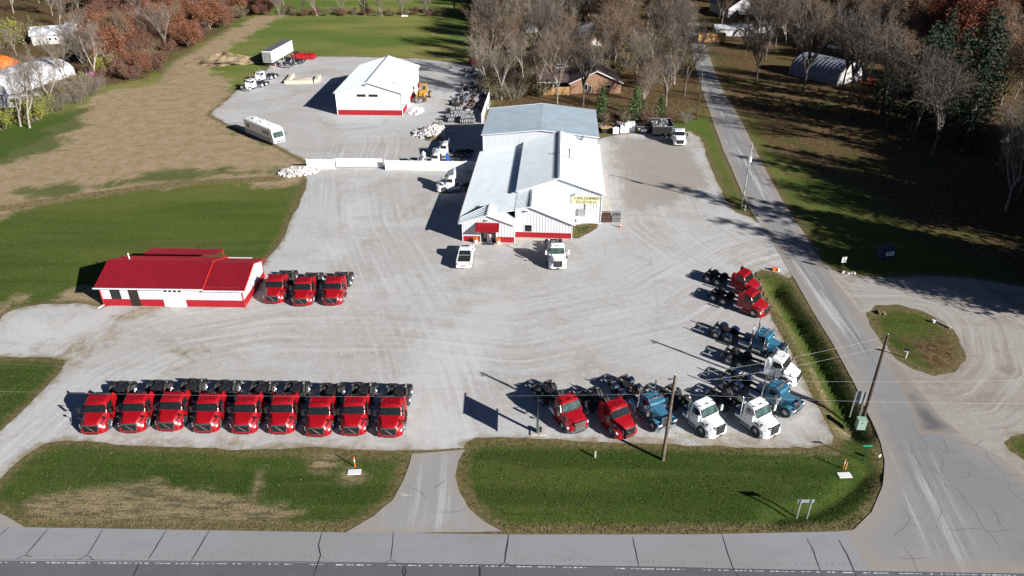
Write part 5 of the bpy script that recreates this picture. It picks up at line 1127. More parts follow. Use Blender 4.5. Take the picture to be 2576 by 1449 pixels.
m=MB(); m.mat(M['galv']).box((.03,0,.72),(.1,2.3,.28)).mat(M['plastic']).box((.09,0,.74),(.03,1.6,.14)); m.build('bumper',parent=RV)
for s in (-1,1):
    m=MB(); m.mat(M['lamp']).box((.06,s*.95,.88),(.06,.26,.18)); m.build('headlight',parent=RV)
    m=MB(); m.mat(M['plastic']).tube([(-.2,s*1.25,2.1),(.1,s*1.5,2.15)],.025,5).box((.1,s*1.52,1.95),(.12,.1,.5)); m.build('mirror',parent=RV)
    m=MB(); m.mat(M['navy']).box((-6,s*1.285,1.02),(10,.012,.22)).box((-6,s*1.285,1.35),(10,.012,.06)).mat(M['sign_back']).box((-6,s*1.284,.62),(10.2,.01,.3)); m.build('side_stripe',parent=RV)
    for x,w in ((-1.9,.75),(-2.85,.6),(-3.7,.55),(-9.6,1.0)): m=MB(); m.mat(M['glass']).box((x,s*1.287,2.1),(w,.02,.75)); m.build('side_window',parent=RV)
    for x in (-2.0,-7.6): wheel(RV,x,s*1.1,.45,.27,'alu',s)
m=MB(); m.mat(M['frame']).box((-5,0,.5),(9,1.8,.2)); m.build('chassis',parent=RV)
for x,y,w,d_,h in ((-8.8,0,.9,.8,.32),(-7.3,.2,.5,.5,.18),(-5.9,0,1.0,.8,.32),(-6.3,-.75,.5,.4,.14),(-4.7,-.1,.45,.45,.16),(-2.9,.1,.7,.5,.12),(-6.6,.7,.6,.5,.16)): m=MB(); m.mat(M['trim']).box((x,y,3.3+h/2),(w,d_,h),taper=(.8,.8)); m.build('roof_unit',parent=RV)
rvf=Vector(S(1085,563,.4)); rvr=Vector(S(976,508,.8)); put(RV,(rvf.x+.2,rvf.y+.3),R(-44)); RV.location.x=S(1094,558,.4)[0]; RV.location.y=S(1094,558,.4)[1]
# ---- pickup and cars
def carbody(T,paint,L,W_,ht,kindc):
    pm=M[paint]; w=W_/2
    def s6(x,wb,wt,z0,zm,z1): return [(x,-wb,z0),(x,wb,z0),(x,wb+.02,zm),(x,wt,z1),(x,-wt,z1),(x,-wb-.02,zm)]
    m=MB(); m.mat(pm); bz=1.12 if kindc=='pickup' else .95
    m.loft([s6(0,w*.82,w*.75,.42,.7,bz-.14),s6(-.15,w*.96,w*.88,.36,.75,bz-.05),s6(-L*.25,w,w*.93,.36,.8,bz+.02),s6(-L*.3,w,w*.94,.36,.8,bz+.06),s6(-L+.12,w,w*.95,.42,.85,bz+.06),s6(-L,w*.96,w*.92,.5,.8,bz+.03)]); b=m.build('body',parent=T,smooth=35)
    xs,xe=((-L*.27,-L*.64) if kindc=='pickup' else (-L*.25,-L*.97)); hz=ht
    m=MB(); m.mat(M['glass']); c=.5
    m.loft([s6(xs,w*.86,w*.84,bz,bz+.02,bz+.06),s6(xs-.62,w*.90,w*.76,bz,bz+.1,hz-.10),s6(xe+.28,w*.90,w*.76,bz,bz+.1,hz-.10),s6(xe,w*.88,w*.84,bz,bz+.02,bz+.06)]); m.build('windows',parent=T,smooth=30)
    m=MB(); m.mat(pm); m.loft([s6(xs-.55,w*.74,w*.70,hz-.14,hz-.12,hz-.08),s6(xs-.75,w*.79,w*.70,hz-.14,hz-.1,hz),s6(xe+.42,w*.79,w*.70,hz-.14,hz-.1,hz+.01),s6(xe+.22,w*.77,w*.7,hz-.16,hz-.12,hz-.06)])
    for s in (-1,1):
        for (a,b_) in (((xs,w*.86,bz+.04),(xs-.6,w*.77,hz-.1)),((xe,w*.86,bz+.04),(xe+.26,w*.77,hz-.1)),(((xs+xe)/2-.1,w*.92,bz+.04),((xs+xe)/2-.1,w*.78,hz-.08))): m.tube([(a[0],s*a[1],a[2]),(b_[0],s*b_[1],b_[2])],.045,4)
    m.build('roof',parent=T,smooth=30)
    for s in (-1,1):
        m=MB(); m.mat(M['lamp']).box((-.10,s*w*.76,bz-.30),(.12,.3,.2)); m.build('headlight',parent=T)
        m=MB(); m.mat(M['tail']).box((-L+.0,s*w*.88,bz-.18),(.06,.13,.36)); m.build('tail_light',parent=T)
        m=MB(); m.mat(pm).box((xs-.35,s*(w+.14),bz+.12),(.14,.26,.2)); m.build('mirror',parent=T)
        for x in (-L*.17,-L*.79): wheel(T,x,s*(w-.12),.40 if kindc=='pickup' else .34,.25,'alu',s)
    m=MB(); m.mat(M['grille']).box((.0,0,bz-.36),(.06,w*1.1,.3)); m.build('grille',parent=T)
    return b
PK=thing('pickup_truck','white crew cab pickup with an open dark bed parked facing the entrance door','pickup truck',(0,0,0),0)
carbody(PK,'truck_white',6.0,2.04,1.92,'pickup')
m=MB(); m.mat(M['plastic']).b2((-5.85,-.80,1.16),(-3.98,.80,1.20)); m.build('bed_cover',parent=PK)
m=MB(); m.mat(M['truck_white']).b2((-5.95,-.98,1.1),(-3.9,-.84,1.25)).b2((-5.95,.84,1.1),(-3.9,.98,1.25)).b2((-6.0,-.98,1.08),(-5.88,.98,1.25)); m.build('bed_rail',parent=PK)
m=MB(); m.mat(M['plastic']).box((-6.04,0,.62),(.06,.62,.20)).mat(M['truck_white']).box((-6.08,0,.52),(.16,1.9,.16)).mat(M['lamp']).box((-6.17,0,.62),(.02,.3,.12)); m.build('rear_bumper',parent=PK)
m=MB(); m.mat(M['glass']).box((-2.55,0,1.935),(.35,1.0,.015)); m.build('sunroof',parent=PK)
a=Vector(S(1810.7,1044,.5)); hd=headto(S(1826,940,1.1),S(1810.7,1044,.5)); PK.location=(a.x+6.05*math.cos(hd),a.y+6.05*math.sin(hd),.03); PK.rotation_euler=(0,0,hd)
def car(name,label,cat,paint,loc,rz,L=4.8,W_=1.85,h=1.5,k='suv',z=.0):
    t=thing(name,label,cat,(*loc,z),rz); carbody(t,paint,L,W_,h,k); return t
car('parked_suv','white car half hidden by tree trunks beside the brick house','car','truck_white',S(2560,292),R(-150),h=1.7)
car('parked_car','silver car behind the brick house among the bare trees','car','silver',S(2232,270),R(10))
car('parked_car','dark car standing right of the grey-roofed house in the trees','car','truck_black',S(2470,168),R(5))
car('parked_car','dark blue car standing left of another dark car by the grey-roofed house','car','navy',S(2434,162),R(8))
car('old_farm_truck','old red and white pickup behind the quonset hut','pickup truck','truck_red',S(3290,222),R(170),5.5,2,1.9,'pickup')
car('old_farm_truck','weathered white pickup left of the red one behind the quonset hut','pickup truck','old_white',S(3230,190),R(160),5.5,2,1.9,'pickup')
car('parked_car','small orange and white car under the evergreens right of the quonset hut','car','orange',S(3440,338),R(-30))
# ---- yellow loader tractor beside the shed
LD=thing('loader_tractor','old yellow loader tractor beside the right wall of the white shed','tractor',(*S(1655,385),.03),R(-100))
m=MB(); m.mat(M['yellow']).box((0,0,1.4),(3.2,1.1,.9)).box((1.0,0,1.9),(1.4,.9,.5)).box((-1.0,0,1.75),(.9,1.5,.35)); m.build('body',parent=LD)
m=MB(); m.mat(M['yellow']).box((-1.0,.7,2.5),(.1,.1,1.5)).box((-1.0,-.7,2.5),(.1,.1,1.5)).box((-.1,.7,2.5),(.1,.1,1.5)).box((-.1,-.7,2.5),(.1,.1,1.5)).box((-.55,0,3.3),(1.3,1.7,.1)); m.build('canopy',parent=LD)
m=MB(); m.mat(M['yellow']).tube([(0,.85,1.8),(1.6,.95,2.0),(2.6,.95,.7)],.12,5).tube([(0,-.85,1.8),(1.6,-.95,2.0),(2.6,-.95,.7)],.12,5); m.build('loader_arms',parent=LD)
m=MB(); m.mat(M['rust']).prism([(2.5,.2),(3.2,.15),(3.3,.3),(2.7,.4),(2.65,1.0),(2.5,1.0)],'Y',-1.2,1.2); m.build('bucket',parent=LD)
for x,y,r_ in ((-1.1,1.25,.85),(-1.1,-1.25,.85),(1.3,1.0,.5),(1.3,-1.0,.5)): wheel(LD,x,y,r_,.45 if r_>.6 else .3,'yellow',1 if y>0 else -1)
m=MB(); m.mat(M['plastic']).box((-.6,0,2.1),(.5,.5,.12)).box((-.85,0,2.35),(.1,.5,.5)); m.build('seat',parent=LD)
t=thing('engine_block','dark engine block on the gravel just in front of the yellow loader tractor','engine',(*S(1634,402),.03),.4); m=MB(); m.mat(M['scrap']).box((0,0,.6),(1.3,.7,.8)).lathe([(0,-.2),(.4,-.2),(.4,.2),(0,.2)],(.7,0,.6),'X',10); m.build('block',parent=t); m=MB(); m.mat(M['rust']).box((0,0,.12),(1.4,.9,.2)).box((.1,.3,1.1),(.6,.2,.3)); m.build('skid',parent=t)
# ---------------------------------------------------------------- yard clutter
rr=random.Random(11)
def tyre_proto():
    o=tyre_mesh(.5,.27,14).build('tyre',smooth=40); return tag(o,'weathered grey truck tyre in the heap of tyres in the scrap yard','tyre','heaped truck tyres')
tp=tyre_proto(); first=True
M['old_tyre']=plain('dusty_grey_tyre',(.26,.27,.28),.9,var=.6,dirt=(.06,.06,.065),scale=4); tp.data.materials[0]=M['old_tyre']
ty=[]
for (x0,y0,n,az,rows) in ((1752,478,11,.15,2),(1800,483,9,.1,2),(1760,450,8,.2,2),(1815,452,7,.05,1),(1775,465,12,.1,2),(1745,462,6,.4,1),(1800,432,5,1.2,1),(1770,438,6,.2,1)):
    b=Vector(S(x0,y0))
    for lv in range(rows):
        for k in range(n-lv): ty.append((b.x+(k*.36+lv*.18)*math.cos(az),b.y+(k*.36)*math.sin(az)+rr.uniform(-.12,.12),.5+lv*.82,az+R(90)+rr.uniform(-.15,.15),rr.uniform(-.15,.2)))
ty.append((*S(1722,487),.5,.6,.1))
for i,(x,y,z,a,tl_) in enumerate(ty):
    o=tp if i==0 else tp.copy()
    if i: C.objects.link(o)
    o.location=(x,y,z+.03); o.rotation_euler=(tl_,0,a)
tag(o,'single weathered truck tyre standing on the gravel left of the tyre heap','tyre'); 
for k,(sx,sy) in enumerate([(1602,444),(1612,433),(1620,427),(1630,424),(1637,432),(1645,426),(1640,440),(1626,447),(1648,434)]):
    if k==0: m=MB(); m.mat(M['trim']).lathe([(.0,.34),(.25,.32),(.50,.16),(.58,0)],n=14); w0=m.build('cap',smooth=50)
    o=w0 if k==0 else w0.copy()
    if k: C.objects.link(o)
    o.location=(*S(sx,sy),.05); o.rotation_euler=(.1*rr.uniform(-1,1),.1*rr.uniform(-1,1),0)
    tag(o,'small white rounded cap on the gravel by the near right corner of the white shed','cap','white caps lying by the shed corner')
def rubble(name,label,cat,loc,rx,ry,h,n,mat,seed,s0=.35,rz=0):
    r=random.Random(seed); m=MB(); m.mat(M[mat])
    secs=[]
    for i in range(5):
        f=i/4; secs.append([(rx*.9*(1-f)**.7*math.cos(2*PI*k/14),ry*.9*(1-f)**.7*math.sin(2*PI*k/14),h*.8*f-.05) for k in range(14)])
    m.loft(secs)
    for k in range(n):
        a=r.uniform(0,2*PI); q=r.random()**.6; s=s0*r.uniform(.5,1.5); x,y=rx*q*math.cos(a),ry*q*math.sin(a)
        m.box((x,y,h*(1-q)*.9+s*.1),(s,s*r.uniform(.6,1),s*r.uniform(.5,.9)),rz=r.random()*6,ry=r.random()*2,rx=r.random()*2,taper=(r.uniform(.5,.9),r.uniform(.5,.9)))
    o=m.build(name,loc=(*loc,.02),rz=rz); return tag(o,label,cat,kind='stuff')
rubble('rock_pile','heap of pale broken rock at the left end of the vinyl fence','rocks',S(1168,673),3.6,2.2,.8,380,'rock',3,.42,.2)
rubble('rock_pile','heap of pale grey rock on the gravel behind the workshop yard','rocks',S(1693,520),4.3,3.6,1.7,480,'rock',4,.45,.5)
rubble('rubble_pile','small heap of tan rubble beside the pale grey rock heap','rubble',S(1697,545),1.6,1.1,.8,60,'rock_tan',5,.35)
mound('dirt_mound','low overgrown dirt mound in the grass left of the box trailer','mound',S(885,245),9.5,4.2,2.6,M['rock_tan'],5,26,None,.35)
def scrap(label,loc,rx,ry,h,n,seed,mats=('scrap','rust','galv','plastic')):
    r=random.Random(seed); m=MB()
    for k in range(n):
        m.mat(M[r.choice(mats)]); x,y=r.uniform(-rx,rx),r.uniform(-ry,ry); z=r.uniform(.1,h*(1-.5*abs(x)/rx)); 
        if r.random()<.6: m.box((x,y,z),(r.uniform(.3,1.4),r.uniform(.2,1.0),r.uniform(.1,.8)),rz=r.random()*3,ry=r.uniform(-.6,.6),rx=r.uniform(-.4,.4))
        elif r.random()<.5: m.tube([(x,y,z),(x+r.uniform(-1.5,1.5),y+r.uniform(-1,1),z+r.uniform(-.3,.6))],r.uniform(.05,.2),6)
        else: m.lathe([(0,-.12),(.45,-.12),(.45,.12),(0,.12)],(x,y,z),r.choice('XYZ'),10)
    o=m.build('scrap_heap',loc=(*loc,0.02)); return tag(o,label,'scrap',kind='stuff')
scrap('dark heap of scrap parts along the vinyl fence behind the tyre heap',S(1835,415),4.5,4.5,1.2,130,1)
scrap('dark heap of scrap parts further up the scrap yard under the bare trees',S(1868,360),4.5,7,1.3,150,2)
scrap('scrap heap with grey sheets at the top of the scrap yard',S(1870,290),4,5,1.2,60,3,('galv','scrap','plastic'))
scrap('loose black parts lying right of the workshop rear corner',S(2385,503),4.6,1.5,.9,80,4,('rust','plastic','scrap'))
t=thing('red_machine','red machine with a grey drum at the top of the scrap yard','machine',(*S(1853,256),.02),.2); m=MB(); m.mat(M['truck_red']).box((0,0,1.3),(2.6,2,1.6)); m.build('housing',parent=t); m=MB(); m.mat(M['plastic']).box((0,0,.3),(2.8,2.2,.5)).box((0,-1.05,1.5),(.8,.06,.6)); m.build('base',parent=t); m=MB(); m.mat(M['galv']).lathe([(0,-.6),(.8,-.6),(.8,.6),(0,.6)],(2.4,0,1.0),'Y',14); m.build('drum',parent=t)
# along the trees right of the workshop
t=thing('pallet','pale wooden pallet stacked on dark crates right of the workshop rear corner','pallet',(*S(2368,517),.03),.1); m=MB(); m.mat(M['fence_wood'])
for k in range(7): m.box((0,-.75+k*.25,1.0),(2.4,.18,.05))
m.build('boards',parent=t); m=MB(); m.mat(M['plastic']).box((-.5,0,.5),(1.1,1.4,.9)).box((.6,0,.45),(.9,1.3,.8)); m.build('crates',parent=t)
for i,(sx,sy,h) in enumerate([(2397,523,1.4),(2403,523,1.5),(2409,523,1.4),(2426,521,1.7),(2431,521,1.6),(2437,521,1.7),(2442,521,2.2),(2447,521,2.3)]):
    if i==0: m=MB(); m.mat(M['truck_white']); m.loft([[(x,y*.28,z) for x,z in ((0,0),(.5,.1),(.6,.7),(.35,1),(0,1.0),(-.12,.5))] for y in (-1,1)]); f0=m.build('fairing')
    o=f0 if i==0 else f0.copy()
    if i: C.objects.link(o)
    o.location=(*S(sx,sy),.03); o.scale=(1,1,h); o.rotation_euler=(0,0,R(-90)+.1)
    tag(o,'white curved truck panel, %s'%('left of three by the pallet','middle of three by the pallet','right of three by the pallet','leftmost of five by the white tank','second from the left of five by the white tank','middle of five by the white tank','fourth from the left of five by the white tank','rightmost and nearest to the white tank')[i],'panel','white spare panels in a row')
t=thing('white_tank','white plastic tank in a cage left of the small dumpster','tank',(*S(2463,514),.03),0); m=MB(); m.mat(M['trim']).box((0,0,1.2),(1.5,1.2,1.6)); m.build('tank',parent=t); m=MB(); m.mat(M['galv'])
for x in (-.8,-.25,.25,.8): m.box((x,-.65,1.1),(.06,.05,1.9)).box((x,.65,1.1),(.06,.05,1.9))
m.box((0,0,.2),(1.7,1.4,.3)); m.build('cage',parent=t)
def dumpster(label,loc,w,d,h,mat,full):
    t=thing('dumpster',label,'dumpster',(*loc,.03),R(-2)); m=MB(); mm=M[mat]; m.mat(mm)
    m.loft([[(-w/2,-d/2+.2,.25),(w/2,-d/2+.2,.25),(w/2,d/2,.25),(-w/2,d/2,.25)],[(-w/2-.1,-d/2,h),(w/2+.1,-d/2,h),(w/2+.1,d/2,h),(-w/2-.1,d/2,h)]],cap=False); m.poly([(-w/2,-d/2+.2,.3),(w/2,-d/2+.2,.3),(w/2,d/2,.3),(-w/2,d/2,.3)]); m.build('bin',parent=t)
    m=MB(); m.mat(M['sign_back'])
    for a,b in (((-w/2-.1,-d/2,h),(w/2+.1,-d/2,h)),((-w/2-.1,d/2,h),(w/2+.1,d/2,h)),((-w/2-.1,-d/2,h),(-w/2-.1,d/2,h)),((w/2+.1,-d/2,h),(w/2+.1,d/2,h))): m.tube([a,b],.07,4)
    m.build('rim',parent=t)
    m=MB()
    if full:
        r=random.Random(3)
        for k in range(40): m.mat(M[r.choice(('galv','scrap','sign_back','old_white'))]).box((r.uniform(-w/2.3,w/2.3),r.uniform(-d/2.4,d/2.4),h-.6+r.random()*.6),(r.uniform(.2,1.5),r.uniform(.05,.3),r.uniform(.05,.4)),rz=r.random()*3,ry=r.uniform(-.9,.9))
        m.build('scrap_load',parent=t)
    else:
        m.mat(M['plastic']).box((0,.2,h+.1),(w+.1,d*.7,.06),rx=.15); m.build('lid',parent=t); m=MB(); m.mat(M['banner']).box((-w*.33,-d/2+.05,h*.62),(.35,.04,.5)).mat(M['sign_white']).box((.1,-d/2+.05,h*.5),(1.2,.04,.6)); m.build('stickers',parent=t)
    return t
dumpster('small black dumpster with white and yellow stickers',S(2510,519),2.6,1.8,1.5,'plastic',False)
dumpster('large open dumpster full of scrap metal beside the white truck',S(2580,520),4.0,5.6,2.2,'frame',True)
# ---- signs, posts, poles
def post_sign(name,label,cat,loc,rz,h,w,ph,matf,pr=.03,pm='frame',two=0,back=False,z=0):
    t=thing(name,label,cat,(*loc,z),rz); m=MB(); m.mat(M[pm])
    xs=(-two/2,two/2) if two else (0,)
    for x in xs: mm=MB(); mm.mat(M[pm]).box((x,.03,h/2),(pr*2,pr*2,h)); mm.build('post',parent=t)
    m=MB(); m.mat(M[matf]).box((0,-.02,h-ph/2),(w,.02,ph)); f=m.build('sign_face',parent=t); return t,f
t,f=post_sign('speed_limit_sign','white speed limit 20 sign at the corner of the side road and the gravel','sign',S(3285,1064),R(8),2.3,.62,.78,'sign_white')
text_mesh('SPEED\nLIMIT',.15,M['ink'],'lettering',f,(0,-.036,2.13),(R(90),0,0),.004); text_mesh('20',.38,M['ink'],'lettering',f,(0,-.036,1.73),(R(90),0,0),.004)
t,f=post_sign('road_sign','grey sign seen from behind on two posts beside the pale green cabinet','sign',S(3337,1628),R(-80)+R(90),3.1,1.15,1.5,'sign_back',.045,'galv',.92); t.rotation_euler=(0,0,R(178))
t,f=post_sign('road_sign','small grey sign seen from behind on two short posts in the mown verge','sign',S(3131,2024),R(180),2.1,1.35,.36,'sign_back',.045,'galv',.85)
t,f=post_sign('street_name_sign','small green street name sign on a thin dark post near the road corner','sign',S(3371,1801),0,1.9,.8,.16,'sign_green')
t,f=post_sign('round_marker_sign','small pale round sign on a leaning thin post at the edge of the road corner','sign',S(3429,1803),R(30),.85,.3,.3,'sign_white')
for (sx,sy,lb) in ((1387,1824,'orange and white marker post beside a flat white cover in the left verge'),(3292,1832,'orange and white marker post beside a flat white cover in the right verge')):
    t=thing('marker_post',lb,'marker post',(*S(sx,sy),0),0,'orange marker posts'); m=MB(); m.mat(M['orange']).lathe([(0,0),(.055,0),(.055,1.15),(0,1.2)],n=10); m.build('post',parent=t,smooth=40); m=MB(); m.mat(M['sign_white']).lathe([(.057,.62),(.057,.95)],n=10); m.build('band',parent=t)
for (sx,sy,lb) in ((1385,1845,'flat white utility cover in front of the left orange marker post'),(3299,1857,'flat white utility cover in front of the right orange marker post')):
    m=MB(); m.mat(M['trim']).box((0,0,.03),(1.15,.62,.08),rz=.05); o=m.build('utility_cover',loc=(*S(sx,sy),0)); tag(o,lb,'cover',None)
m=MB(); m.mat(M['fence_wood']).box((0,0,.45),(.05,.05,.9)).box((.06,0,.4),(.04,.04,.8)); o=m.build('yellow_stake',loc=(*S(3301,1835),0)); tag(o,'short wooden stakes right of the orange marker post in the right verge','stake')
m=MB(); m.mat(M['concrete']).box((0,0,.35),(.14,.14,.7)); o=m.build('survey_post',loc=(*S(2325,1786),0)); tag(o,'short pale post standing alone in the mown verge left of the utility pole','post')
t=thing('utility_cabinet','pale green metal utility cabinet at the foot of the right utility pole','cabinet',(*S(3362,1680),0),R(-5)); m=MB(); m.mat(M['green_box']).box((0,.3,.55),(.78,.6,1.1)); m.build('casing',parent=t); m=MB(); m.mat(M['green_box']).box((0,.3,1.12),(.84,.66,.06)).mat(M['plastic']).box((0,-.02,.85),(.08,.03,.08)); m.build('lid',parent=t)
def utility_pole(label,base,top,lean,mat,arm=True,r0=.17,transf=False,guy=False):
    h=hgt(base,top); X,Y=G(*base); t=thing('utility_pole',label,'utility pole',(X,Y,-.05),0,'wooden utility poles')
    m=MB(); m.mat(M[mat]).tube([(0,0,0),(lean[0]*.5*h,lean[1]*.5*h,h*.5),(lean[0]*h,lean[1]*h,h)],[r0,r0*.86,r0*.7],10); m.build('pole',parent=t,smooth=40)
    T=Vector((lean[0]*h,lean[1]*h,h)); m=MB(); m.mat(M['frame'])
    if arm: m.tube([T+Vector((0,0,-.25)),T+Vector((-.55,-.1,-.35))],.03,5)
    for k in range(2): m.mat(M['plastic']).lathe([(.04,-.08),(.07,0),(.04,.08)],tuple(T+Vector((-.35-.18*k,-.06,-.3))),'Z',8)
    m.mat(M['galv']).lathe([(0,0),(.04,.02),(.05,.12),(0,.2)],tuple(T),'Z',8); m.box(tuple(T*.86+Vector((.16,0,0))),(.12,.12,.5)); m.build('insulators',parent=t)
    if transf: m=MB(); m.mat(M['trim']).lathe([(0,0),(.24,0),(.26,.1),(.26,.75),(.2,.85),(0,.88)],tuple(T*.74+Vector((-.05,-.3,0))),'Z',14); m.build('transformer',parent=t,smooth=40)
    return t,(X+T.x,Y+T.y,T.z)
p1,w1=utility_pole('grey wooden utility pole in the middle verge in front of the blue truck',(1667,1157),946,(.012,.01),'wood_pole')
p2,w2=utility_pole('dark brown utility pole standing by the pale green cabinet at the road',(2170,1058),842,(-.012,0),'wood_pole2')
p3,w3=utility_pole('pale grey utility pole with a white transformer beside the side road',(1865,524),362,(.0,0),'grey_pole',transf=True,r0=.14)
p4,w4=utility_pole('reddish brown utility pole at the wood edge behind the white truck',(1752,302),187,(0,0),'wood_pole2',r0=.16)
def span(label,a,b,sag,r=.008,grp='overhead wires'):
    a=Vector(a);b=Vector(b); m=MB(); m.mat(M['wire']).tube([a.lerp(b,k/24)-Vector((0,0,sag*4*(k/24)*(1-k/24))) for k in range(25)],r,4); o=m.build('overhead_wire'); return tag(o,label,'wire',grp)
def onl(px,py,z): return (*G(px,py,z),z)
z1=hgt((1667,1157),990); span('thin overhead wire crossing in front of the red front row',(G(1667,1157)[0]+.1,G(1667,1157)[1],z1),onl(-300,975,z1+.6),.6)
span('upper faint overhead wire left of the lot above the left verge',(w1[0],w1[1],w1[2]),onl(-400,895,w1[2]),.7,.006)
span('overhead wire from the middle pole over the road to the right, the lower one',(G(1667,1157)[0],G(1667,1157)[1],z1),onl(2900,1012,z1+.3),.5)
span('overhead wire from the middle pole over the road to the right, the upper one',(w1[0],w1[1],w1[2]-.3),onl(2900,945,w1[2]),.5,.007)
span('overhead wire between the two roadside poles, upper one',(w1[0],w1[1],w1[2]-.1),(w2[0]-.4,w2[1],w2[2]-.3),.35,.007)
span('overhead wire between the two roadside poles, lower one',(w1[0],w1[1],w1[2]-.9),(w2[0]-.2,w2[1],w2[2]-1.3),.45,.007)
span('overhead wire from the right roadside pole up the side road',(w2[0],w2[1],w2[2]-.3),(w3[0],w3[1],w3[2]-.3),1.2,.006)
# lot sign, seen edge on
t=thing('lot_sign','tall lot sign seen edge-on, dark green post on a concrete pad at the front edge','sign',(2.41,52.6,0),0)
m=MB(); m.mat(M['green_post']).box((0,0,1.05),(.22,.22,2.1)).box((0,0,3.0),(.12,.12,2.0)); m.build('post',parent=t)
m=MB(); m.mat(M['sign_back']).box((0,-1.15,3.05),(.07,2.8,1.8)).mat(M['frame']).box((0,-1.0,2.15),(.1,3.3,.06)).box((0,-1.0,3.95),(.1,3.3,.06)); m.build('sign_panel',parent=t)
m=MB(); m.mat(M['concrete']).box((.1,.1,.06),(1.5,.9,.14)).mat(M['plastic']).box((.25,.15,.35),(.3,.3,.5)); m.build('concrete_pad',parent=t)
# mailboxes
for (sx,sy,lb,k) in ((3538,1400,'white post mailbox on the grass island','a'),(2910,824,'mailbox on a post at the foot of the pale grey utility pole','b')):
    t=thing('mailbox',lb,'mailbox',(*S(sx,sy),.03),R(-20),'roadside mailboxes'); m=MB(); m.mat(M['trim']).box((0,0,.5),(.12,.12,1.0)).box((-.16,0,.85),(.35,.08,.08)); m.build('post',parent=t); m=MB(); m.mat(M['plastic']).prism([(-.12,0),(.12,0),(.12,.16),(.06,.24),(-.06,.24),(-.12,.16)],'Y',-.28,.28)
    o=m.build('box',parent=t); o.location=(-.15,0,1.02); o.rotation_euler=(0,0,R(90))
t=thing('navy_box_stand','dark navy box stand with a white panel at the shaded lawn edge','stand',(*S(3465,1012),.0),R(12)); m=MB(); m.mat(M['navy']).box((0,.5,.7),(1.9,1.1,1.4)); m.build('box',parent=t); m=MB(); m.mat(M['navy']).box((0,.5,1.45),(2.2,1.4,.08),rx=.1); m.build('lid',parent=t); m=MB(); m.mat(M['sign_white']).box((.15,-.08,.85),(1.25,.03,.62)).mat(M['sign_back']).box((-.15,-.1,.95),(.35,.01,.22)).box((.4,-.1,.95),(.35,.01,.22)).box((.12,-.1,.95),(.3,.01,.08)); m.build('panel',parent=t)
for i,(sx,sy,s) in enumerate(((3294,1065,.35),(3327,1068,.3),(3336,1069,.28),(3315,1070,.25),(3306,1068,.2))):
    m=MB(); m.mat(M['rock']).box((0,0,.12),(s*1.4,s,s),rz=i,taper=(.6,.6)); o=m.build('white_stone',loc=(*S(sx,sy),0)); tag(o,'small white stone in the short row at the foot of the speed limit sign','stone','white stones by the speed limit sign')
t=thing('fallen_beam','short grey beam lying on the leaf-strewn end of the grass island','beam',(*S(3682,1270),.05),R(-62)); m=MB(); m.mat(M['concrete']).box((0,0,.1),(1.9,.18,.2)); m.build('beam',parent=t); m=MB(); m.mat(M['trim']).box((-.9,-.5,.15),(.3,.3,.3)); m.build('block',parent=t)
m=MB(); m.mat(M['rock_tan'])
for k in range(16): m.box((rr.uniform(-.4,.4),rr.uniform(-.35,.35),.1+rr.random()*.15),(.25,.2,.15),rz=rr.random()*3)
for (sx,sy,lb) in ((3440,1225,'ring of dark stones at the tip of the grass island'),): o=m.build('stone_ring',loc=(*S(sx,sy),.03)); tag(o,lb,'stones')
m=MB(); m.mat(M['orange']).box((-.3,0,.25),(.3,.3,.5)).box((.1,.1,.2),(.3,.3,.45)).mat(M['sign_white']).box((.35,-.1,.2),(.25,.25,.4)); o=m.build('orange_marker_pile',loc=(*S(3030,1058),0)); tag(o,'small heap of orange and white markers at the top of the ditch','markers')
# concrete block bunker by the shed
t=thing('block_bunker','low three-sided bunker of tan concrete blocks on the far gravel','bunker',(*S(1112,327),.03),R(4))
for k in range(4): m=MB(); m.mat(M['block']).box((.9+k*1.75,0,.4),(1.72,.8,.8)); m.build('block',parent=t)
for k in range(4): m=MB(); m.mat(M['block']).box((.6,1.4+k*1.9,.4),(.8,1.85,.8)); m.build('block',parent=t)
for k in range(3): m=MB(); m.mat(M['block']).box((7.8,.9+k*1.9,.45),(.8,1.85,.9)); m.build('block',parent=t)
m=MB(); m.mat(M['gravel']); secs=[]
mound_=mound('gravel_heap','low spread of gravel inside the block bunker','gravel heap',(S(1112,327)[0]+4.2,S(1112,327)[1]+3.8),3.2,2.8,.6,M['rock_tan'],7,18,'stuff',.15); mound_.data.materials[0]=M['block']
m=MB(); m.mat(M['trim']).box((0,0,.25),(2.6,1.0,.4),taper=(.7,.7)); o=m.build('white_boat',loc=(*S(1580,64),0)); tag(o,'small white object lying at the far field edge','debris')
text_mesh('765.0',.42,M['paint'],'painted_number',None,(*S(1586,1934),.0465),(0,0,0),.0005); tag(bpy.data.objects['painted_number'],kind='structure')
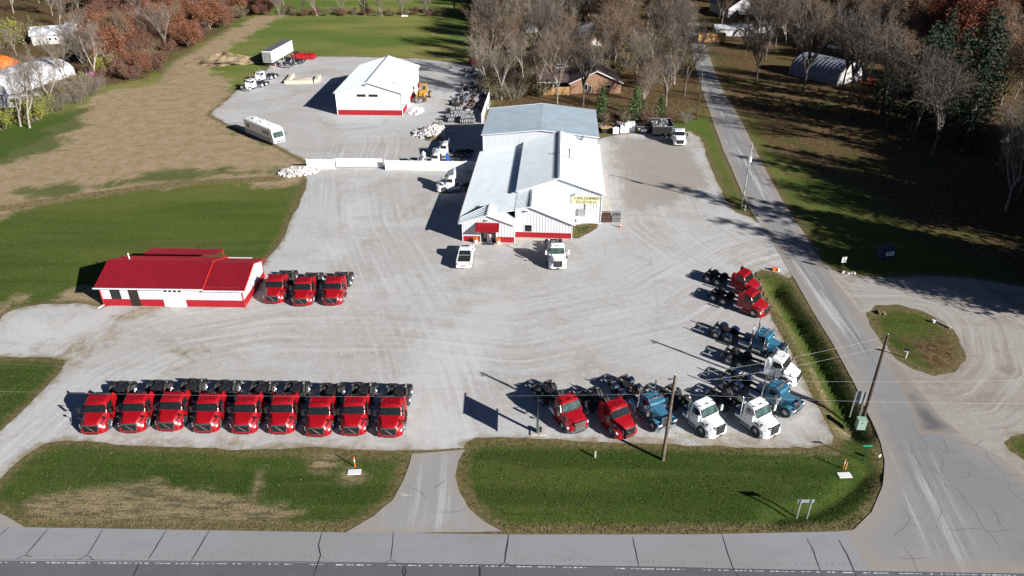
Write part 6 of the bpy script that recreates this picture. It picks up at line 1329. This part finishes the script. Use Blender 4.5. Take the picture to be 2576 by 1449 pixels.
# ---- person at the door
def person():
    P={'pel':(0,0,.95),'sp1':(0,.01,1.12),'sp2':(0,.02,1.30),'neck':(0,.0,1.47),'hd0':(0,-.02,1.56),'hd1':(0,-.03,1.68),'hipL':(.10,0,.90),'knL':(.15,-.03,.50),'anL':(.19,.02,.09),'toL':(.21,-.16,.04),'hipR':(-.10,0,.90),'knR':(-.14,-.03,.50),'anR':(-.17,.02,.09),'toR':(-.19,-.16,.04),
       'shL':(.19,.02,1.41),'elL':(.30,-.02,1.15),'wrL':(.10,-.22,1.24),'shR':(-.19,.02,1.41),'elR':(-.30,-.02,1.15),'wrR':(-.08,-.23,1.30)}
    rad={'pel':.155,'sp1':.14,'sp2':.165,'neck':.06,'hd0':.085,'hd1':.092,'hip':.10,'kn':.062,'an':.045,'to':.04,'sh':.075,'el':.047,'wr':.03}
    E=[('pel','sp1'),('sp1','sp2'),('sp2','neck'),('neck','hd0'),('hd0','hd1')]
    for s in 'LR': E+=[('pel','hip'+s),('hip'+s,'kn'+s),('kn'+s,'an'+s),('an'+s,'to'+s),('sp2','sh'+s),('sh'+s,'el'+s),('el'+s,'wr'+s)]
    names=list(P); V=[P[n] for n in names]; Rr=[rad[n] if n in rad else rad[n[:-1]] for n in names]; ED=[(names.index(a),names.index(b)) for a,b in E]
    for s,sg in (('L',1),('R',-1)):
        w=Vector(P['wr'+s]); d=(Vector((-.10*sg,-.02,.03))).normalized(); palm=w+d*.08; V.append(tuple(palm)); Rr.append(.03); pi=len(V)-1; ED.append((names.index('wr'+s),pi))
        for k,(off,ln) in enumerate(((-.03,.065),(-.01,.078),(.01,.075),(.03,.06))):
            a=palm+Vector((0,0,off))+d*.03; b=a+d*ln*.6+Vector((0,.01,0)); c=b+d*ln*.3+Vector((0,.03,0))
            for q,pv in ((a,pi),(b,None),(c,None)): V.append(tuple(q)); Rr.append(.010); ED.append((pv if pv is not None else len(V)-2,len(V)-1))
        th=w+d*.03+Vector((0,-.02,.035)); V.append(tuple(th)); Rr.append(.011); ED.append((names.index('wr'+s),len(V)-1)); V.append(tuple(th+d*.035+Vector((0,0,.02)))); Rr.append(.01); ED.append((len(V)-2,len(V)-1))
    me=bpy.data.meshes.new('body'); me.from_pydata(V,ED,[]); o=bpy.data.objects.new('body',me); C.objects.link(o)
    md=o.modifiers.new('s','SKIN'); md.use_smooth_shade=True; o.modifiers.new('d','SUBSURF').levels=2
    for i,v in enumerate(me.skin_vertices[0].data): v.radius=(Rr[i],Rr[i]*(.72 if names[i:i+1] and names[i] in('pel','sp1','sp2') else 1)); v.use_root=(i==0)
    dg=bpy.context.evaluated_depsgraph_get(); m2=bpy.data.meshes.new_from_object(o.evaluated_get(dg)); bpy.data.objects.remove(o)
    m2.materials.clear()
    for k in ('skin','shirt','jeans','plastic'): m2.materials.append(M[k])
    for p in m2.polygons:
        c=p.center; arm=abs(c.x)>.2 or c.y<-.14
        p.material_index=3 if c.z<.11 else 2 if c.z<.97 and not arm else 1 if (c.z<1.46 and not (c.y<-.19 and abs(c.x)<.16)) else 0
    return m2
t=thing('person','person in a pinkish shirt and blue jeans standing in the doorway','person',(*atmain(3.95,-.55),.08),R(-4))
b=bpy.data.objects.new('body',person()); C.objects.link(b); b.parent=t
m=MB(); m.mat(M['hair']).lathe([(0,.115),(.06,.10),(.098,.05),(.104,0),(.10,-.04)],(0,-.0,1.68),'Z',14); m.build('hair',parent=t,smooth=60)
m=MB(); m.mat(M['skin']).box((0,-.128,1.645),(.022,.03,.045),taper=(.6,.6)).mat(M['ink']).box((-.034,-.112,1.668),(.02,.012,.01)).box((.034,-.112,1.668),(.02,.012,.01)).mat(M['tail']).box((0,-.112,1.605),(.045,.012,.01)); m.build('face',parent=t)
# ---------------------------------------------------------------- trees
def segs_mesh(segs,name,mat,leafs=None,lmat=None):
    "segs: (p0,p1,r0,r1,n)"
    V=[];F=[];MI=[]
    for p0,p1,r0,r1,n in segs:
        d=(p1-p0)
        if d.length<1e-5: continue
        d=d.normalized(); a=Vector((0,0,1)) if abs(d.z)<.9 else Vector((1,0,0)); x=d.cross(a).normalized(); y=d.cross(x); b=len(V)
        for p,r in ((p0,r0),(p1,r1)):
            for k in range(n):
                t=2*PI*k/n; q=p+(x*math.cos(t)+y*math.sin(t))*r; V.append((q.x,q.y,q.z))
        for k in range(n): F.append((b+k,b+(k+1)%n,b+n+(k+1)%n,b+n+k)); MI.append(0)
    if leafs:
        for q in leafs:
            b=len(V); V+=q; F.append(tuple(range(b,b+len(q)))); MI.append(1)
    me=bpy.data.meshes.new(name); me.from_pydata(V,[],F); me.materials.append(mat)
    if lmat: me.materials.append(lmat)
    me.polygons.foreach_set('material_index',MI); me.update()
    o=bpy.data.objects.new(name,me); C.objects.link(o); return o
def rv(r): return Vector((r.gauss(0,1),r.gauss(0,1),r.gauss(0,1)))
LT=(.25,.42,.235,.135,.078,.046)
def grow(r,segs,p,d,H,rad,lv,n,maxlv,kids_,up,ends,spread,lt=LT):
    L=H*lt[lv]*r.uniform(.75,1.15)
    k=(4,6,4,3,2,1)[lv]; pts=[p.copy()]; q=p.copy(); dd=d.copy()
    for i in range(k):
        dd=(dd+rv(r)*(.05 if lv==0 else .12)+Vector((0,0,up*.10))).normalized(); q2=q+dd*L/k
        r0=rad*(1-.6*i/k); r1=rad*(1-.6*(i+1)/k)
        segs[0 if lv<2 else 1].append((q,q2,r0,r1,n[lv])); q=q2; pts.append(q2.copy())
    if lv>=maxlv-1: ends.append((pts[-1],dd))
    if lv<maxlv:
        m=kids_[lv]
        for j in range(m):
            f=(.2+.8*(j+r.random())/m) if lv>0 else r.uniform(.8,1.0)
            if lv==0 and j>=m*.7: f=r.uniform(.5,.8)
            f=min(f,.999); fi=int(f*k); b=pts[fi].lerp(pts[fi+1],f*k-fi)
            s=rv(r); s=(s-dd*s.dot(dd)).normalized(); sp=spread[lv]*r.uniform(.6,1.3)
            nd=(dd*math.cos(sp)+s*math.sin(sp)); nd.z+=up*.22; nd.normalize()
            grow(r,segs,b,nd,H*(1-.25*f if lv else 1),max(.016,rad*(.62 if lv==0 else .42)),lv+1,n,maxlv,kids_,up,ends,spread,lt)
NS=(8,6,4,3,3,3,3)
def leafq(r,c,s):
    a=rv(r).normalized()*s; b=rv(r); b=(b-a.normalized()*b.dot(a.normalized())).normalized()*s*.7
    return [tuple(c-a*.5-b*.3),tuple(c+b*.6),tuple(c+a*.6),tuple(c-b*.6)]
def proto_tree(name,label,cat,seed,H,tk='bark',tw='twig',kids_=(4,6,5,5,4),up=.55,spread=(.50,.62,.72,.8,.85,.85),rad=None,leaves=0,lmat=None,ls=.3,lt=LT,clump=1.1,stems=1,maxlv=5):
    r=random.Random(seed); segs=([],[]); ends=[]
    for s in range(stems):
        a=2*PI*s/max(1,stems)+r.random(); d=Vector((math.cos(a)*.22,math.sin(a)*.22,1)).normalized() if stems>1 else Vector((r.uniform(-.05,.05),r.uniform(-.05,.05),1)).normalized()
        grow(r,segs,Vector((0,0,-.1)),d,H,(rad or H*.0135)*(1 if stems==1 else .7),0,NS,maxlv,kids_,up,ends,spread,lt)
    T=thing(name,label,cat); o=segs_mesh(segs[0],'trunk',M[tk]); o.parent=T
    lf=None
    if leaves:
        lf=[]
        for k in range(leaves):
            e,dd=ends[r.randrange(len(ends))]; lf.append(leafq(r,e+rv(r)*clump*.5,ls*r.uniform(.6,1.3)))
    o=segs_mesh(segs[1],'crown',M[tw],lf,M[lmat] if lmat else None); o.parent=T
    return T
def pine(name,label,cat,seed,H,Rb,lmat,nq,base=.12,ls=.5,irregular=.3):
    r=random.Random(seed); T=thing(name,label,cat); segs=[];lf=[]
    segs.append((Vector((0,0,-.1)),Vector((0,0,H*.5)),H*.016,H*.010,7)); segs.append((Vector((0,0,H*.5)),Vector((0,0,H*.97)),H*.010,.02,6)); tr=segs_mesh(segs,'trunk',M['bark_dark']); tr.parent=T; bs=[]
    z=H*base
    while z<H*.96:
        f=(z-H*base)/(H*(1-base)); Rz=Rb*(1-f)**.85+.25
        n=r.randint(5,8); a0=r.random()*6
        for k in range(n):
            a=a0+2*PI*k/n+r.uniform(-.3,.3); L=Rz*r.uniform(1-irregular,1.05); d=Vector((math.cos(a),math.sin(a),.18-.25*(1-f))); p=Vector((0,0,z)); e=p+d*L
            bs.append((p,e,.05,.015,3)); m=int(nq*L/Rb)
            for j in range(m):
                t=r.uniform(.15,1.05); c=p+d*L*t+Vector((r.gauss(0,.16)*L*.5*t+r.gauss(0,.15),r.gauss(0,.16)*L*.5*t+r.gauss(0,.15),r.uniform(-.35,.2))); lf.append(leafq(r,c,ls*r.uniform(.6,1.2)))
        z+=H*.045*r.uniform(.7,1.3)
    o=segs_mesh(bs,'crown',M['twig_dark'],lf,M[lmat]); o.parent=T; return T
def shrub(name,label,seed,H,Rd,lmat,n,tw='twig',ls=.22,stems=26):
    r=random.Random(seed); T=thing(name,label,'shrub'); segs=[];lf=[]
    for k in range(stems):
        a=r.uniform(0,2*PI); d=Vector((math.cos(a)*r.uniform(.2,1),math.sin(a)*r.uniform(.2,1),1.0)).normalized(); L=H*r.uniform(.6,1.1); p=Vector((math.cos(a),math.sin(a),0))*Rd*.35*r.random(); e=p+d*L; segs.append((p,e,.03,.012,3))
        for j in range(6):
            q=p.lerp(e,r.uniform(.3,1)); e2=q+(d+rv(r)*.5).normalized()*L*.35; segs.append((q,e2,.015,.006,3))
            for w in range(3): segs.append((q.lerp(e2,r.random()),q.lerp(e2,r.random())+rv(r)*.35,.008,.004,3))
    for k in range(n):
        s=segs[r.randrange(len(segs))]; lf.append(leafq(r,s[0].lerp(s[1],r.uniform(.3,1))+rv(r)*.12,ls*r.uniform(.6,1.3)))
    o=segs_mesh(segs,'stems',M[tw]); o.parent=T
    if n: o=segs_mesh([],'foliage',M[lmat],lf,M[lmat]); o.parent=T
    return T
# prototypes, unit heights in metres, stand far behind and are moved to their first place
BARE=[proto_tree('bare_tree','x','tree',s,21,tk,tw,k,rad=.27) for s,tk,tw,k in ((1,'bark','twig',(5,7,6,4,4)),(2,'bark_pale','twig',(3,8,5,4,4)),(3,'bark_dark','twig_dark',(6,6,5,4,4)),(4,'bark','twig_red',(5,7,5,5,3)))]
OAK=[proto_tree('red_oak','x','tree',10+i,14,'bark','twig_red',(7,6,5,4),maxlv=4,up=.25,spread=(.8,.8,.8,.8,.8),rad=.22,leaves=14000,lmat=lm,ls=.31,lt=(.12,.44,.26,.16,.1,.05),clump=1.3) for i,lm in enumerate(('leaf_red','leaf_maroon','leaf_red'))]
BRN=[proto_tree('brown_leaved_tree','x','tree',20+i,20,'bark','twig',(5,7,6,5,3),leaves=5200,lmat='leaf_brown',ls=.27,clump=1.0,rad=.24) for i in range(2)]
ORG=[proto_tree('orange_oak','x','tree',30,21,'bark_dark','twig_dark',(6,7,6,4),maxlv=4,up=.5,spread=(.5,.7,.8,.8),rad=.3,leaves=12000,lmat='leaf_orange',ls=.42,clump=1.3)]
PINE=[pine('evergreen_tree','x','tree',41,22,6.2,'leaf_dark',52,.08,.5,.5),pine('evergreen_tree','x','tree',42,24,7.4,'leaf_dark',50,.15,.55,.6)]
SOFT=[pine('young_pine','x','tree',45,7,2.0,'leaf_green',16,.05,.35,.35)]
BUSH=[shrub('bare_shrub','x',50,3.2,2.4,'leaf_olive',0),shrub('olive_shrub','x',51,3.0,2.2,'leaf_olive',900),shrub('yellow_shrub','x',52,2.8,2.2,'leaf_yellow',1500),shrub('maroon_shrub','x',53,3.4,2.6,'leaf_maroon',1500,'twig_red')]
used={}
for L_,names in ((BARE,('grey-brown bare tree','pale grey bare tree','dark bare tree','reddish-brown bare tree')),(OAK,('rust-red oak','maroon oak','rusty brown oak')),(BRN,('tan-leaved tree','thin tan-leaved tree')),(ORG,('deep russet oak',)),(PINE,('dark evergreen','broad dark evergreen')),(BUSH,('bare grey brush','olive brush','yellow-green shrub','maroon shrub'))):
    for o_,n_ in zip(L_,names): o_['look']=n_
def plant(protos,XY,sc,label,group,r,z=0):
    p=r.choice(protos); KIND=p.get('look')
    if p.name not in used: used[p.name]=1; o=p; o['label']=label; o['group']=group
    else: o=copy_tree(p); o['label']=label; o['group']=group
    o.location=(XY[0],XY[1],z); o.rotation_euler=(0,0,r.uniform(0,2*PI)); o.scale=(sc*r.uniform(.9,1.1),sc*r.uniform(.9,1.1),sc); return o
def scatter(protos,poly,n,mind,s0,s1,label,group,seed,avoid=()):
    r=random.Random(seed); A=np.array([G(*p) for p in poly]); mn,mx=A.min(0),A.max(0); pts=[];tries=0
    while len(pts)<n and tries<6000:
        tries+=1; q=np.array([r.uniform(mn[0],mx[0]),r.uniform(mn[1],mx[1])])
        if not inside(q[None],A)[0]: continue
        if any((q[0]-p[0])**2+(q[1]-p[1])**2<mind*mind for p in pts): continue
        if any((q[0]-a[0])**2+(q[1]-a[1])**2<a[2]**2 for a in AVOID): continue
        pts.append(q)
    for q in pts: WOOD.append(plant(protos,q,r.uniform(s0,s1),label,group,r))
WOOD=[]
AVOID=[(*S(2305,345),13),(*S(2275,170),12),(*S(2780,150),8),(*S(2850,120),8),(*S(2060,125),4),(*S(2560,285),4),(*S(160,150),10),(*S(270,138),6),(*S(60,340),14),(*S(150,300),13),(*S(200,280),10),(*S(30,420),9),(*S(10,255),6),(*S(3240,310),13),(*S(3170,300),11),(*S(358,305),3),(*S(2880,40),14),(*S(3290,210),5)]
# left wood
scatter(OAK,[(255,175),(330,198),(385,190),(430,148),(500,108),(560,70),(640,30),(690,-5),(600,-40),(300,40),(225,90)],60,4.4,.55,1.1,'rust-red leaved oak in the dense wood edge left of the field','oaks of the left wood edge',1)
scatter(BARE[:2]+BARE[3:],[(-60,60),(200,20),(260,120),(250,175),(160,205),(-60,280)],8,8,.5,.75,'bare grey tree standing in the left wood','bare trees of the left wood',2)
scatter(BARE,[(-100,-50),(700,-50),(560,20),(300,60),(200,40),(-100,60)],40,8,.75,1.0,'bare brownish tree far back in the left wood','bare trees far back in the left wood',3)
scatter(OAK,[(200,-30),(600,-50),(640,0),(400,50),(240,60)],26,8,.9,1.2,'rust-red leaved oak among bare trees far back in the left wood','oaks far back in the left wood',4)
for i,(x,y,s,k,lb) in enumerate([(75,500/1.5528,.95,1,'tall pale bare tree with several stems at the near left wood edge'),(52,318,.85,1,'pale bare tree at the frame edge of the left wood'),(131,278,.82,1,'pale bare tree with a straight trunk before the tarp shelter'),(243,205,.9,1,'slim pale bare tree just left of the yellow shrub'),(222,190,.85,0,'bare grey tree behind the pink playhouse'),(168,200,.75,0,'bare grey tree at the right end of the tarp shelter')]):
    r=random.Random(60+i); plant([BARE[k]],G(x,y) if i else G(75,322),s,lb,'trees at the near left wood edge',r)
for i,(x,y,k,s,lb) in enumerate([(10,325,2,1.1,'yellow-green shrub at the left frame edge'),(88,305,2,1.2,'yellow-green shrub in front of the tarp shelter'),(110,285,2,1.0,'olive-yellow shrub by the slim pale trunk'),(270,190,2,1.3,'bright yellow shrub at the foot of the red oaks'),(205,225,2,.9,'small yellow shrub at the wood edge between bare brush'),(150,262,1,1.2,'olive shrub before the tarp shelter'),(240,212,3,.9,'maroon shrub left of the bright yellow shrub'),(12,120,2,2.0,'big yellow-green bush near the left frame edge by the old barn'),(70,110,1,1.8,'olive bush left of the old pale barn')]):
    plant([BUSH[k]],G(x,y),s*1.25,lb,'shrubs of the left wood',random.Random(i))
scatter(BUSH[:2]+BUSH[:1],[(100,300),(180,268),(250,240),(240,215),(180,225),(120,265),(60,310)],16,3,1.0,1.5,'low tangled bare brush at the near left wood edge','brush at the left wood edge',7)
scatter(BRN+OAK[1:2],[(255,175),(330,190),(385,180),(430,140),(500,100),(560,60),(640,20),(690,-15),(600,-40),(300,40),(225,90)],22,5,.5,.85,'tan-leaved tree inside the left wood edge','tan-leaved trees of the left wood edge',31)
scatter(BARE[:1]+BARE[3:],[(260,150),(420,130),(560,50),(680,-10),(300,20)],9,7,.7,.9,'bare tree between the oaks','bare trees between the oaks',32)
scatter(BRN,[(1240,40),(1230,200),(1480,250),(1720,250),(1730,60)],20,7,.6,1.0,'tan-leaved tree among the houses','tan-leaved trees among the houses',33)
scatter(BRN+OAK[1:2],[(2200,80),(2180,250),(2300,330),(2470,380),(2600,300),(2600,60)],22,6.5,.75,1.15,'tan-leaved tree among the evergreens','tan-leaved trees among the evergreens',34)
scatter(PINE,[(2230,200),(2230,300),(2420,380),(2470,280),(2400,180)],6,7,.7,.95,'dark evergreen','evergreens of the right lawn',35)
scatter(BRN+BARE[2:3],[(1800,60),(1810,170),(1900,230),(2000,160),(2200,60),(2200,0),(1800,0)],14,8,.65,1.0,'tan-leaved tree across the side road','tan-leaved trees across the road',36)
scatter(OAK+BRN[:1],[(300,60),(560,20),(660,-20),(600,-60),(250,-60),(230,40)],34,5.5,.7,1.05,'oak','oaks filling the left wood',41)
scatter(BUSH[3:]+BUSH[1:2],[(250,200),(330,202),(400,185),(450,140),(520,95),(600,50),(690,10),(600,0),(450,80),(300,140)],34,3,.9,1.5,'maroon shrub','undergrowth of the left wood',42)
scatter(BRN,[(1230,-30),(1230,60),(1720,60),(1720,-30)],26,7,.8,1.15,'tan-leaved tree','tan-leaved trees far back in the middle wood',43)
scatter(BRN+OAK[1:2],[(1830,-40),(1860,120),(2200,130),(2500,60),(2500,-50)],34,7.5,.8,1.15,'tan-leaved tree','tan-leaved trees far back in the right wood',44)
scatter(BUSH[:2],[(1240,150),(1240,240),(1500,250),(1720,250),(1700,120)],26,5,.9,1.6,'bare grey brush','brush in the middle wood',45)
# far field edge
scatter(BARE[:2],[(700,42),(1190,44),(1190,36),(700,34)],13,7,.42,.66,'thin bare sapling in the hedge line behind the field','saplings behind the field',8)
scatter(BUSH[:2]+BUSH[3:],[(700,40),(1190,42),(1190,34),(700,32)],30,4,.5,.9,'low brush in the hedge line behind the field','brush behind the field',9)
plant([PINE[0]],G(918,37),.42,'small dark evergreen in the hedge line behind the field','evergreens',random.Random(1)); plant([PINE[0]],G(1176,44),.72,'dark dense evergreen at the far right corner of the field','evergreens',random.Random(2))
scatter(OAK[1:2]+BUSH[3:]+BARE[3:],[(640,40),(720,34),(720,0),(650,0)],7,5,.5,.8,'reddish tree at the corner of the left wood and the field','trees at the wood corner',10)
# middle wood
scatter(BARE,[(1205,60),(1215,200),(1228,262),(1470,262),(1500,275),(1500,240),(1380,200),(1380,60)],25,6,.65,1.1,'tall bare tree behind the workshop and the scrap yard','bare trees behind the workshop',11)
scatter(BARE,[(1380,60),(1380,235),(1520,300),(1730,290),(1720,60)],30,8,.6,1.1,'tall bare tree between the brick houses and the side road','bare trees between the houses and the road',12)
scatter(BRN,[(1240,-20),(1240,110),(1500,130),(1700,60),(1700,-20)],30,8,.85,1.1,'tall tree holding some tan-brown leaves in the middle wood','brown-leaved trees of the middle wood',13)
scatter(BARE,[(1200,-60),(1760,-60),(1760,40),(1200,60)],46,9,.8,1.15,'bare tree far back in the middle wood','bare trees far back in the middle wood',14)
scatter(BUSH[:2],[(1200,190),(1235,262),(1300,262),(1350,240),(1215,150)],14,3.4,.9,1.5,'tangled olive brush beside the vinyl fence behind the scrap yard','brush beside the scrap yard',15)
scatter(BUSH[:2]+BUSH[3:],[(1520,312),(1735,312),(1735,296),(1520,296)],16,3,.55,.9,'low brown brush along the gravel edge behind the dumpsters','brush behind the dumpsters',16)
for i,(x,y,s) in enumerate(((1512,296,1.0),(1596,302,1.05),(1660,298,.75))): plant(SOFT,G(x,y),s,['young soft green pine right at the workshop rear corner','young soft green pine behind the white spare panels, middle of three','young soft green pine behind the large dumpster'][i],'young pines',random.Random(70+i))
# right wood
scatter(BARE,[(1800,-20),(1800,150),(1840,230),(1960,250),(2010,120),(2200,60),(2200,-40)],30,8,.6,1.0,'bare tree on the near side of the right wood across the side road','bare trees across the side road',17)
scatter(BARE[2:],[(1990,-50),(2600,-60),(2700,60),(2600,150),(2200,110),(2000,100)],60,9,.8,1.15,'bare dark tree far back in the right wood','bare trees far back in the right wood',18)
for i,(x,y,s) in enumerate(((2019,236,1.35),(2135,250,1.3),(2160,262,1.25),(2120,218,1.1),(1925,150,1.2),(1900,128,1.25),(2345,396,1.15),(2300,345,1.1),(2530,530,1.05),(2560,505,1.0),(2230,320,1.2))):
    plant([BARE[2 if i!=8 else 0]],G(x,y),s,['dark bare tree with a thick trunk left of the quonset hut','dark bare tree just right of the quonset hut','second dark bare tree right of the quonset hut','dark bare tree behind the quonset hut end','bare tree with a forked trunk before the yellow container','straight bare tree before the yellow container','dark tree on the shaded lawn, lowest trunk under the evergreens','dark tree on the shaded lawn under the evergreens','bare tree with pale limbs at the right frame edge','bare tree close behind the pale-limbed one at the right frame edge','dark trunk at the left of the evergreens'][i],'lone trees of the right lawn',random.Random(80+i))
scatter(ORG,[(2290,60),(2420,60),(2420,180),(2290,190)],9,6,.95,1.2,'tall deep orange oak above the evergreens in the right wood','orange oaks of the right wood',19)
scatter(ORG+OAK[:1],[(2500,60),(2700,60),(2700,200),(2520,180)],5,8,.6,.9,'russet tree near the right frame edge','russet trees at the right edge',20)
for i,(x,y,k,s,lb) in enumerate([(2215,290,0,.78,'dark evergreen nearest the quonset hut'),(2290,330,1,.85,'broad dark evergreen in the middle of the evergreen group'),(2360,350,1,.95,'large dark evergreen right of the broad one'),(2440,300,0,1.0,'tall dark evergreen with a green top at the right of the group'),(2420,380,0,.8,'dark evergreen standing lowest on the shaded lawn'),(2330,270,1,.8,'dark evergreen behind the broad one')]): plant([PINE[k]],G(x,y),s,lb,'evergreens of the right lawn',random.Random(90+i))
scatter(BARE,[(2480,180),(2640,160),(2700,420),(2560,420)],10,7,.7,1.0,'bare brownish tree in the thicket at the right frame edge','bare trees at the right frame edge',21)
# trees outside the frame on the right that shade the lawn
r_=random.Random(5); cnt=0; off=[]
LA=np.array([G(*p) for p in [(1900,330),(2576,330),(2576,560),(2350,560),(2150,520),(1990,470)]]); LB=np.array([G(*p) for p in [(2080,600),(2200,625),(2450,630),(2576,650),(2560,672),(2250,665),(2120,650)]])
for k in range(4000):
    if cnt>=120: break
    A=LA if r_.random()<.72 else LB; q=np.array([r_.uniform(A[:,0].min(),A[:,0].max()),r_.uniform(A[:,1].min(),A[:,1].max())])
    if not inside(q[None],A)[0]: continue
    d=r_.uniform(14,57); X=q[0]+.79*d; Yy=q[1]-.61*d
    if X<.708*(Yy*.868+22.9)+9.5 or X>170 or any((X-u)**2+(Yy-w)**2<20 for u,w in off): continue
    off.append((X,Yy)); cnt+=1; pr=[PINE[1],OAK[1],BRN[1],PINE[0],BRN[0]][cnt%5]
    plant([pr],(X,Yy),r_.uniform(1.0,1.25) if pr in PINE or pr in BARE or pr in BRN else r_.uniform(1.2,1.5),'tall tree beyond the right edge of the lawn','trees beyond the right lawn',r_)

# ---- each scattered plant gets a label that points to it: nearest landmark, row, place in the row
LM=[('by the orange tarp heap',(8,170)),('by the tarp shelter',(60,205)),('by the old pale barn',(100,100)),('left of the trailer',(440,130)),('above the dirt mound',(570,80)),('at the top left corner',(60,10)),('far above the left oaks',(380,0)),('left of the far field',(660,30)),('in the far field hedge',(820,38)),('in the hedge above the shed',(980,38)),('near the far field corner',(1160,40)),('by the white garden shed',(1325,75)),('beside the scrap yard',(1225,200)),('behind the workshop',(1340,250)),('by the tan brick house',(1470,225)),('by the grey-roofed house',(1470,110)),('beyond the grey-roofed house',(1500,20)),('behind the dumpsters',(1640,300)),('by the parked white car',(1645,190)),('beside the upper side road',(1735,150)),('by the yellow container',(1790,100)),('by the white mobile homes',(1870,70)),('by the far blue-roofed barn',(1850,10)),('left of the quonset hut',(1940,200)),('right of the quonset hut',(2160,200)),('behind the quonset hut',(2080,110)),('among the evergreens',(2320,300)),('around the russet oaks',(2350,100)),('far beyond the quonset hut',(2080,0)),('at the top right corner',(2540,20)),('at the right frame edge',(2560,280))]
def pix(o):
    x,y=o.location.x,o.location.y; dep=y*math.cos(TH)+CAM_H*math.sin(TH); return 1288+FP*x/dep,724.5-FP*(y*math.sin(TH)-CAM_H*math.cos(TH))/dep
ORD=['first','second','third','fourth','fifth','sixth','seventh','eighth','ninth','tenth','eleventh','twelfth']
bins={}
for o in WOOD:
    px,py=pix(o); lm=min(LM,key=lambda l:(l[1][0]-px)**2+(1.8*(l[1][1]-py))**2); bins.setdefault((o['look'],lm[0]),[]).append((px,py,o))
for (look,lm),L in bins.items():
    L.sort(key=lambda a:-a[1]); rows=1 if len(L)<=4 else (2 if len(L)<=10 else 3); n=math.ceil(len(L)/rows)
    for k in range(rows):
        R_=sorted(L[k*n:(k+1)*n],key=lambda a:a[0]); rn=('' if rows==1 else (', front row',', back row')[k] if rows==2 else (', front row',', middle row',', back row')[k])
        for i,(px,py,o) in enumerate(R_):
            o['label']=f"{look} {lm}"+('' if len(L)==1 else (rn if len(R_)==1 else f", {ORD[min(i,11)]} from left{rn}"))
for o in C.objects:
    if 'look' in o: del o['look']
